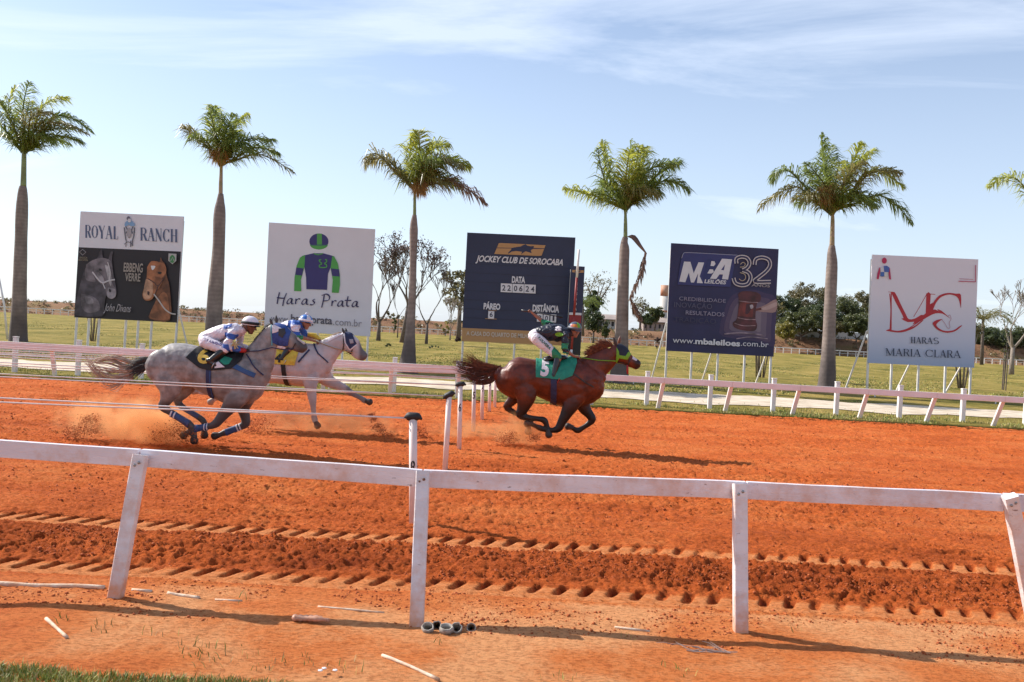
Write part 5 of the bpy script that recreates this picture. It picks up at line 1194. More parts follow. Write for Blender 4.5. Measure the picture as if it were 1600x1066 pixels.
# ------------------------------------------------------------------ horses and riders
def proj(v):
    d = Vector(v) - Vector((0, 0, CAM_H)); z = d.dot(F_)
    return 800 + FOC*d.dot(R_)/z, 533 - FOC*d.dot(U_)/z
def overlay(me_w, poly, Y0, off, mt, name, parent, ymin=None, ymax=None, smooth=True):
    """a close-fitting cover (cloth, strap, bandage) cut from the skin it lies on; poly is a convex outline"""
    bm = bmesh.new(); bm.from_mesh(me_w); bm.normal_update()
    for v in bm.verts: v.co = v.co + v.normal*off
    pts = [P(x, y, Y0) for x, y in poly]; c = sum(pts, Vector())/len(pts)
    for a, b in zip(pts, pts[1:] + pts[:1]):
        d = b-a; n_ = Vector((d.z, 0, -d.x)).normalized()
        if n_.dot(a-c) < 0: n_ = -n_
        bmesh.ops.bisect_plane(bm, geom=bm.verts[:] + bm.edges[:] + bm.faces[:], plane_co=a, plane_no=n_, clear_outer=True)
    if ymin is not None: bmesh.ops.bisect_plane(bm, geom=bm.verts[:] + bm.edges[:] + bm.faces[:], plane_co=(0, ymin, 0), plane_no=(0, -1, 0), clear_outer=True)
    if ymax is not None: bmesh.ops.bisect_plane(bm, geom=bm.verts[:] + bm.edges[:] + bm.faces[:], plane_co=(0, ymax, 0), plane_no=(0, 1, 0), clear_outer=True)
    if not bm.faces: bm.free(); return None
    ex = bmesh.ops.extrude_face_region(bm, geom=bm.faces[:])      # give it thickness
    nv = [e for e in ex['geom'] if isinstance(e, bmesh.types.BMVert)]
    bm.normal_update()
    out = bpy.data.meshes.new(name)
    for v in nv: v.co = v.co + v.normal*min(.006, off*.5)
    bmesh.ops.recalc_face_normals(bm, faces=bm.faces)
    bm.to_mesh(out); bm.free()
    return link_mesh(name, out, mt, parent, smooth)
def stuck(bvh, vs2, fs, mapf, Y0, off, mt, name, parent):
    """flat print wrapped on to the near side of a surface; vs2 in unit square"""
    b = MB(); vs = []
    for u, v in vs2:
        x, y = mapf(u, v); p = P(x, y, Y0); d = (p - Vector((0, 0, CAM_H))).normalized()
        h = bvh.ray_cast(Vector((0, 0, CAM_H)), d)
        q = h[0] if h[0] is not None else p
        vs.append(q - d*off)
    b.add(vs, fs); return b.build(name, mt, parent)
def text_on(bvh, body, p00, p10, h, Y0, off, mt, name, parent, bold=0.03, shear=0.0):
    vs, fs = text_mesh(body, bold, shear); bm = bmesh.new()
    for v in vs: bm.verts.new((v[0], v[1], 0))
    bm.verts.ensure_lookup_table()
    for f in fs:
        try: bm.faces.new([bm.verts[i] for i in f])
        except ValueError: pass
    for k in range(1, 6): bmesh.ops.bisect_plane(bm, geom=bm.verts[:] + bm.edges[:] + bm.faces[:], plane_co=(k/6, 0, 0), plane_no=(1, 0, 0)); bmesh.ops.bisect_plane(bm, geom=bm.verts[:] + bm.edges[:] + bm.faces[:], plane_co=(0, k/6, 0), plane_no=(0, 1, 0))
    bm.verts.ensure_lookup_table(); bm.verts.index_update()
    vs = [(v.co.x, v.co.y) for v in bm.verts]; fs = [tuple(v.index for v in f.verts) for f in bm.faces]; bm.free()
    dx_, dy_ = p10[0]-p00[0], p10[1]-p00[1]; L = math.hypot(dx_, dy_); nx, ny = dy_/L, -dx_/L
    return stuck(bvh, vs, fs, lambda u, v: (p00[0] + dx_*u + nx*h*v, p00[1] + dy_*u + ny*h*v), Y0, off, mt, name, parent)
def strands(name, guides, Y0, n, mt, parent, seed, r=.005, jit=.03, dyr=.06, seg=9, lens=(.75, 1.05)):
    """hair: each guide is a list of px points; strands interpolate between neighbouring guides"""
    rnd = random.Random(seed); b = MB(); g = [catmull(x, 4) for x in guides]
    for i in range(n):
        u = rnd.random()*(len(g)-1); a = int(min(u, len(g)-2)); f = u-a; m = seg; ps = []
        ln = rnd.uniform(*lens); dy = rnd.gauss(0, dyr); w1, w2 = rnd.gauss(0, jit), rnd.gauss(0, jit); ph = rnd.uniform(0, 6)
        for k in range(m):
            t = k/(m-1)*ln
            def at(G_):
                q = min(t, 1)*(len(G_)-1); j = int(min(q, len(G_)-2)); return G_[j] + (G_[j+1]-G_[j])*(q-j) + (G_[-1]-G_[-2])*max(0, t-1)*8
            p2 = at(g[a])*(1-f) + at(g[a+1])*f
            p = P(p2[0], p2[1], Y0) + Vector((w1*t + math.sin(ph+t*7)*jit*.3*t, dy*(.25+t), w2*t + math.cos(ph+t*6)*jit*.35*t)); ps.append(p)
        b.tube(ps, [r*(1-.85*(k/(m-1))**1.5) for k in range(m)], 3, False)
    return b.build(name, mt, parent, True)

def coat(name, base, base2, dark, rough=.42, nscale=9.0, sheen=.1, warp=.3):
    m = mat(name, base, rough, base2, nscale, .12, 90, spec=.4, detail=4, sheen=sheen)
    nt = m.node_tree; b = nt.nodes['Principled BSDF']; src = b.inputs['Base Color'].links[0].from_socket
    at = nt.nodes.new('ShaderNodeAttribute'); at.attribute_name = 'dark'
    mx_ = nt.nodes.new('ShaderNodeMixRGB'); nt.links.new(at.outputs['Fac'], mx_.inputs['Fac']); nt.links.new(src, mx_.inputs[1]); mx_.inputs[2].default_value = C4(dark); nt.links.new(mx_.outputs[0], b.inputs['Base Color'])
    return m

class Horse:
    def __init__(s, label, Y0, rootx, torso, neck, head, legs, mt, darkf, extra=(), voxel=.013):
        s.Y = Y0; s.k = FOC/Y0
        g = P(rootx, 600, Y0); s.root = empty('horse', (g.x, Y0, 0), label, 'horse')
        mb = MB(); k = s.k
        mb.loft([(P(x, (t+b)/2, Y0), (b-t)/2/k, w) for x, t, b, w in torso], 24, 3)
        mb.loft([(P(x, y, Y0), r/k, w) for x, y, r, w in neck], 20, 3)
        mb.loft([(P(x, y, Y0), r/k, w) for x, y, r, w in head], 18, 3)
        for (dy, pts) in legs: mb.loft([(P(p[0], p[1], Y0) + Vector((0, dy*(p[4] if len(p) > 4 else 1), 0)), p[2]/k, p[3] if len(p) > 3 and p[3] else p[2]/k*.85) for p in pts], 14, 3)
        for (x, y, dy, rx, ry, rz, a) in extra: mb.ball(P(x, y, Y0) + Vector((0, dy, 0)), rx, ry, rz, 16, 12, Matrix.Rotation(R(a), 3, 'Y'))
        me_ = fused(mb, voxel, 4, 'body')
        co = np.empty(len(me_.vertices)*3, np.float32); me_.vertices.foreach_get('co', co); co = co.reshape(-1, 3); no = np.empty_like(co); me_.vertices.foreach_get('normal', no.reshape(-1)) if False else None
        no = np.array([v.normal[:] for v in me_.vertices]); q = co[:, 0]*1.0 + co[:, 1]*.7
        mus = (fbm(q*5.5 + co[:, 2]*2.2, co[:, 2]*7.5 - q*2.0, 3, 7) - .5)*.024 + (fbm(q*17, co[:, 2]*15, 2, 9) - .5)*.006
        thick = np.clip((co[:, 2]-.55)/.35, 0.12, 1); co = co + no*(mus*thick)[:, None]
        me_.vertices.foreach_set('co', co.astype(np.float32).reshape(-1)); me_.update(); s.world = me_.copy()
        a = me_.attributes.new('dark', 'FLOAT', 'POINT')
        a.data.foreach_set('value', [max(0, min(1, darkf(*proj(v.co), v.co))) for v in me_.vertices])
        s.body = link_mesh('body', me_, mt, s.root, True)
        s.bvh()
    def bvh(s):
        s.tree = BVHTree.FromPolygons([v.co for v in s.world.vertices], [tuple(p.vertices) for p in s.world.polygons])
    def ov(s, poly, off, mt, name, parent=None, **kw): return overlay(s.world, poly, s.Y, off, mt, name, parent or s.root, **kw)
    def hoof(s, x, y, dx_, dy_, dyw, mt, r=5.5):
        """short truncated cone, toe towards (dx,dy)"""
        p = P(x, y, s.Y) + Vector((0, dyw, 0)); q = P(x+dx_, y+dy_, s.Y) + Vector((0, dyw, 0)); b = MB()
        b.loft([(p, r/s.k*.78, r/s.k*.72), (p.lerp(q, .5), r/s.k*.95, r/s.k*.85), (q, r/s.k*1.12, r/s.k*.98)], 12, 2); return b.build('hoof', mt, s.root, True)
    def ear(s, base, tip, w, dy, mt):
        a = P(*base, s.Y) + Vector((0, dy*.8, 0)); c = P(*tip, s.Y) + Vector((0, dy, 0)); b = MB()
        b.loft([(a, w/s.k*.7, .02), (a.lerp(c, .4), w/s.k, .026), (a.lerp(c, .8), w/s.k*.6, .014), (c, w/s.k*.12, .005)], 10, 3); return b.build('ear', mt, s.root, True)
    def eye(s, x, y, dy=-.09):
        b = MB(); h = s.tree.ray_cast(Vector((0, 0, CAM_H)), (P(x, y, s.Y) - Vector((0, 0, CAM_H))).normalized())
        if h[0] is None: return
        b.ball(h[0], .021, .016, .019, 10, 8); b.build('eye', M_eye, s.root, True)
    def strap(s, pts, w, off, mt, name='strap', parent=None, **kw):
        """narrow band following the side of the body between consecutive px points"""
        for (x0, y0), (x1, y1) in zip(pts, pts[1:]):
            L = math.hypot(x1-x0, y1-y0); nx, ny = -(y1-y0)/L*w/2, (x1-x0)/L*w/2
            s.ov([(x0+nx, y0+ny), (x1+nx, y1+ny), (x1-nx, y1-ny), (x0-nx, y0-ny)], off, mt, name, parent, **kw)
M_eye = mat('eye_gloss', (.012, .008, .006), .1, spec=.8)
M_hoof = mat('hoof_dark', (.05, .035, .03), .6); M_hoofp = mat('hoof_pale', (.35, .27, .22), .6)
M_navy = mat('navy_cloth', (.02, .03, .09), .7); M_blue = mat('blue_cloth', (.025, .075, .30), .6, (.02, .055, .22), 30); M_strap = mat('blue_strap', (.03, .09, .24), .6)
M_hood = mat('dark_hood_cloth', (.012, .018, .036), .7); M_band = mat('bandage_blue', (.04, .085, .22), .7, (.03, .06, .15), 30); M_lime = mat('lime_cloth', (.17, .42, .02), .6); M_green = mat('green_cloth', (.015, .27, .17), .65, (.01, .20, .13), 12, .3, 30)
M_blk = mat('black_leather', (.012, .012, .014), .28, spec=.6); M_blkc = mat('black_cloth', (.012, .012, .014), .7); M_yel = mat('yellow_paint', (.72, .47, .06), .6); M_yelc = mat('yellow_cloth', (.68, .50, .05), .6, (.55, .36, .03), 14, .3, 30)
M_wht = mat('white_cloth', (.74, .70, .72), .7, (.66, .62, .66), 10, .25, 40); M_red = mat('red_cloth', (.40, .02, .02), .6)
M_skin = mat('skin_tan', (.34, .16, .10), .5, (.28, .12, .075), 20, sss=0); M_skind = mat('skin_brown', (.16, .07, .045), .5, (.12, .05, .03), 20)
M_strapk = mat('dark_strap', (.03, .025, .025), .5); M_tan = mat('tan_strap', (.42, .27, .14), .6)

# ---------------- bay horse
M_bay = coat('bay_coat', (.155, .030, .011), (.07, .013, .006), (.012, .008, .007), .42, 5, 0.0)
M_bayhair = mat('bay_hair', (.15, .045, .022), .5, (.04, .014, .010), 20); M_baymane = mat('bay_mane', (.24, .075, .03), .5, (.11, .03, .014), 18)
YB_ = 16.0
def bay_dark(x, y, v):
    d = sstep(614, 648, y); m = sstep(985, 996, x)*.85  # black leg points, started higher to paint shade onto the lower body
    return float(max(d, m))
near_, far_ = -.17, .17
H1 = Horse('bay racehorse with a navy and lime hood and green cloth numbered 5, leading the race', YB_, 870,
    [(780, 572, 597, .10), (787, 565, 611, .19), (799, 560, 621, .25), (813, 558, 624, .28), (828, 560.5, 619, .27), (843, 563, 619, .28), (858, 564, 626, .30), (874, 563, 633, .30), (890, 560.5, 636, .28), (905, 557, 635, .25), (918, 556, 630, .22), (929, 559, 615, .17), (935, 566, 600, .11)],
    [(900, 592, 34, .17), (912, 586, 30, .15), (923, 579, 25, .12), (934, 570.5, 21.5, .10), (945, 562, 18, .085), (954, 555, 15.5, .075)],
    [(958, 548, 12, .07), (964, 551, 14, .09), (971, 555.5, 13.5, .095), (978, 560, 11, .08), (985, 564.5, 9, .065), (991, 568, 8.6, .06), (996, 571, 7.8, .055)],
    [(near_, [(812, 588, 24, .16, .6), (820, 606, 20, .13, .9), (821, 622, 15, .11), (817, 637, 9.5, .075), (813, 647, 7, .05), (824, 651, 5, .035), (840, 653, 4.2, .03), (850, 655.5, 5.3, .036), (854, 664, 4, .03), (855.5, 671, 5, .036)]),
     (far_, [(803, 590, 22, .14, .6), (806, 612, 15, .11), (801, 626, 9, .07), (791.5, 636.5, 6, .045), (800, 644, 4.6, .034), (815, 652, 4, .03), (825, 658, 5.2, .034), (826.5, 664, 3.8, .03), (826, 670, 4.6, .035)]),
     (near_, [(905, 606, 20, .12, .6), (893, 628, 14, .10, .9), (884, 645, 9.5, .07), (876, 660, 7, .055), (871.5, 668, 6.4, .05), (862, 671, 4.4, .035), (850, 669.5, 4, .03), (843, 667, 4.8, .034), (836, 664, 3.6, .03), (830, 661, 4, .03)]),
     (far_, [(912, 606, 18, .11, .6), (910, 626, 14, .10), (915, 640, 10, .07), (922, 649, 7.4, .055), (926.5, 657, 6.6, .05), (921, 664, 4.6, .035), (912, 670, 4, .03), (904, 674.5, 5, .035), (898, 672, 3.8, .03), (894, 669.5, 4, .032)])],
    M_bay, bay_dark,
    extra=[(806, 588, -.15, .21, .13, .26, 10), (926, 590, -.10, .12, .10, .17, -20), (898, 590, -.17, .16, .10, .22, 15), (971, 559, 0, .08, .095, .085, 0)])
for a in ((855.5, 671, 1.5, 7, near_, M_hoof), (826, 670, -.5, 6.5, far_, M_hoof), (829, 661, -6, -.5, near_, M_hoof), (894.5, 669.5, -6.5, -1.5, far_, M_hoof)): H1.hoof(*a[:4], a[4], a[5], 5.2)
H1.ear((962.5, 540), (957.8, 526.5), 2.6, -.05, M_hoof); H1.ear((967, 537), (969.5, 525), 2.4, .05, M_baymane)
H1.eye(974.5, 550)
H1.strap([(1001, 573), (996, 575), (991, 575.5)], .7, .003, M_hoof, 'mouth_line')
H1.ov([(997.5, 567.5), (999.5, 567.5), (999.5, 570.5), (997.5, 570)], .003, M_hoof, 'nostril')
H1.ov([(962.8, 541), (969.5, 534), (977.5, 540), (984, 550.6), (977, 556.5), (967.8, 555.5), (963.6, 549.5)], .010, M_hood, 'hood')
H1.ov([(962.8, 543), (966, 549), (967, 558.5), (963.6, 567), (961.6, 565.5)], .013, M_lime, 'hood_trim')
H1.ov([(981, 549.5), (985.6, 553), (979, 562), (976, 556.5)], .013, M_lime, 'hood_trim'); H1.ov([(964.5, 554.5), (976.2, 556.2), (979, 562), (964.4, 559.5)], .0125, M_lime, 'hood_trim')
H1.ov([(988.5, 556.5), (995.6, 562), (993.5, 564), (987, 561)], .004, M_wht, 'nose_marking')
H1.strap([(963, 566), (972, 567), (980, 571), (984, 560)], 1.6, .012, M_strapk, 'bridle')
b = MB(); hp = P(979, 570, YB_) + Vector((0, -.09, 0)); b.tube([hp, hp + Vector((.01, 0, -.07)), hp + Vector((.015, -.01, -.16))], [.014, .02, .016], 8); b.build('bit_ring', M_red, H1.root, True)
cl1 = H1.ov([(837.5, 553), (860, 550), (899.4, 556), (900.5, 566), (893, 586), (877, 592), (836.3, 588)], .022, M_green, 'saddle_cloth')
H1.ov([(859.5, 586), (868.5, 586), (868.5, 634), (859.5, 634)], .012, M_navy, 'girth')
H1.strap([(893, 582), (912, 596), (926, 604)], 2.0, .010, M_strapk, 'breast_strap')
H1.strap([(846, 562), (884, 560)], 3.5, .024, M_green, 'cloth_edge')
text_on(BVHTree.FromPolygons([v.co + v.normal*.03 for v in H1.world.vertices], [tuple(p.vertices) for p in H1.world.polygons]), '5', (844, 588), (857, 589), 26, YB_, .006, M_wht, 'number', cl1, .05)
b = MB(); b.loft([(P(852, 562, YB_), .05, .16), (P(866, 559, YB_), .06, .17), (P(882, 559, YB_), .05, .15)], 14, 3); b.build('saddle', M_blk, H1.root, True)
strands('tail', [[(783, 571), (765, 573), (745, 570), (722, 562), (704, 570)], [(781, 574), (764, 578), (742, 576), (720, 574), (708, 562)], [(780, 578), (762, 584), (745, 588), (728, 583), (709, 578)], [(779, 582), (768, 592), (755, 597), (738, 594), (716, 587)], [(779, 584), (772, 594), (762, 599), (748, 600), (732, 598)]], YB_, 240, M_bayhair, H1.root, 3, .006, .032, .045)
strands('tail_wisps', [[(783, 573), (762, 570), (742, 566), (728, 558), (716, 556)], [(783, 576), (762, 575), (750, 572), (742, 566), (735, 560)]], YB_, 120, M_baymane, H1.root, 4, .004, .06, .05)
strands('mane', [[(958, 541), (953, 536), (947, 534)], [(950, 543), (944, 537), (937, 535)], [(941, 547), (934, 541), (926, 540)], [(931, 552), (924, 547), (917, 547)], [(922, 558), (916, 553), (911, 554)]], YB_, 420, M_baymane, H1.root, 5, .0075, .03, .03, 6)

# ---------------- dapple grey horse
M_greyc = coat('dapple_grey_coat', (.34, .315, .305), (.185, .165, .16), (.055, .05, .052), .45, 9)
M_greyhair = mat('grey_hair_dark', (.06, .055, .055), .6); M_palehair = mat('pale_tail_hair', (.55, .43, .34), .6, (.40, .27, .20), 20)
YG_ = 13.8
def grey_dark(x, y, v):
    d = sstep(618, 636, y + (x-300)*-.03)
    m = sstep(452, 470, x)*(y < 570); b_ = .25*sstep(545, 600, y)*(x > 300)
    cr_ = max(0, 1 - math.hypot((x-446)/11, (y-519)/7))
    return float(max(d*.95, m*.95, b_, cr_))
H2 = Horse('dapple grey racehorse with a blue hood and black cloth numbered 6, trailing the bay', YG_, 320,
    [(236, 561, 581, .10), (243, 551, 596, .19), (254, 543, 606, .26), (268, 537, 611, .29), (284, 536, 607, .29), (300, 539.5, 604, .29), (316, 544, 610, .30), (332, 547.5, 618, .31), (350, 549, 627, .31), (366, 549, 633, .29), (381, 547, 632, .26), (394, 547, 619, .21), (404, 552, 603, .16), (410, 560, 590, .11)],
    [(384, 588, 36, .18), (394, 577, 33, .16), (402, 565, 28, .125), (409, 551, 22.5, .10), (416, 537, 18.5, .085), (424, 524, 15.5, .075), (430, 519, 14, .075)],
    [(428, 517, 12, .07), (436, 521, 15, .09), (444, 526.5, 15.5, .097), (453, 532, 13, .085), (461, 537.5, 11, .07), (468, 541, 10, .065), (474, 544, 8.5, .058)],
    [(near_, [(262, 572, 28, .17, .6), (270, 594, 24, .15, .9), (271, 612, 16, .11), (265, 626, 9, .07), (261, 634, 7.3, .05), (272, 642, 5.6, .038), (288, 652, 5, .034), (303, 662, 6, .038), (308, 671, 4.8, .033), (309, 680, 5.6, .04)]),
     (far_, [(276, 580, 24, .15, .6), (286, 602, 16, .12), (280, 616, 9.5, .075), (270, 628, 6.5, .05), (282, 640, 5, .034), (298, 650, 4.6, .032), (311, 659, 5.4, .035), (314, 668, 4.4, .03), (313, 676, 5.2, .036)]),
     (near_, [(378, 604, 24, .13, .6), (372, 624, 17, .11), (361, 638, 11, .08), (350, 652, 8, .06), (343, 660, 7, .052), (333, 664.5, 5, .036), (320, 666.5, 4.6, .032), (311, 668, 5.4, .036), (304, 671, 4.2, .03), (298, 675, 4.8, .034)]),
     (far_, [(384, 604, 20, .12, .6), (379, 624, 15, .11), (375, 640, 10.5, .075), (378, 653, 8, .058), (378.5, 664, 7.2, .054), (369, 669.5, 5.2, .036), (357, 674, 4.8, .033), (346, 678, 5.6, .036), (340, 680.5, 4.4, .032), (336, 682, 4.8, .034)])],
    M_greyc, grey_dark,
    extra=[(258, 572, -.16, .24, .13, .27, 8), (276, 596, -.15, .16, .10, .20, 0), (388, 588, -.14, .16, .10, .24, -10), (402, 576, -.10, .11, .09, .15, -20), (444, 530, 0, .085, .10, .09, 0)])
for a in ((309, 680, .5, 7, near_, M_hoof), (313, 676, .5, 6.5, far_, M_hoof), (298, 675, -5, 3.5, near_, M_hoof), (336, 682, -6.5, 1.5, far_, M_hoof)): H2.hoof(*a[:4], a[4], a[5], 5.8)
H2.ear((426, 506), (423, 497.5), 2.4, -.05, M_greyhair); H2.ear((431, 504), (430, 492.5), 2.6, .05, M_greyhair)
H2.ov([(427, 508), (435, 503), (446, 508), (456, 518), (452, 540), (446, 541), (436, 540), (427, 535)], .012, M_blue, 'hood')
H2.ov([(427, 509), (434, 503.5), (446, 508.5), (457, 520), (444, 514), (436, 519), (428, 521)], .016, M_wht, 'hood_patch')
H2.ov([(438, 514), (447, 513), (449, 520), (444, 528), (438, 524)], .022, mat('eye_cup', (.03, .025, .03), .4), 'eye_cup', ymax=YG_)
H2.strap([(425.5, 506), (426, 522), (427, 540)], 1.4, .012, mat('turquoise_strap', (.12, .42, .50), .6), 'browband')
H2.ov([(464, 527), (474, 533), (478, 537), (476, 538.5), (466, 531)], .005, mat('pink_nose', (.60, .46, .40), .6), 'nose_marking')
H2.strap([(447, 544), (458, 546), (464, 536)], 1.8, .012, M_strapk, 'bridle')
cl2 = H2.ov([(300.6, 557.5), (313, 541), (384, 546), (383, 562), (370, 575), (340, 577.5), (322.5, 573.7)], .020, M_blkc, 'saddle_cloth')
H2.ov([(346.5, 566), (351, 564), (361, 572.5), (346, 574)], .026, M_wht, 'saddle_pad', ymax=YG_); H2.ov([(352, 563), (358, 556), (370, 560), (366, 568), (360, 569)], .026, M_green, 'saddle_pad', ymax=YG_)
H2.ov([(333, 576), (340.5, 576), (340, 622), (332, 620)], .012, M_navy, 'girth'); H2.strap([(339, 577), (339, 622)], 1.2, .016, M_strap, 'girth_strap')
H2.strap([(364, 566), (385, 577), (404, 586)], 7, .014, M_strap, 'breast_collar', ymax=YG_); H2.strap([(388, 553), (401, 570), (415, 586)], 1.8, .012, M_navy, 'martingale', ymax=YG_)
H2.ov([(277, 640.5), (304, 656), (299.5, 667.5), (273, 651)], .006, M_band, 'bandage', ymax=YG_); H2.ov([(331, 658), (311, 662), (311, 673), (331, 671)], .006, M_band, 'bandage', ymax=YG_); H2.ov([(366, 665), (346, 673), (349, 684), (369, 675)], .006, M_band, 'bandage', ymin=YG_); H2.ov([(282, 636), (306, 650), (304, 656), (279, 642)], .006, M_band, 'bandage', ymin=YG_)
for q, kw in (([(275.5, 640), (277.5, 641), (273.5, 651), (271.5, 650)], {'ymax': YG_}), ([(280.5, 642), (282.5, 643), (278.5, 654), (276.5, 653)], {'ymax': YG_}), ([(325, 659), (326.6, 658.6), (326.6, 672), (325, 672)], {'ymax': YG_}), ([(329.5, 658), (331, 658), (331, 671), (329.5, 671.5)], {'ymax': YG_}), ([(363.5, 666), (365.3, 665), (369, 675), (367, 676)], {'ymin': YG_}), ([(368, 664), (370, 663), (373, 673), (371, 674)], {'ymin': YG_})): H2.ov(q, .0095, M_wht, 'bandage_tape', **kw)
text_on(BVHTree.FromPolygons([v.co + v.normal*.028 for v in H2.world.vertices], [tuple(p.vertices) for p in H2.world.polygons]), '6', (308, 568), (327, 569), 24, YG_, .006, M_yel, 'number', cl2, .03)
b = MB(); b.loft([(P(328, 546, YG_), .06, .17), (P(345, 544, YG_), .07, .18), (P(368, 546, YG_), .06, .16)], 14, 3); b.build('saddle', M_blk, H2.root, True)
strands('tail', [[(240, 560), (228, 560), (214, 563), (202, 570)], [(239, 566), (226, 568), (214, 573), (204, 580)], [(238, 572), (228, 576), (216, 584), (206, 592)]], YG_, 300, M_greyhair, H2.root, 13, .006, .03, .05)
strands('tail_wisps', [[(212, 568), (195, 560), (175, 556), (158, 560), (146, 572)], [(210, 574), (190, 570), (172, 562), (150, 562), (134, 566)], [(208, 584), (190, 590), (168, 590), (148, 580), (133, 560)], [(208, 590), (185, 594), (160, 592), (145, 582), (136, 568)], [(208, 592), (195, 598), (186, 606), (178, 611), (165, 606)]], YG_, 150, M_palehair, H2.root, 14, .0075, .03, .05, 12)
strands('mane', [[(424, 505), (418, 508), (412, 515)], [(416, 513), (410, 519), (404, 526)], [(408, 520), (402, 527), (397, 535)], [(401, 530), (396, 537), (391, 546)]], YG_, 240, M_greyhair, H2.root, 15, .005, .015, .02, 6)

# ---------------- pale grey (almost white) horse
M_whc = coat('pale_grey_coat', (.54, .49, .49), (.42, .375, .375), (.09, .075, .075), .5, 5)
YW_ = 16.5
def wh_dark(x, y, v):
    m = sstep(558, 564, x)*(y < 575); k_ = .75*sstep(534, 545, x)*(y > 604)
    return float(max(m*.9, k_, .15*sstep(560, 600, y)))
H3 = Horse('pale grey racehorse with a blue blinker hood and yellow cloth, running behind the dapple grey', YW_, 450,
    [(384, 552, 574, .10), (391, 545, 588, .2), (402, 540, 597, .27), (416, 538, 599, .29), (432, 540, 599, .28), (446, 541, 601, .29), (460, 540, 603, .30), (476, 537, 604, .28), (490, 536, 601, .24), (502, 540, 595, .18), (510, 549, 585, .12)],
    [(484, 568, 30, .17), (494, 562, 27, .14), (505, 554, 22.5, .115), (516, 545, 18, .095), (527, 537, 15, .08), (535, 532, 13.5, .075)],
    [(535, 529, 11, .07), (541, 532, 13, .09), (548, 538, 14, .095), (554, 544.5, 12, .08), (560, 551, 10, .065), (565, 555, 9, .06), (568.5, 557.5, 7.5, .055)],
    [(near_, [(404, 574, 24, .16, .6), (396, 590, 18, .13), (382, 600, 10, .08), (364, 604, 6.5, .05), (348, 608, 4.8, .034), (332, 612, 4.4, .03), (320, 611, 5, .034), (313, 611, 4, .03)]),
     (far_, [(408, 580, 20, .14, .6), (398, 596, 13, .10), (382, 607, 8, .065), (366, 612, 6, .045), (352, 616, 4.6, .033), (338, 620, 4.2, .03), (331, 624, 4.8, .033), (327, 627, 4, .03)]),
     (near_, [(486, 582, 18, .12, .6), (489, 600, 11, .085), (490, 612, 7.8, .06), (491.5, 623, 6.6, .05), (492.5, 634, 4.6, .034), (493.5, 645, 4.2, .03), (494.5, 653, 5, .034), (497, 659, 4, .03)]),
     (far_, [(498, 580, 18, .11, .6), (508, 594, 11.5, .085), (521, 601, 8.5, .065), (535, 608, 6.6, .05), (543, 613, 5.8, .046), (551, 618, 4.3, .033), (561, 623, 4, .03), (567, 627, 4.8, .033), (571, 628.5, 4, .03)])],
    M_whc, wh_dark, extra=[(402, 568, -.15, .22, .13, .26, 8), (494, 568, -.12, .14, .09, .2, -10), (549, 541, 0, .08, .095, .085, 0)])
for a in ((314, 611, -6, -.5, near_, M_hoofp), (328, 626, -4, 3.5, far_, M_hoofp), (497, 659, 2.5, 5, near_, M_hoof), (570, 628, 5.5, 1.5, far_, M_hoof)): H3.hoof(*a[:4], a[4], a[5], 5.0)
H3.ear((539, 521.5), (535.3, 512.5), 2.2, -.05, M_greyhair); H3.ear((541, 520), (539, 512.5), 2.0, .05, M_greyhair)
H3.ov([(540, 518.5), (546, 517), (552, 524), (558.5, 537.5), (549, 546), (543.5, 540)], .011, M_navy, 'hood'); H3.eye(549, 532)
H3.ov([(547, 530), (553, 530), (554, 536), (549, 537)], .017, mat('blinker_cup', (.35, .33, .36), .4), 'blinker_cup', ymax=YW_)
H3.strap([(538.5, 520), (541, 535), (548, 547), (558.5, 538.5)], 1.7, .013, M_wht, 'hood_trim'); H3.strap([(538, 524), (538.5, 540), (536, 549)], 1.5, .010, M_strapk, 'bridle'); H3.strap([(541, 548), (549, 553), (552, 546)], 1.5, .010, M_strapk, 'bridle')
H3.ov([(528, 522), (537, 519), (538, 521.5), (512, 535.5), (507, 535)], .006, M_wht, 'mane_braid')
H3.ov([(428.8, 545.6), (437, 539), (470, 539), (471, 551), (466.5, 570), (425, 567)], .02, M_yelc, 'saddle_cloth')
H3.ov([(445, 566), (452, 566), (455, 605), (448, 603)], .012, M_blkc, 'girth')
H3.strap([(490, 535), (500, 552), (515, 566.5)], 1.8, .010, M_navy, 'breast_strap', ymax=YW_); H3.strap([(487, 546), (472, 565)], 2.6, .012, M_navy, 'martingale', ymax=YW_)
text_on(BVHTree.FromPolygons([v.co + v.normal*.028 for v in H3.world.vertices], [tuple(p.vertices) for p in H3.world.polygons]), '4', (429, 566), (439, 567), 14, YW_, .006, M_blkc, 'number', H3.root, .05)
b = MB(); b.loft([(P(432, 541, YW_), .05, .16), (P(446, 538, YW_), .06, .17), (P(462, 539, YW_), .05, .15)], 14, 3); b.build('saddle', M_blk, H3.root, True)
strands('tail', [[(386, 556), (372, 552), (352, 552), (335, 560)], [(386, 562), (370, 562), (352, 566), (338, 574)]], YW_, 160, M_palehair, H3.root, 23, .006, .04, .05)
strands('mane', [[(536, 519), (530, 519), (524, 521)], [(524, 526), (518, 526), (512, 529)], [(512, 534), (507, 533), (500, 535)]], YW_, 160, M_palehair, H3.root, 25, .005, .015, .02, 6)

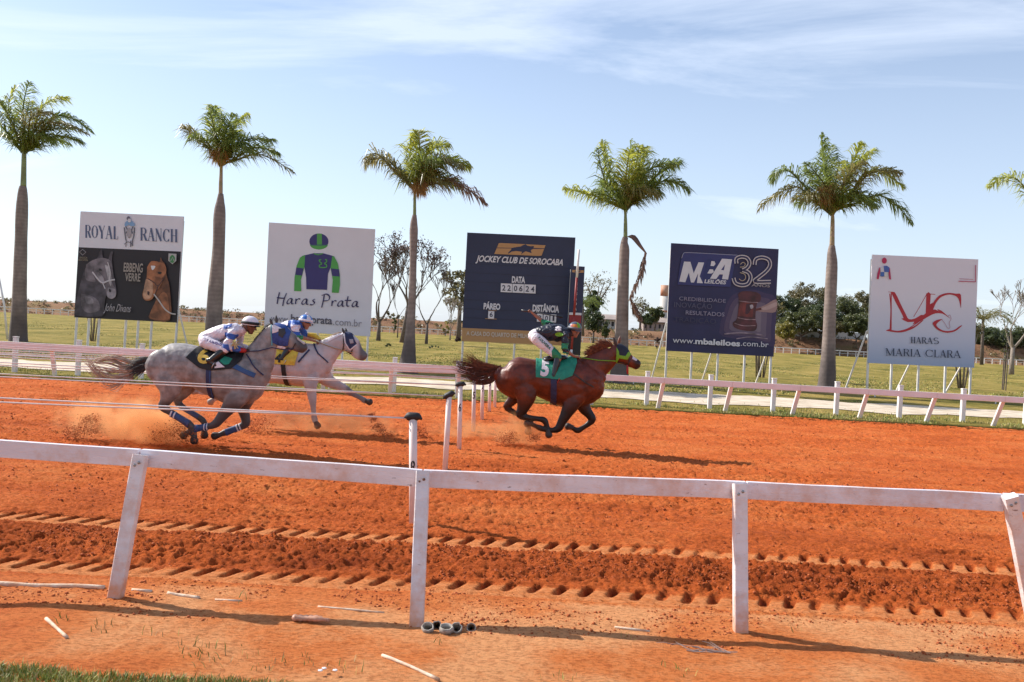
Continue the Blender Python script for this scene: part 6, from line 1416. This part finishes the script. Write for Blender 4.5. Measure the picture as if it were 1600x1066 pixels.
# ------------------------------------------------------------------ riders
def crease(me_, amp):
    co = np.array([v.co[:] for v in me_.vertices]); no = np.array([v.normal[:] for v in me_.vertices])
    d = (1 - 2*np.abs(fbm(co[:, 0]*9 + co[:, 2]*5 + co[:, 1]*4, co[:, 2]*13 - co[:, 0]*6, 3, 5) - .5) - .75)*amp*2
    me_.vertices.foreach_set('co', (co + no*d[:, None]).astype(np.float32).reshape(-1)); me_.update()
class Rider:
    def __init__(s, label, Y0, skin, torso, neck, head_c, legs, arms, shirt, trousers, boots, hand_px, sleeve_end=.55, voxel=.0085):
        s.Y = Y0; s.k = k = FOC/Y0; c = P(torso[0][0], torso[0][1], Y0)
        s.root = empty('person', c, label, 'person')
        def V(p): return P(p[0], p[1], Y0) + Vector((0, p[2], 0))
        hc = P(*head_c, Y0); s.hc = hc
        body = MB(); body.loft([(P(x, y, Y0), r/k*.86, w*.88) for x, y, r, w in torso], 18, 3)
        body.loft([(V((x, y, 0)), .055, .058) for x, y in neck], 12, 2)
        # head: skull, jaw, nose, ears
        body.ball(hc, .098, .082, .108, 16, 12); s.fwd = None
        s.arms = arms; s.legs = legs
        for leg in legs:
            h_, kn, an, toe = [V(p) for p in leg]
            body.loft([(h_, .085, .085), (h_.lerp(kn, .5), .072, .072), (kn, .055, .055), (kn.lerp(an, .35), .052, .052), (an, .034, .034), (an.lerp(toe, .4), .036, .036), (toe, .026, .034)], 12, 3)
        for arm in arms:
            sh, el_, wr_, hd = [V(p) for p in arm]
            body.loft([(sh, .055, .055), (sh.lerp(el_, .5), .045, .045), (el_, .038, .038), (el_.lerp(wr_, .4), .036, .036), (wr_, .024, .027), (wr_.lerp(hd, .7), .022, .036), (hd, .018, .034)], 12, 3)
        s.bodymb = body
        s.V = V; s.skin = skin; s.shirt = shirt; s.trousers = trousers; s.boots = boots; s.torso = torso; s.voxel = voxel; s.sleeve_end = sleeve_end
    def face(s, d, tilt=0):
        """features pushed towards direction d"""
        d = Vector(d).normalized(); side = d.cross(Zv).normalized(); up = side.cross(d); b = s.bodymb; c = s.hc; s.fwd, s.side, s.up = d, side, up
        b.loft([(c + d*.035 - up*.04, .05, .06), (c + d*.055 - up*.095, .034, .045)], 10, 2, side)
        b.loft([(c + d*.092 + up*.0, .012, .012), (c + d*.118 - up*.028, .017, .018)], 8, 2, side)
        for q in (-1, 1): b.ball(c + side*q*.086 - d*.005 - up*.005, .018, .018, .03, 8, 6)
        b.ball(c + d*.088 - up*.062, .018, .02, .012, 8, 6)
    def finish(s, closed=True):
        me_ = fused(s.bodymb, s.voxel, 3, 'body')
        fm = MB()
        for arm in s.arms:                                  # five fingers curled round the rein or whip
            wr_, hd = s.V(arm[2]), s.V(arm[3]); t = (hd-wr_).normalized(); lat_ = (Yv - t*Yv.dot(t)).normalized(); dn = t.cross(lat_)
            if dn.z > 0: dn = -dn
            for q, (o_, l_) in enumerate(((-.027, .030), (-.009, .034), (.009, .032), (.026, .026))):
                a = hd + lat_*o_ + t*.004; fm.tube([a, a + t*l_*.8 - dn*.004, a + t*l_*1.1 + dn*.022, a + t*.006 + dn*.034], [.0105, .010, .009, .0075], 6)
            a = hd - lat_*.032 - t*.02; fm.tube([a, a + t*.022 + dn*.02, a + t*.035 + dn*.026 + lat_*.02], [.011, .010, .008], 6)
        bm = bmesh.new(); bm.from_mesh(me_); f2 = fm.mesh('f'); bm.from_mesh(f2); bm.to_mesh(me_); bm.free()
        s.body = link_mesh('body', me_, s.skin, s.root, True)
        k = s.k
        sh = MB(); sh.loft([(P(x, y, s.Y), r/k, w) for x, y, r, w in s.torso], 20, 3)
        for arm in s.arms:
            a, e, w_, _ = [s.V(p) for p in arm]; end = s.sleeve_end
            pts = [(a, .072, .072), (a.lerp(e, .5), .060, .060), (e, .050, .050)]
            if end > 0: pts += [(e.lerp(w_, end*.5), .047, .047), (e.lerp(w_, end), .038, .038)]
            sh.loft(pts, 14, 3)
        ms = fused(sh, s.voxel, 2, 'shirt'); crease(ms, .016); s.shirt_w = ms.copy(); s.shirt_o = link_mesh('shirt', ms, s.shirt, s.root, True)
        tr_ = MB(); p0 = s.torso[0]; p1 = s.torso[1]
        tr_.loft([(P(p0[0], p0[1], s.Y), p0[2]/k+.014, p0[3]+.014), (P((p0[0]*2+p1[0])/3, (p0[1]*2+p1[1])/3, s.Y), p0[2]/k+.012, p0[3]+.012)], 18, 2)
        for leg in s.legs:
            h_, kn, an, _ = [s.V(p) for p in leg]; tr_.loft([(h_, .108, .105), (h_.lerp(kn, .35), .098, .094), (h_.lerp(kn, .7), .082, .08), (kn, .064, .064)], 14, 3)
        mt_ = fused(tr_, s.voxel, 2, 'trousers'); crease(mt_, .009); s.tr_w = mt_.copy(); s.tr_o = link_mesh('trousers', mt_, s.trousers, s.root, True)
        for leg in s.legs:
            h_, kn, an, toe = [s.V(p) for p in leg]; bt = MB(); d = (toe-an).normalized()
            bt.loft([(kn.lerp(an, .08), .060, .060), (kn.lerp(an, .4), .060, .058), (an, .043, .043)], 14, 3); bt.loft([(an - d*.03 + Vector((0, 0, -.01)), .042, .036), (an.lerp(toe, .5) + Vector((0, 0, -.012)), .036, .040), (toe, .024, .036)], 12, 3)
            mb_ = fused(bt, s.voxel, 2, 'boot'); link_mesh('boot', mb_, s.boots, s.root, True)
        for q in (-1, 1):
            b = MB(); b.ball(s.hc + s.fwd*.088 + s.side*q*.034 + s.up*.012, .012, .012, .010, 8, 6); b.build('eye', M_eye, s.root, True)
    def helmet(s, mt, band, r=.128, cap=True, tiltb=.25):
        f, sd_, u = s.fwd, s.side, s.up
        u2 = (u - f*tiltb).normalized(); f2 = sd_.cross(u2)*-1; f2 = (f - u2*f.dot(u2)).normalized()
        c = s.hc + u*.022 - f*.004; n, m = 24, 10; vs = []; fs = []
        for i in range(m+1):
            th = R(98)*i/m
            for k in range(n):
                ph = 6.2832*k/n; vs.append(c + (f2*math.cos(ph)*1.08 + sd_*math.sin(ph)*.93)*math.sin(th)*r + u2*math.cos(th)*r*.98)
        for i in range(m):
            for k in range(n): fs.append((i*n+k, (i+1)*n+k, (i+1)*n+(k+1) % n, i*n+(k+1) % n))
        b = MB(); b.add(vs, fs); b.add(vs[m*n:], [tuple(range(n))]); h = b.build('helmet', mt, s.root, True)
        b = MB(); vs = []
        for (th, q) in ((R(72), 1.03), (R(72), 1.06), (R(92), 1.07), (R(92), 1.03)):
            for k in range(n):
                ph = 6.2832*k/n; vs.append(c + (f2*math.cos(ph)*1.08 + sd_*math.sin(ph)*.93)*math.sin(th)*r*q + u2*math.cos(th)*r*.98)
        b.add(vs, [(a*n+k, a*n+(k+1) % n, ((a+1) % 4)*n+(k+1) % n, ((a+1) % 4)*n+k) for a in range(4) for k in range(n)]); b.build('helmet_band', band, h, True)
        b = MB(); br = [c + f2*r*1.02 + sd_*q*r*.55 - u2*r*.05 - f2*abs(q)*r*.3 for q in (-1, -.5, 0, .5, 1)]; br2 = [c + f2*r*1.42 + sd_*q*r*.5 - u2*r*.16 - f2*abs(q)*r*.35 for q in (-1, -.5, 0, .5, 1)]
        b.add(br + br2 + [p - u2*.008 for p in br + br2], [(i, i+1, i+6, i+5) for i in range(4)] + [(i+10, i+15, i+16, i+11) for i in range(4)] + [(i+5, i+6, i+16, i+15) for i in range(4)]); b.build('peak', band, h)
        # goggles
        b = MB(); g_ = [s.hc + f*.075*math.cos(a)*1.32 + sd_*math.sin(a)*.092 + u*.014 for a in [R(q) for q in range(-70, 71, 20)]]
        b.tube(g_, .017, 8); b.build('goggles', M_eye, s.root, True)
        b = MB(); b.tube([s.hc + sd_*q + u*.01 - f*.01 for q in (-.098,)] + [s.hc - sd_*.09 - u*.06 + f*.02, s.hc - u*.128 + f*.03, s.hc + sd_*.09 - u*.06 + f*.02, s.hc + sd_*.098 + u*.01 - f*.01], .006, 6); b.build('chin_strap', M_blk, h)
        return h, c, f2, sd_, u2, r
    def hel_patch(s, H, mt, ph0, ph1, th0, th1, name='helmet_patch', off=1.02):
        h, c, f2, sd_, u2, r = H; b = MB(); n, m = 10, 6; vs = []
        for i in range(m+1):
            th = R(th0 + (th1-th0)*i/m)
            for k in range(n+1):
                ph = R(ph0 + (ph1-ph0)*k/n); vs.append(c + ((f2*math.cos(ph)*1.08 + sd_*math.sin(ph)*.93)*math.sin(th)*r + u2*math.cos(th)*r*.98)*off)
        b.add(vs, [(i*(n+1)+k, (i+1)*(n+1)+k, (i+1)*(n+1)+k+1, i*(n+1)+k+1) for i in range(m) for k in range(n)]); b.build(name, mt, h, True)
def bvh_of(me_, off=0): return BVHTree.FromPolygons([v.co + v.normal*off for v in me_.vertices], [tuple(p.vertices) for p in me_.polygons])

M_navys = mat('navy_silk', (.015, .017, .035), .45, (.010, .011, .022), 12, .3, 30); M_emerald = mat('emerald_silk', (.02, .25, .10), .5, (.015, .18, .08), 12, .3, 30)
M_whites = mat('white_silk', (.74, .68, .74), .5, (.66, .60, .67), 8, .35, 22); M_royal = mat('royal_blue_silk', (.02, .10, .42), .5, (.015, .07, .32), 12, .3, 30)
# --- rider of the bay, whip arm thrown back
J1 = Rider('jockey in navy silks and white breeches standing in the stirrups with whip arm flung back', YB_, M_skin,
    [(836, 525, 9.5, .14), (845, 521, 10.5, .145), (856, 520, 12.5, .165), (868, 520.5, 13.5, .185), (880, 521, 12.5, .18), (886, 521, 9, .12)], [(884, 519), (893, 517)], (898, 515.5),
    [((838, 529, -.10), (871, 557, -.22), (864, 586, -.28), (873, 592, -.28)), ((838, 529, .10), (873, 557, .22), (867, 586, .28), (876, 591, .28))],
    [((882, 524, -.17), (881, 546, -.24), (896, 556, -.12), (904, 558, -.06)), ((866, 513, .14), (852, 505, .22), (834, 490, .22), (829.5, 486, .22))],
    M_navys, M_wht, M_blk, None, .25)
J1.face((.55, -1, -.28)); J1.finish()
M_helm = mat('dark_helmet', (.07, .09, .13), .3, (.05, .06, .09), 6)
HH = J1.helmet(M_helm, mat('grey_band', (.12, .13, .16), .5), .124, tiltb=.1)
J1.hel_patch(HH, M_lime, -20, 14, 20, 88); J1.hel_patch(HH, mat('orange_cloth', (.65, .22, .02), .5), 14, 60, 45, 92); J1.hel_patch(HH, M_red, 60, 84, 50, 92)
overlay(J1.shirt_w, [(864, 500), (868, 517), (848, 512), (846, 500)], YB_, .006, M_emerald, 'sleeve_trim', J1.root, ymin=YB_+.15)
overlay(J1.shirt_w, [(876, 536), (888, 536), (888, 545), (876, 545)], YB_, .006, M_emerald, 'sleeve_trim', J1.root, ymax=YB_-.17)
overlay(J1.shirt_w, [(875, 549), (892, 551), (890, 562), (875, 560)], YB_, .006, M_green, 'sleeve_trim', J1.root, ymax=YB_-.12)
overlay(J1.tr_w, [(861, 548), (866, 541), (878, 556), (870, 566), (862, 560)], YB_, .006, M_emerald, 'knee_patch', J1.root)
bs = bvh_of(J1.shirt_w, .004); b_tr = bvh_of(J1.tr_w, .004)
stuck(bs, [(math.cos(a)*.5+.5, math.sin(a)*.5+.5) for a in np.linspace(0, 6.283, 14)[:-1]] + [(.5, .5)], [(i, (i+1) % 13, 13) for i in range(13)], lambda u, v: (867 + u*13, 526 - v*6.5), YB_, .004, M_lime, 'silk_emblem', J1.shirt_o)
text_on(bs, 'S', (867, 517), (877, 518), 7.5, YB_, .004, M_wht, 'silk_letter', J1.shirt_o, .06)
text_on(b_tr, 'F.OLIVEIRA', (840, 529), (858.5, 547), 4.6, YB_, .004, mat('green_ink', (.02, .12, .08), .7), 'lettering', J1.tr_o, .03)
text_on(bvh_of(J1.tr_w, .004), 'J', (0, 0), (1, 0), 1, YB_, .004, M_wht, 'x', J1.tr_o) if False else None
whp = P(829.5, 486.5, YB_) + Vector((0, .22, 0)); a = P(815, 484.5, YB_) + Vector((0, .22, 0)); c = P(880, 495.5, YB_) + Vector((0, .20, 0))
wr_ = empty('riding_whip', whp, 'thin black whip held level behind the navy jockey in his raised hand', 'whip')
b = MB(); b.tube([a, a.lerp(c, .35)], [.014, .011], 8); b.build('grip', M_blk, wr_, True); b = MB(); b.tube([a.lerp(c, .35), a.lerp(c, .8), c], [.011, .010, .009], 6); b.build('shaft', M_blkc, wr_, True); b = MB(); b.loft([(a.lerp(c, .86), .010, .006), (a.lerp(c, .95), .022, .008), (c, .016, .005)], 8, 2); b.build('flap', M_blk, wr_, True)
# --- rider of the dapple grey, crouched
J2 = Rider('white helmeted jockey in white silks with blue sleeve bands, crouched on the dapple grey', YG_, M_skind,
    [(322, 530, 10.5, .145), (331, 525.5, 11.5, .15), (345, 521, 12.5, .17), (358, 519, 13, .185), (369, 517, 12, .18), (376, 515.5, 9, .11)], [(374, 514), (386, 510)], (390.5, 508.5),
    [((325, 534, -.10), (359, 546, -.24), (338, 563, -.29), (347, 570, -.29)), ((325, 534, .10), (361, 546, .24), (341, 563, .29), (350, 570, .29))],
    [((369, 520, -.17), (361, 541, -.25), (381, 546.5, -.14), (387, 546, -.09)), ((370, 520, .17), (366, 540, .25), (384, 545, .12), (391, 545, .07))],
    M_whites, M_whites, M_blk, None, .95)
J2.face((1, -.22, -.32)); J2.finish(); HH = J2.helmet(mat('white_helmet', (.78, .72, .78), .35), M_blkc, .126, tiltb=.22)
for poly, kw in (([(358, 519), (376, 523), (373, 531), (357, 526)], {'ymax': YG_-.08}), ([(352, 536), (366, 538), (369, 551), (352, 551)], {'ymax': YG_-.1}), ([(371, 536), (388, 539), (388, 552), (371, 551)], {'ymax': YG_-.02})):
    overlay(J2.shirt_w, poly, YG_, .006, M_royal, 'sleeve_band', J2.root, **kw)
overlay(J2.shirt_w, [(354, 509), (366, 506), (366, 511), (355, 515)], YG_, .006, M_royal, 'shoulder_mark', J2.root, ymax=YG_)
text_on(bvh_of(J2.tr_w, .004), 'F.A.BUENO', (323, 534), (346, 541), 4.2, YG_, .004, mat('purple_ink', (.10, .07, .25), .7), 'lettering', J2.tr_o, .03)
b = MB(); p = P(384, 547, YG_) + Vector((0, -.16, 0)); b.loft([(p + Vector((-.03, 0, 0)), .04, .035), (p + Vector((.03, 0, .0)), .035, .03)], 10, 2); b.build('glove', M_red, J2.root, True)
b = MB(); rr_ = random.Random(3); p0 = P(374, 536, YG_) + Vector((0, -.26, 0))
for i in range(40): b.tube([p0, p0 + Vector((rr_.uniform(-.05, .08), rr_.uniform(-.03, .03), rr_.uniform(-.09, .04)))], [.008, .004], 4)
b.build('tassel', mat('cream_fringe', (.62, .52, .26), .7), J2.root)
# --- rider of the pale grey
J3 = Rider('jockey in blue and white silks reaching along the neck of the pale grey horse', YW_, M_skin,
    [(423, 528, 9, .14), (431, 522, 10, .145), (443, 516, 10.5, .165), (454, 512, 11, .18), (463, 509.5, 10, .17), (468, 508.5, 7.5, .11)], [(467, 507), (475, 504)], (477.5, 503.5),
    [((426, 532, -.10), (456, 544, -.22), (446, 560, -.27), (455, 564, -.27)), ((426, 532, .10), (458, 544, .22), (449, 560, .27), (457, 564, .27))],
    [((463, 511, -.16), (471, 526, -.22), (488, 531, -.12), (496, 534, -.06)), ((464, 511, .16), (474, 524, .22), (491, 529, .12), (500, 532, .06))],
    M_royal, M_wht, M_blk, None, .2)
J3.face((1, -.25, -.3)); J3.finish(); HH = J3.helmet(mat('blue_helmet', (.04, .16, .50), .35), M_wht, .122, tiltb=.2)
J3.hel_patch(HH, M_wht, -75, -35, 8, 88); J3.hel_patch(HH, M_wht, 20, 60, 8, 88); b = MB(); b.ball(HH[1] + HH[4]*.13, .03, .03, .025, 10, 8); b.build('helmet_button', M_wht, HH[0], True)
for poly, kw in (([(459, 507), (471, 508), (472, 519), (460, 517)], {'ymax': YW_-.09}), ([(430, 505), (452, 500), (454, 508), (432, 518)], {'ymax': YW_}), ([(468, 524), (482, 524), (482, 534), (470, 532)], {'ymax': YW_-.1})):
    overlay(J3.shirt_w, poly, YW_, .006, M_whites if poly[0][0] != 468 else M_emerald, 'sleeve_patch', J3.root, **kw)
b = MB(); q = P(482, 523, YW_) + Vector((0, .05, 0)); b.loft([(q, .03, .03), (q + Vector((.1, 0, -.01)), .045, .035), (q + Vector((.18, 0, -.06)), .03, .03)], 10, 2); b.build('sleeve_cuff', M_yelc, J3.root, True)
# stirrups and reins hang from each horse's own tack
def rein(Hs, a, c, dya, dyc, mt, sag=.02):
    p, q = P(*a, Hs.Y) + Vector((0, dya, 0)), P(*c, Hs.Y) + Vector((0, dyc, 0)); b = MB(); b.tube([p, p.lerp(q, .5) - Zv*sag, q], .009, 6); b.build('rein', mt, Hs.root, True)
rein(H1, (904, 558), (962, 564), -.09, -.11, M_lime); rein(H1, (906, 559), (978, 569), .09, .1, M_lime)
rein(H2, (388, 549), (428, 543), -.14, -.12, M_navy); rein(H2, (428, 543), (462, 545), -.12, -.09, M_navy); rein(H3, (497, 534), (552, 551), -.1, -.09, M_tan)
def stirrup(Hs, an, dy, mt):
    p = P(*an, Hs.Y) + Vector((0, dy, 0)); b = MB(); n = 12; b.tube([p + Vector((0, .0, 0)) + Vector((math.cos(a)*.02, math.sin(a)*.06, math.sin(a*0)+.055*math.cos(a)+.01)) for a in np.linspace(0, 6.283, n).tolist()], .007, 6, False); s_ = b.build('stirrup', mt, Hs.root, True)
    b = MB(); b.tube([p + Zv*.06, p + Vector((.02, -dy*.25, .36))], .010, 5); b.build('stirrup_leather', M_blk, Hs.root)
M_steel = mat('steel', (.55, .53, .5), .3, metallic=.9)
stirrup(H1, (871, 594), -.28, M_red); stirrup(H2, (344, 571), -.29, M_steel); stirrup(H3, (452, 566), -.27, M_steel)
# ------------------------------------------------------------------ kicked-up dust and flying dirt
def dust_mat(dens):
    m = bpy.data.materials.new('red_dust'); m.use_nodes = True; nt = m.node_tree; N = nt.nodes; L = nt.links
    N.remove(N['Principled BSDF']); pv = N.new('ShaderNodeVolumePrincipled'); pv.inputs['Color'].default_value = (.985, .59, .29, 1); pv.inputs['Anisotropy'].default_value = .45
    tcn = N.new('ShaderNodeTexCoord'); ln = N.new('ShaderNodeVectorMath'); ln.operation = 'LENGTH'
    mp_ = N.new('ShaderNodeMapping'); mp_.inputs['Location'].default_value = (-1, -1, -1); mp_.inputs['Scale'].default_value = (2, 2, 2)
    L.new(tcn.outputs['Generated'], mp_.inputs['Vector']); L.new(mp_.outputs[0], ln.inputs[0])
    fall = N.new('ShaderNodeMapRange'); fall.inputs['From Min'].default_value = .25; fall.inputs['From Max'].default_value = .98; fall.inputs['To Min'].default_value = 1; fall.inputs['To Max'].default_value = 0; fall.interpolation_type = 'SMOOTHSTEP'; L.new(ln.outputs['Value'], fall.inputs['Value'])
    nz = N.new('ShaderNodeTexNoise'); nz.inputs['Scale'].default_value = 3.2; nz.inputs['Detail'].default_value = 5; nz.inputs['Roughness'].default_value = .6; L.new(tcn.outputs['Object'], nz.inputs['Vector'])
    mr = N.new('ShaderNodeMapRange'); mr.inputs['From Min'].default_value = .42; mr.inputs['From Max'].default_value = .72; L.new(nz.outputs['Fac'], mr.inputs['Value'])
    mu = N.new('ShaderNodeMath'); mu.operation = 'MULTIPLY'; L.new(fall.outputs[0], mu.inputs[0]); L.new(mr.outputs[0], mu.inputs[1])
    m2 = N.new('ShaderNodeMath'); m2.operation = 'MULTIPLY'; m2.inputs[1].default_value = dens; L.new(mu.outputs[0], m2.inputs[0]); L.new(m2.outputs[0], pv.inputs['Density'])
    L.new(pv.outputs[0], N['Material Output'].inputs['Volume']); return m
def dust(x0, y0, x1, y1, Y, depth, dens, label):
    a = P(x0, y1, Y); c = P(x1, y0, Y); ce = (a+c)/2; b = MB(); b.ball((0, 0, 0), abs(c.x-a.x)/2, depth/2, abs(c.z-a.z)/2, 20, 12)
    o = b.build('dust_cloud', dust_mat(dens), None, True); o.location = ce; tag(o, label, 'dust', kind='stuff')
dust(60, 612, 345, 705, 14.0, 1.3, 6.5, 'orange dust rolling behind the hind legs of the dapple grey')
dust(180, 640, 320, 705, 13.7, .8, 12, 'denser puff of dust at the hind hooves of the dapple grey')
dust(370, 630, 660, 700, 16.3, 1.2, 4, 'thin dust hanging under the pale grey horse')
dust(755, 640, 860, 708, 15.9, .8, 10, 'puff of dust at the hind hooves of the bay')
dust(650, 650, 800, 700, 16.6, 1.0, 4.0, 'faint dust trailing left of the bay hind hooves')
def spray(pts, Y, n, s, seed, label):
    rr = random.Random(seed); out = []
    for i in range(n):
        (x, y, r) = pts[rr.randrange(len(pts))]; p = P(x + rr.gauss(0, r), y + rr.gauss(0, r*.7), Y) + Vector((0, rr.gauss(0, .12), 0)); out.append((p.x, p.y, max(p.z, .01), abs(rr.gauss(0, s))*.7 + s*.35))
    tag(clods('flying_dirt', out, M_clod, seed), label, 'dirt', kind='stuff')
spray([(120, 674, 8), (135, 667, 10), (140, 655, 6), (110, 678, 7), (150, 672, 7)], 13.9, 1500, .0065, 31, 'dark clods thrown up left of the dapple grey dust cloud')
spray([(268, 676, 12), (282, 670, 10), (250, 682, 12), (300, 684, 9)], 13.6, 1400, .006, 32, 'dark dirt thrown up by the dapple grey hind hooves')
spray([(400, 666, 9), (415, 658, 9), (390, 670, 8)], 15.8, 800, .006, 33, 'dirt flying in front of the dapple grey forelegs')
spray([(584, 655, 3), (590, 665, 3.5), (596, 674, 5), (603, 680, 7), (580, 648, 2)], 16.3, 900, .0065, 34, 'streak of dark dirt falling behind the forward hoof of the pale grey')
spray([(654, 674, 6), (660, 680, 7), (650, 668, 5)], 16.3, 700, .0065, 35, 'small dark burst of dirt just right of the nearest lane post')
spray([(790, 686, 6), (797, 678, 6), (785, 690, 8), (800, 688, 8), (834, 684, 5)], 15.7, 1300, .006, 36, 'dark dirt bursting up under the bay hind hooves')
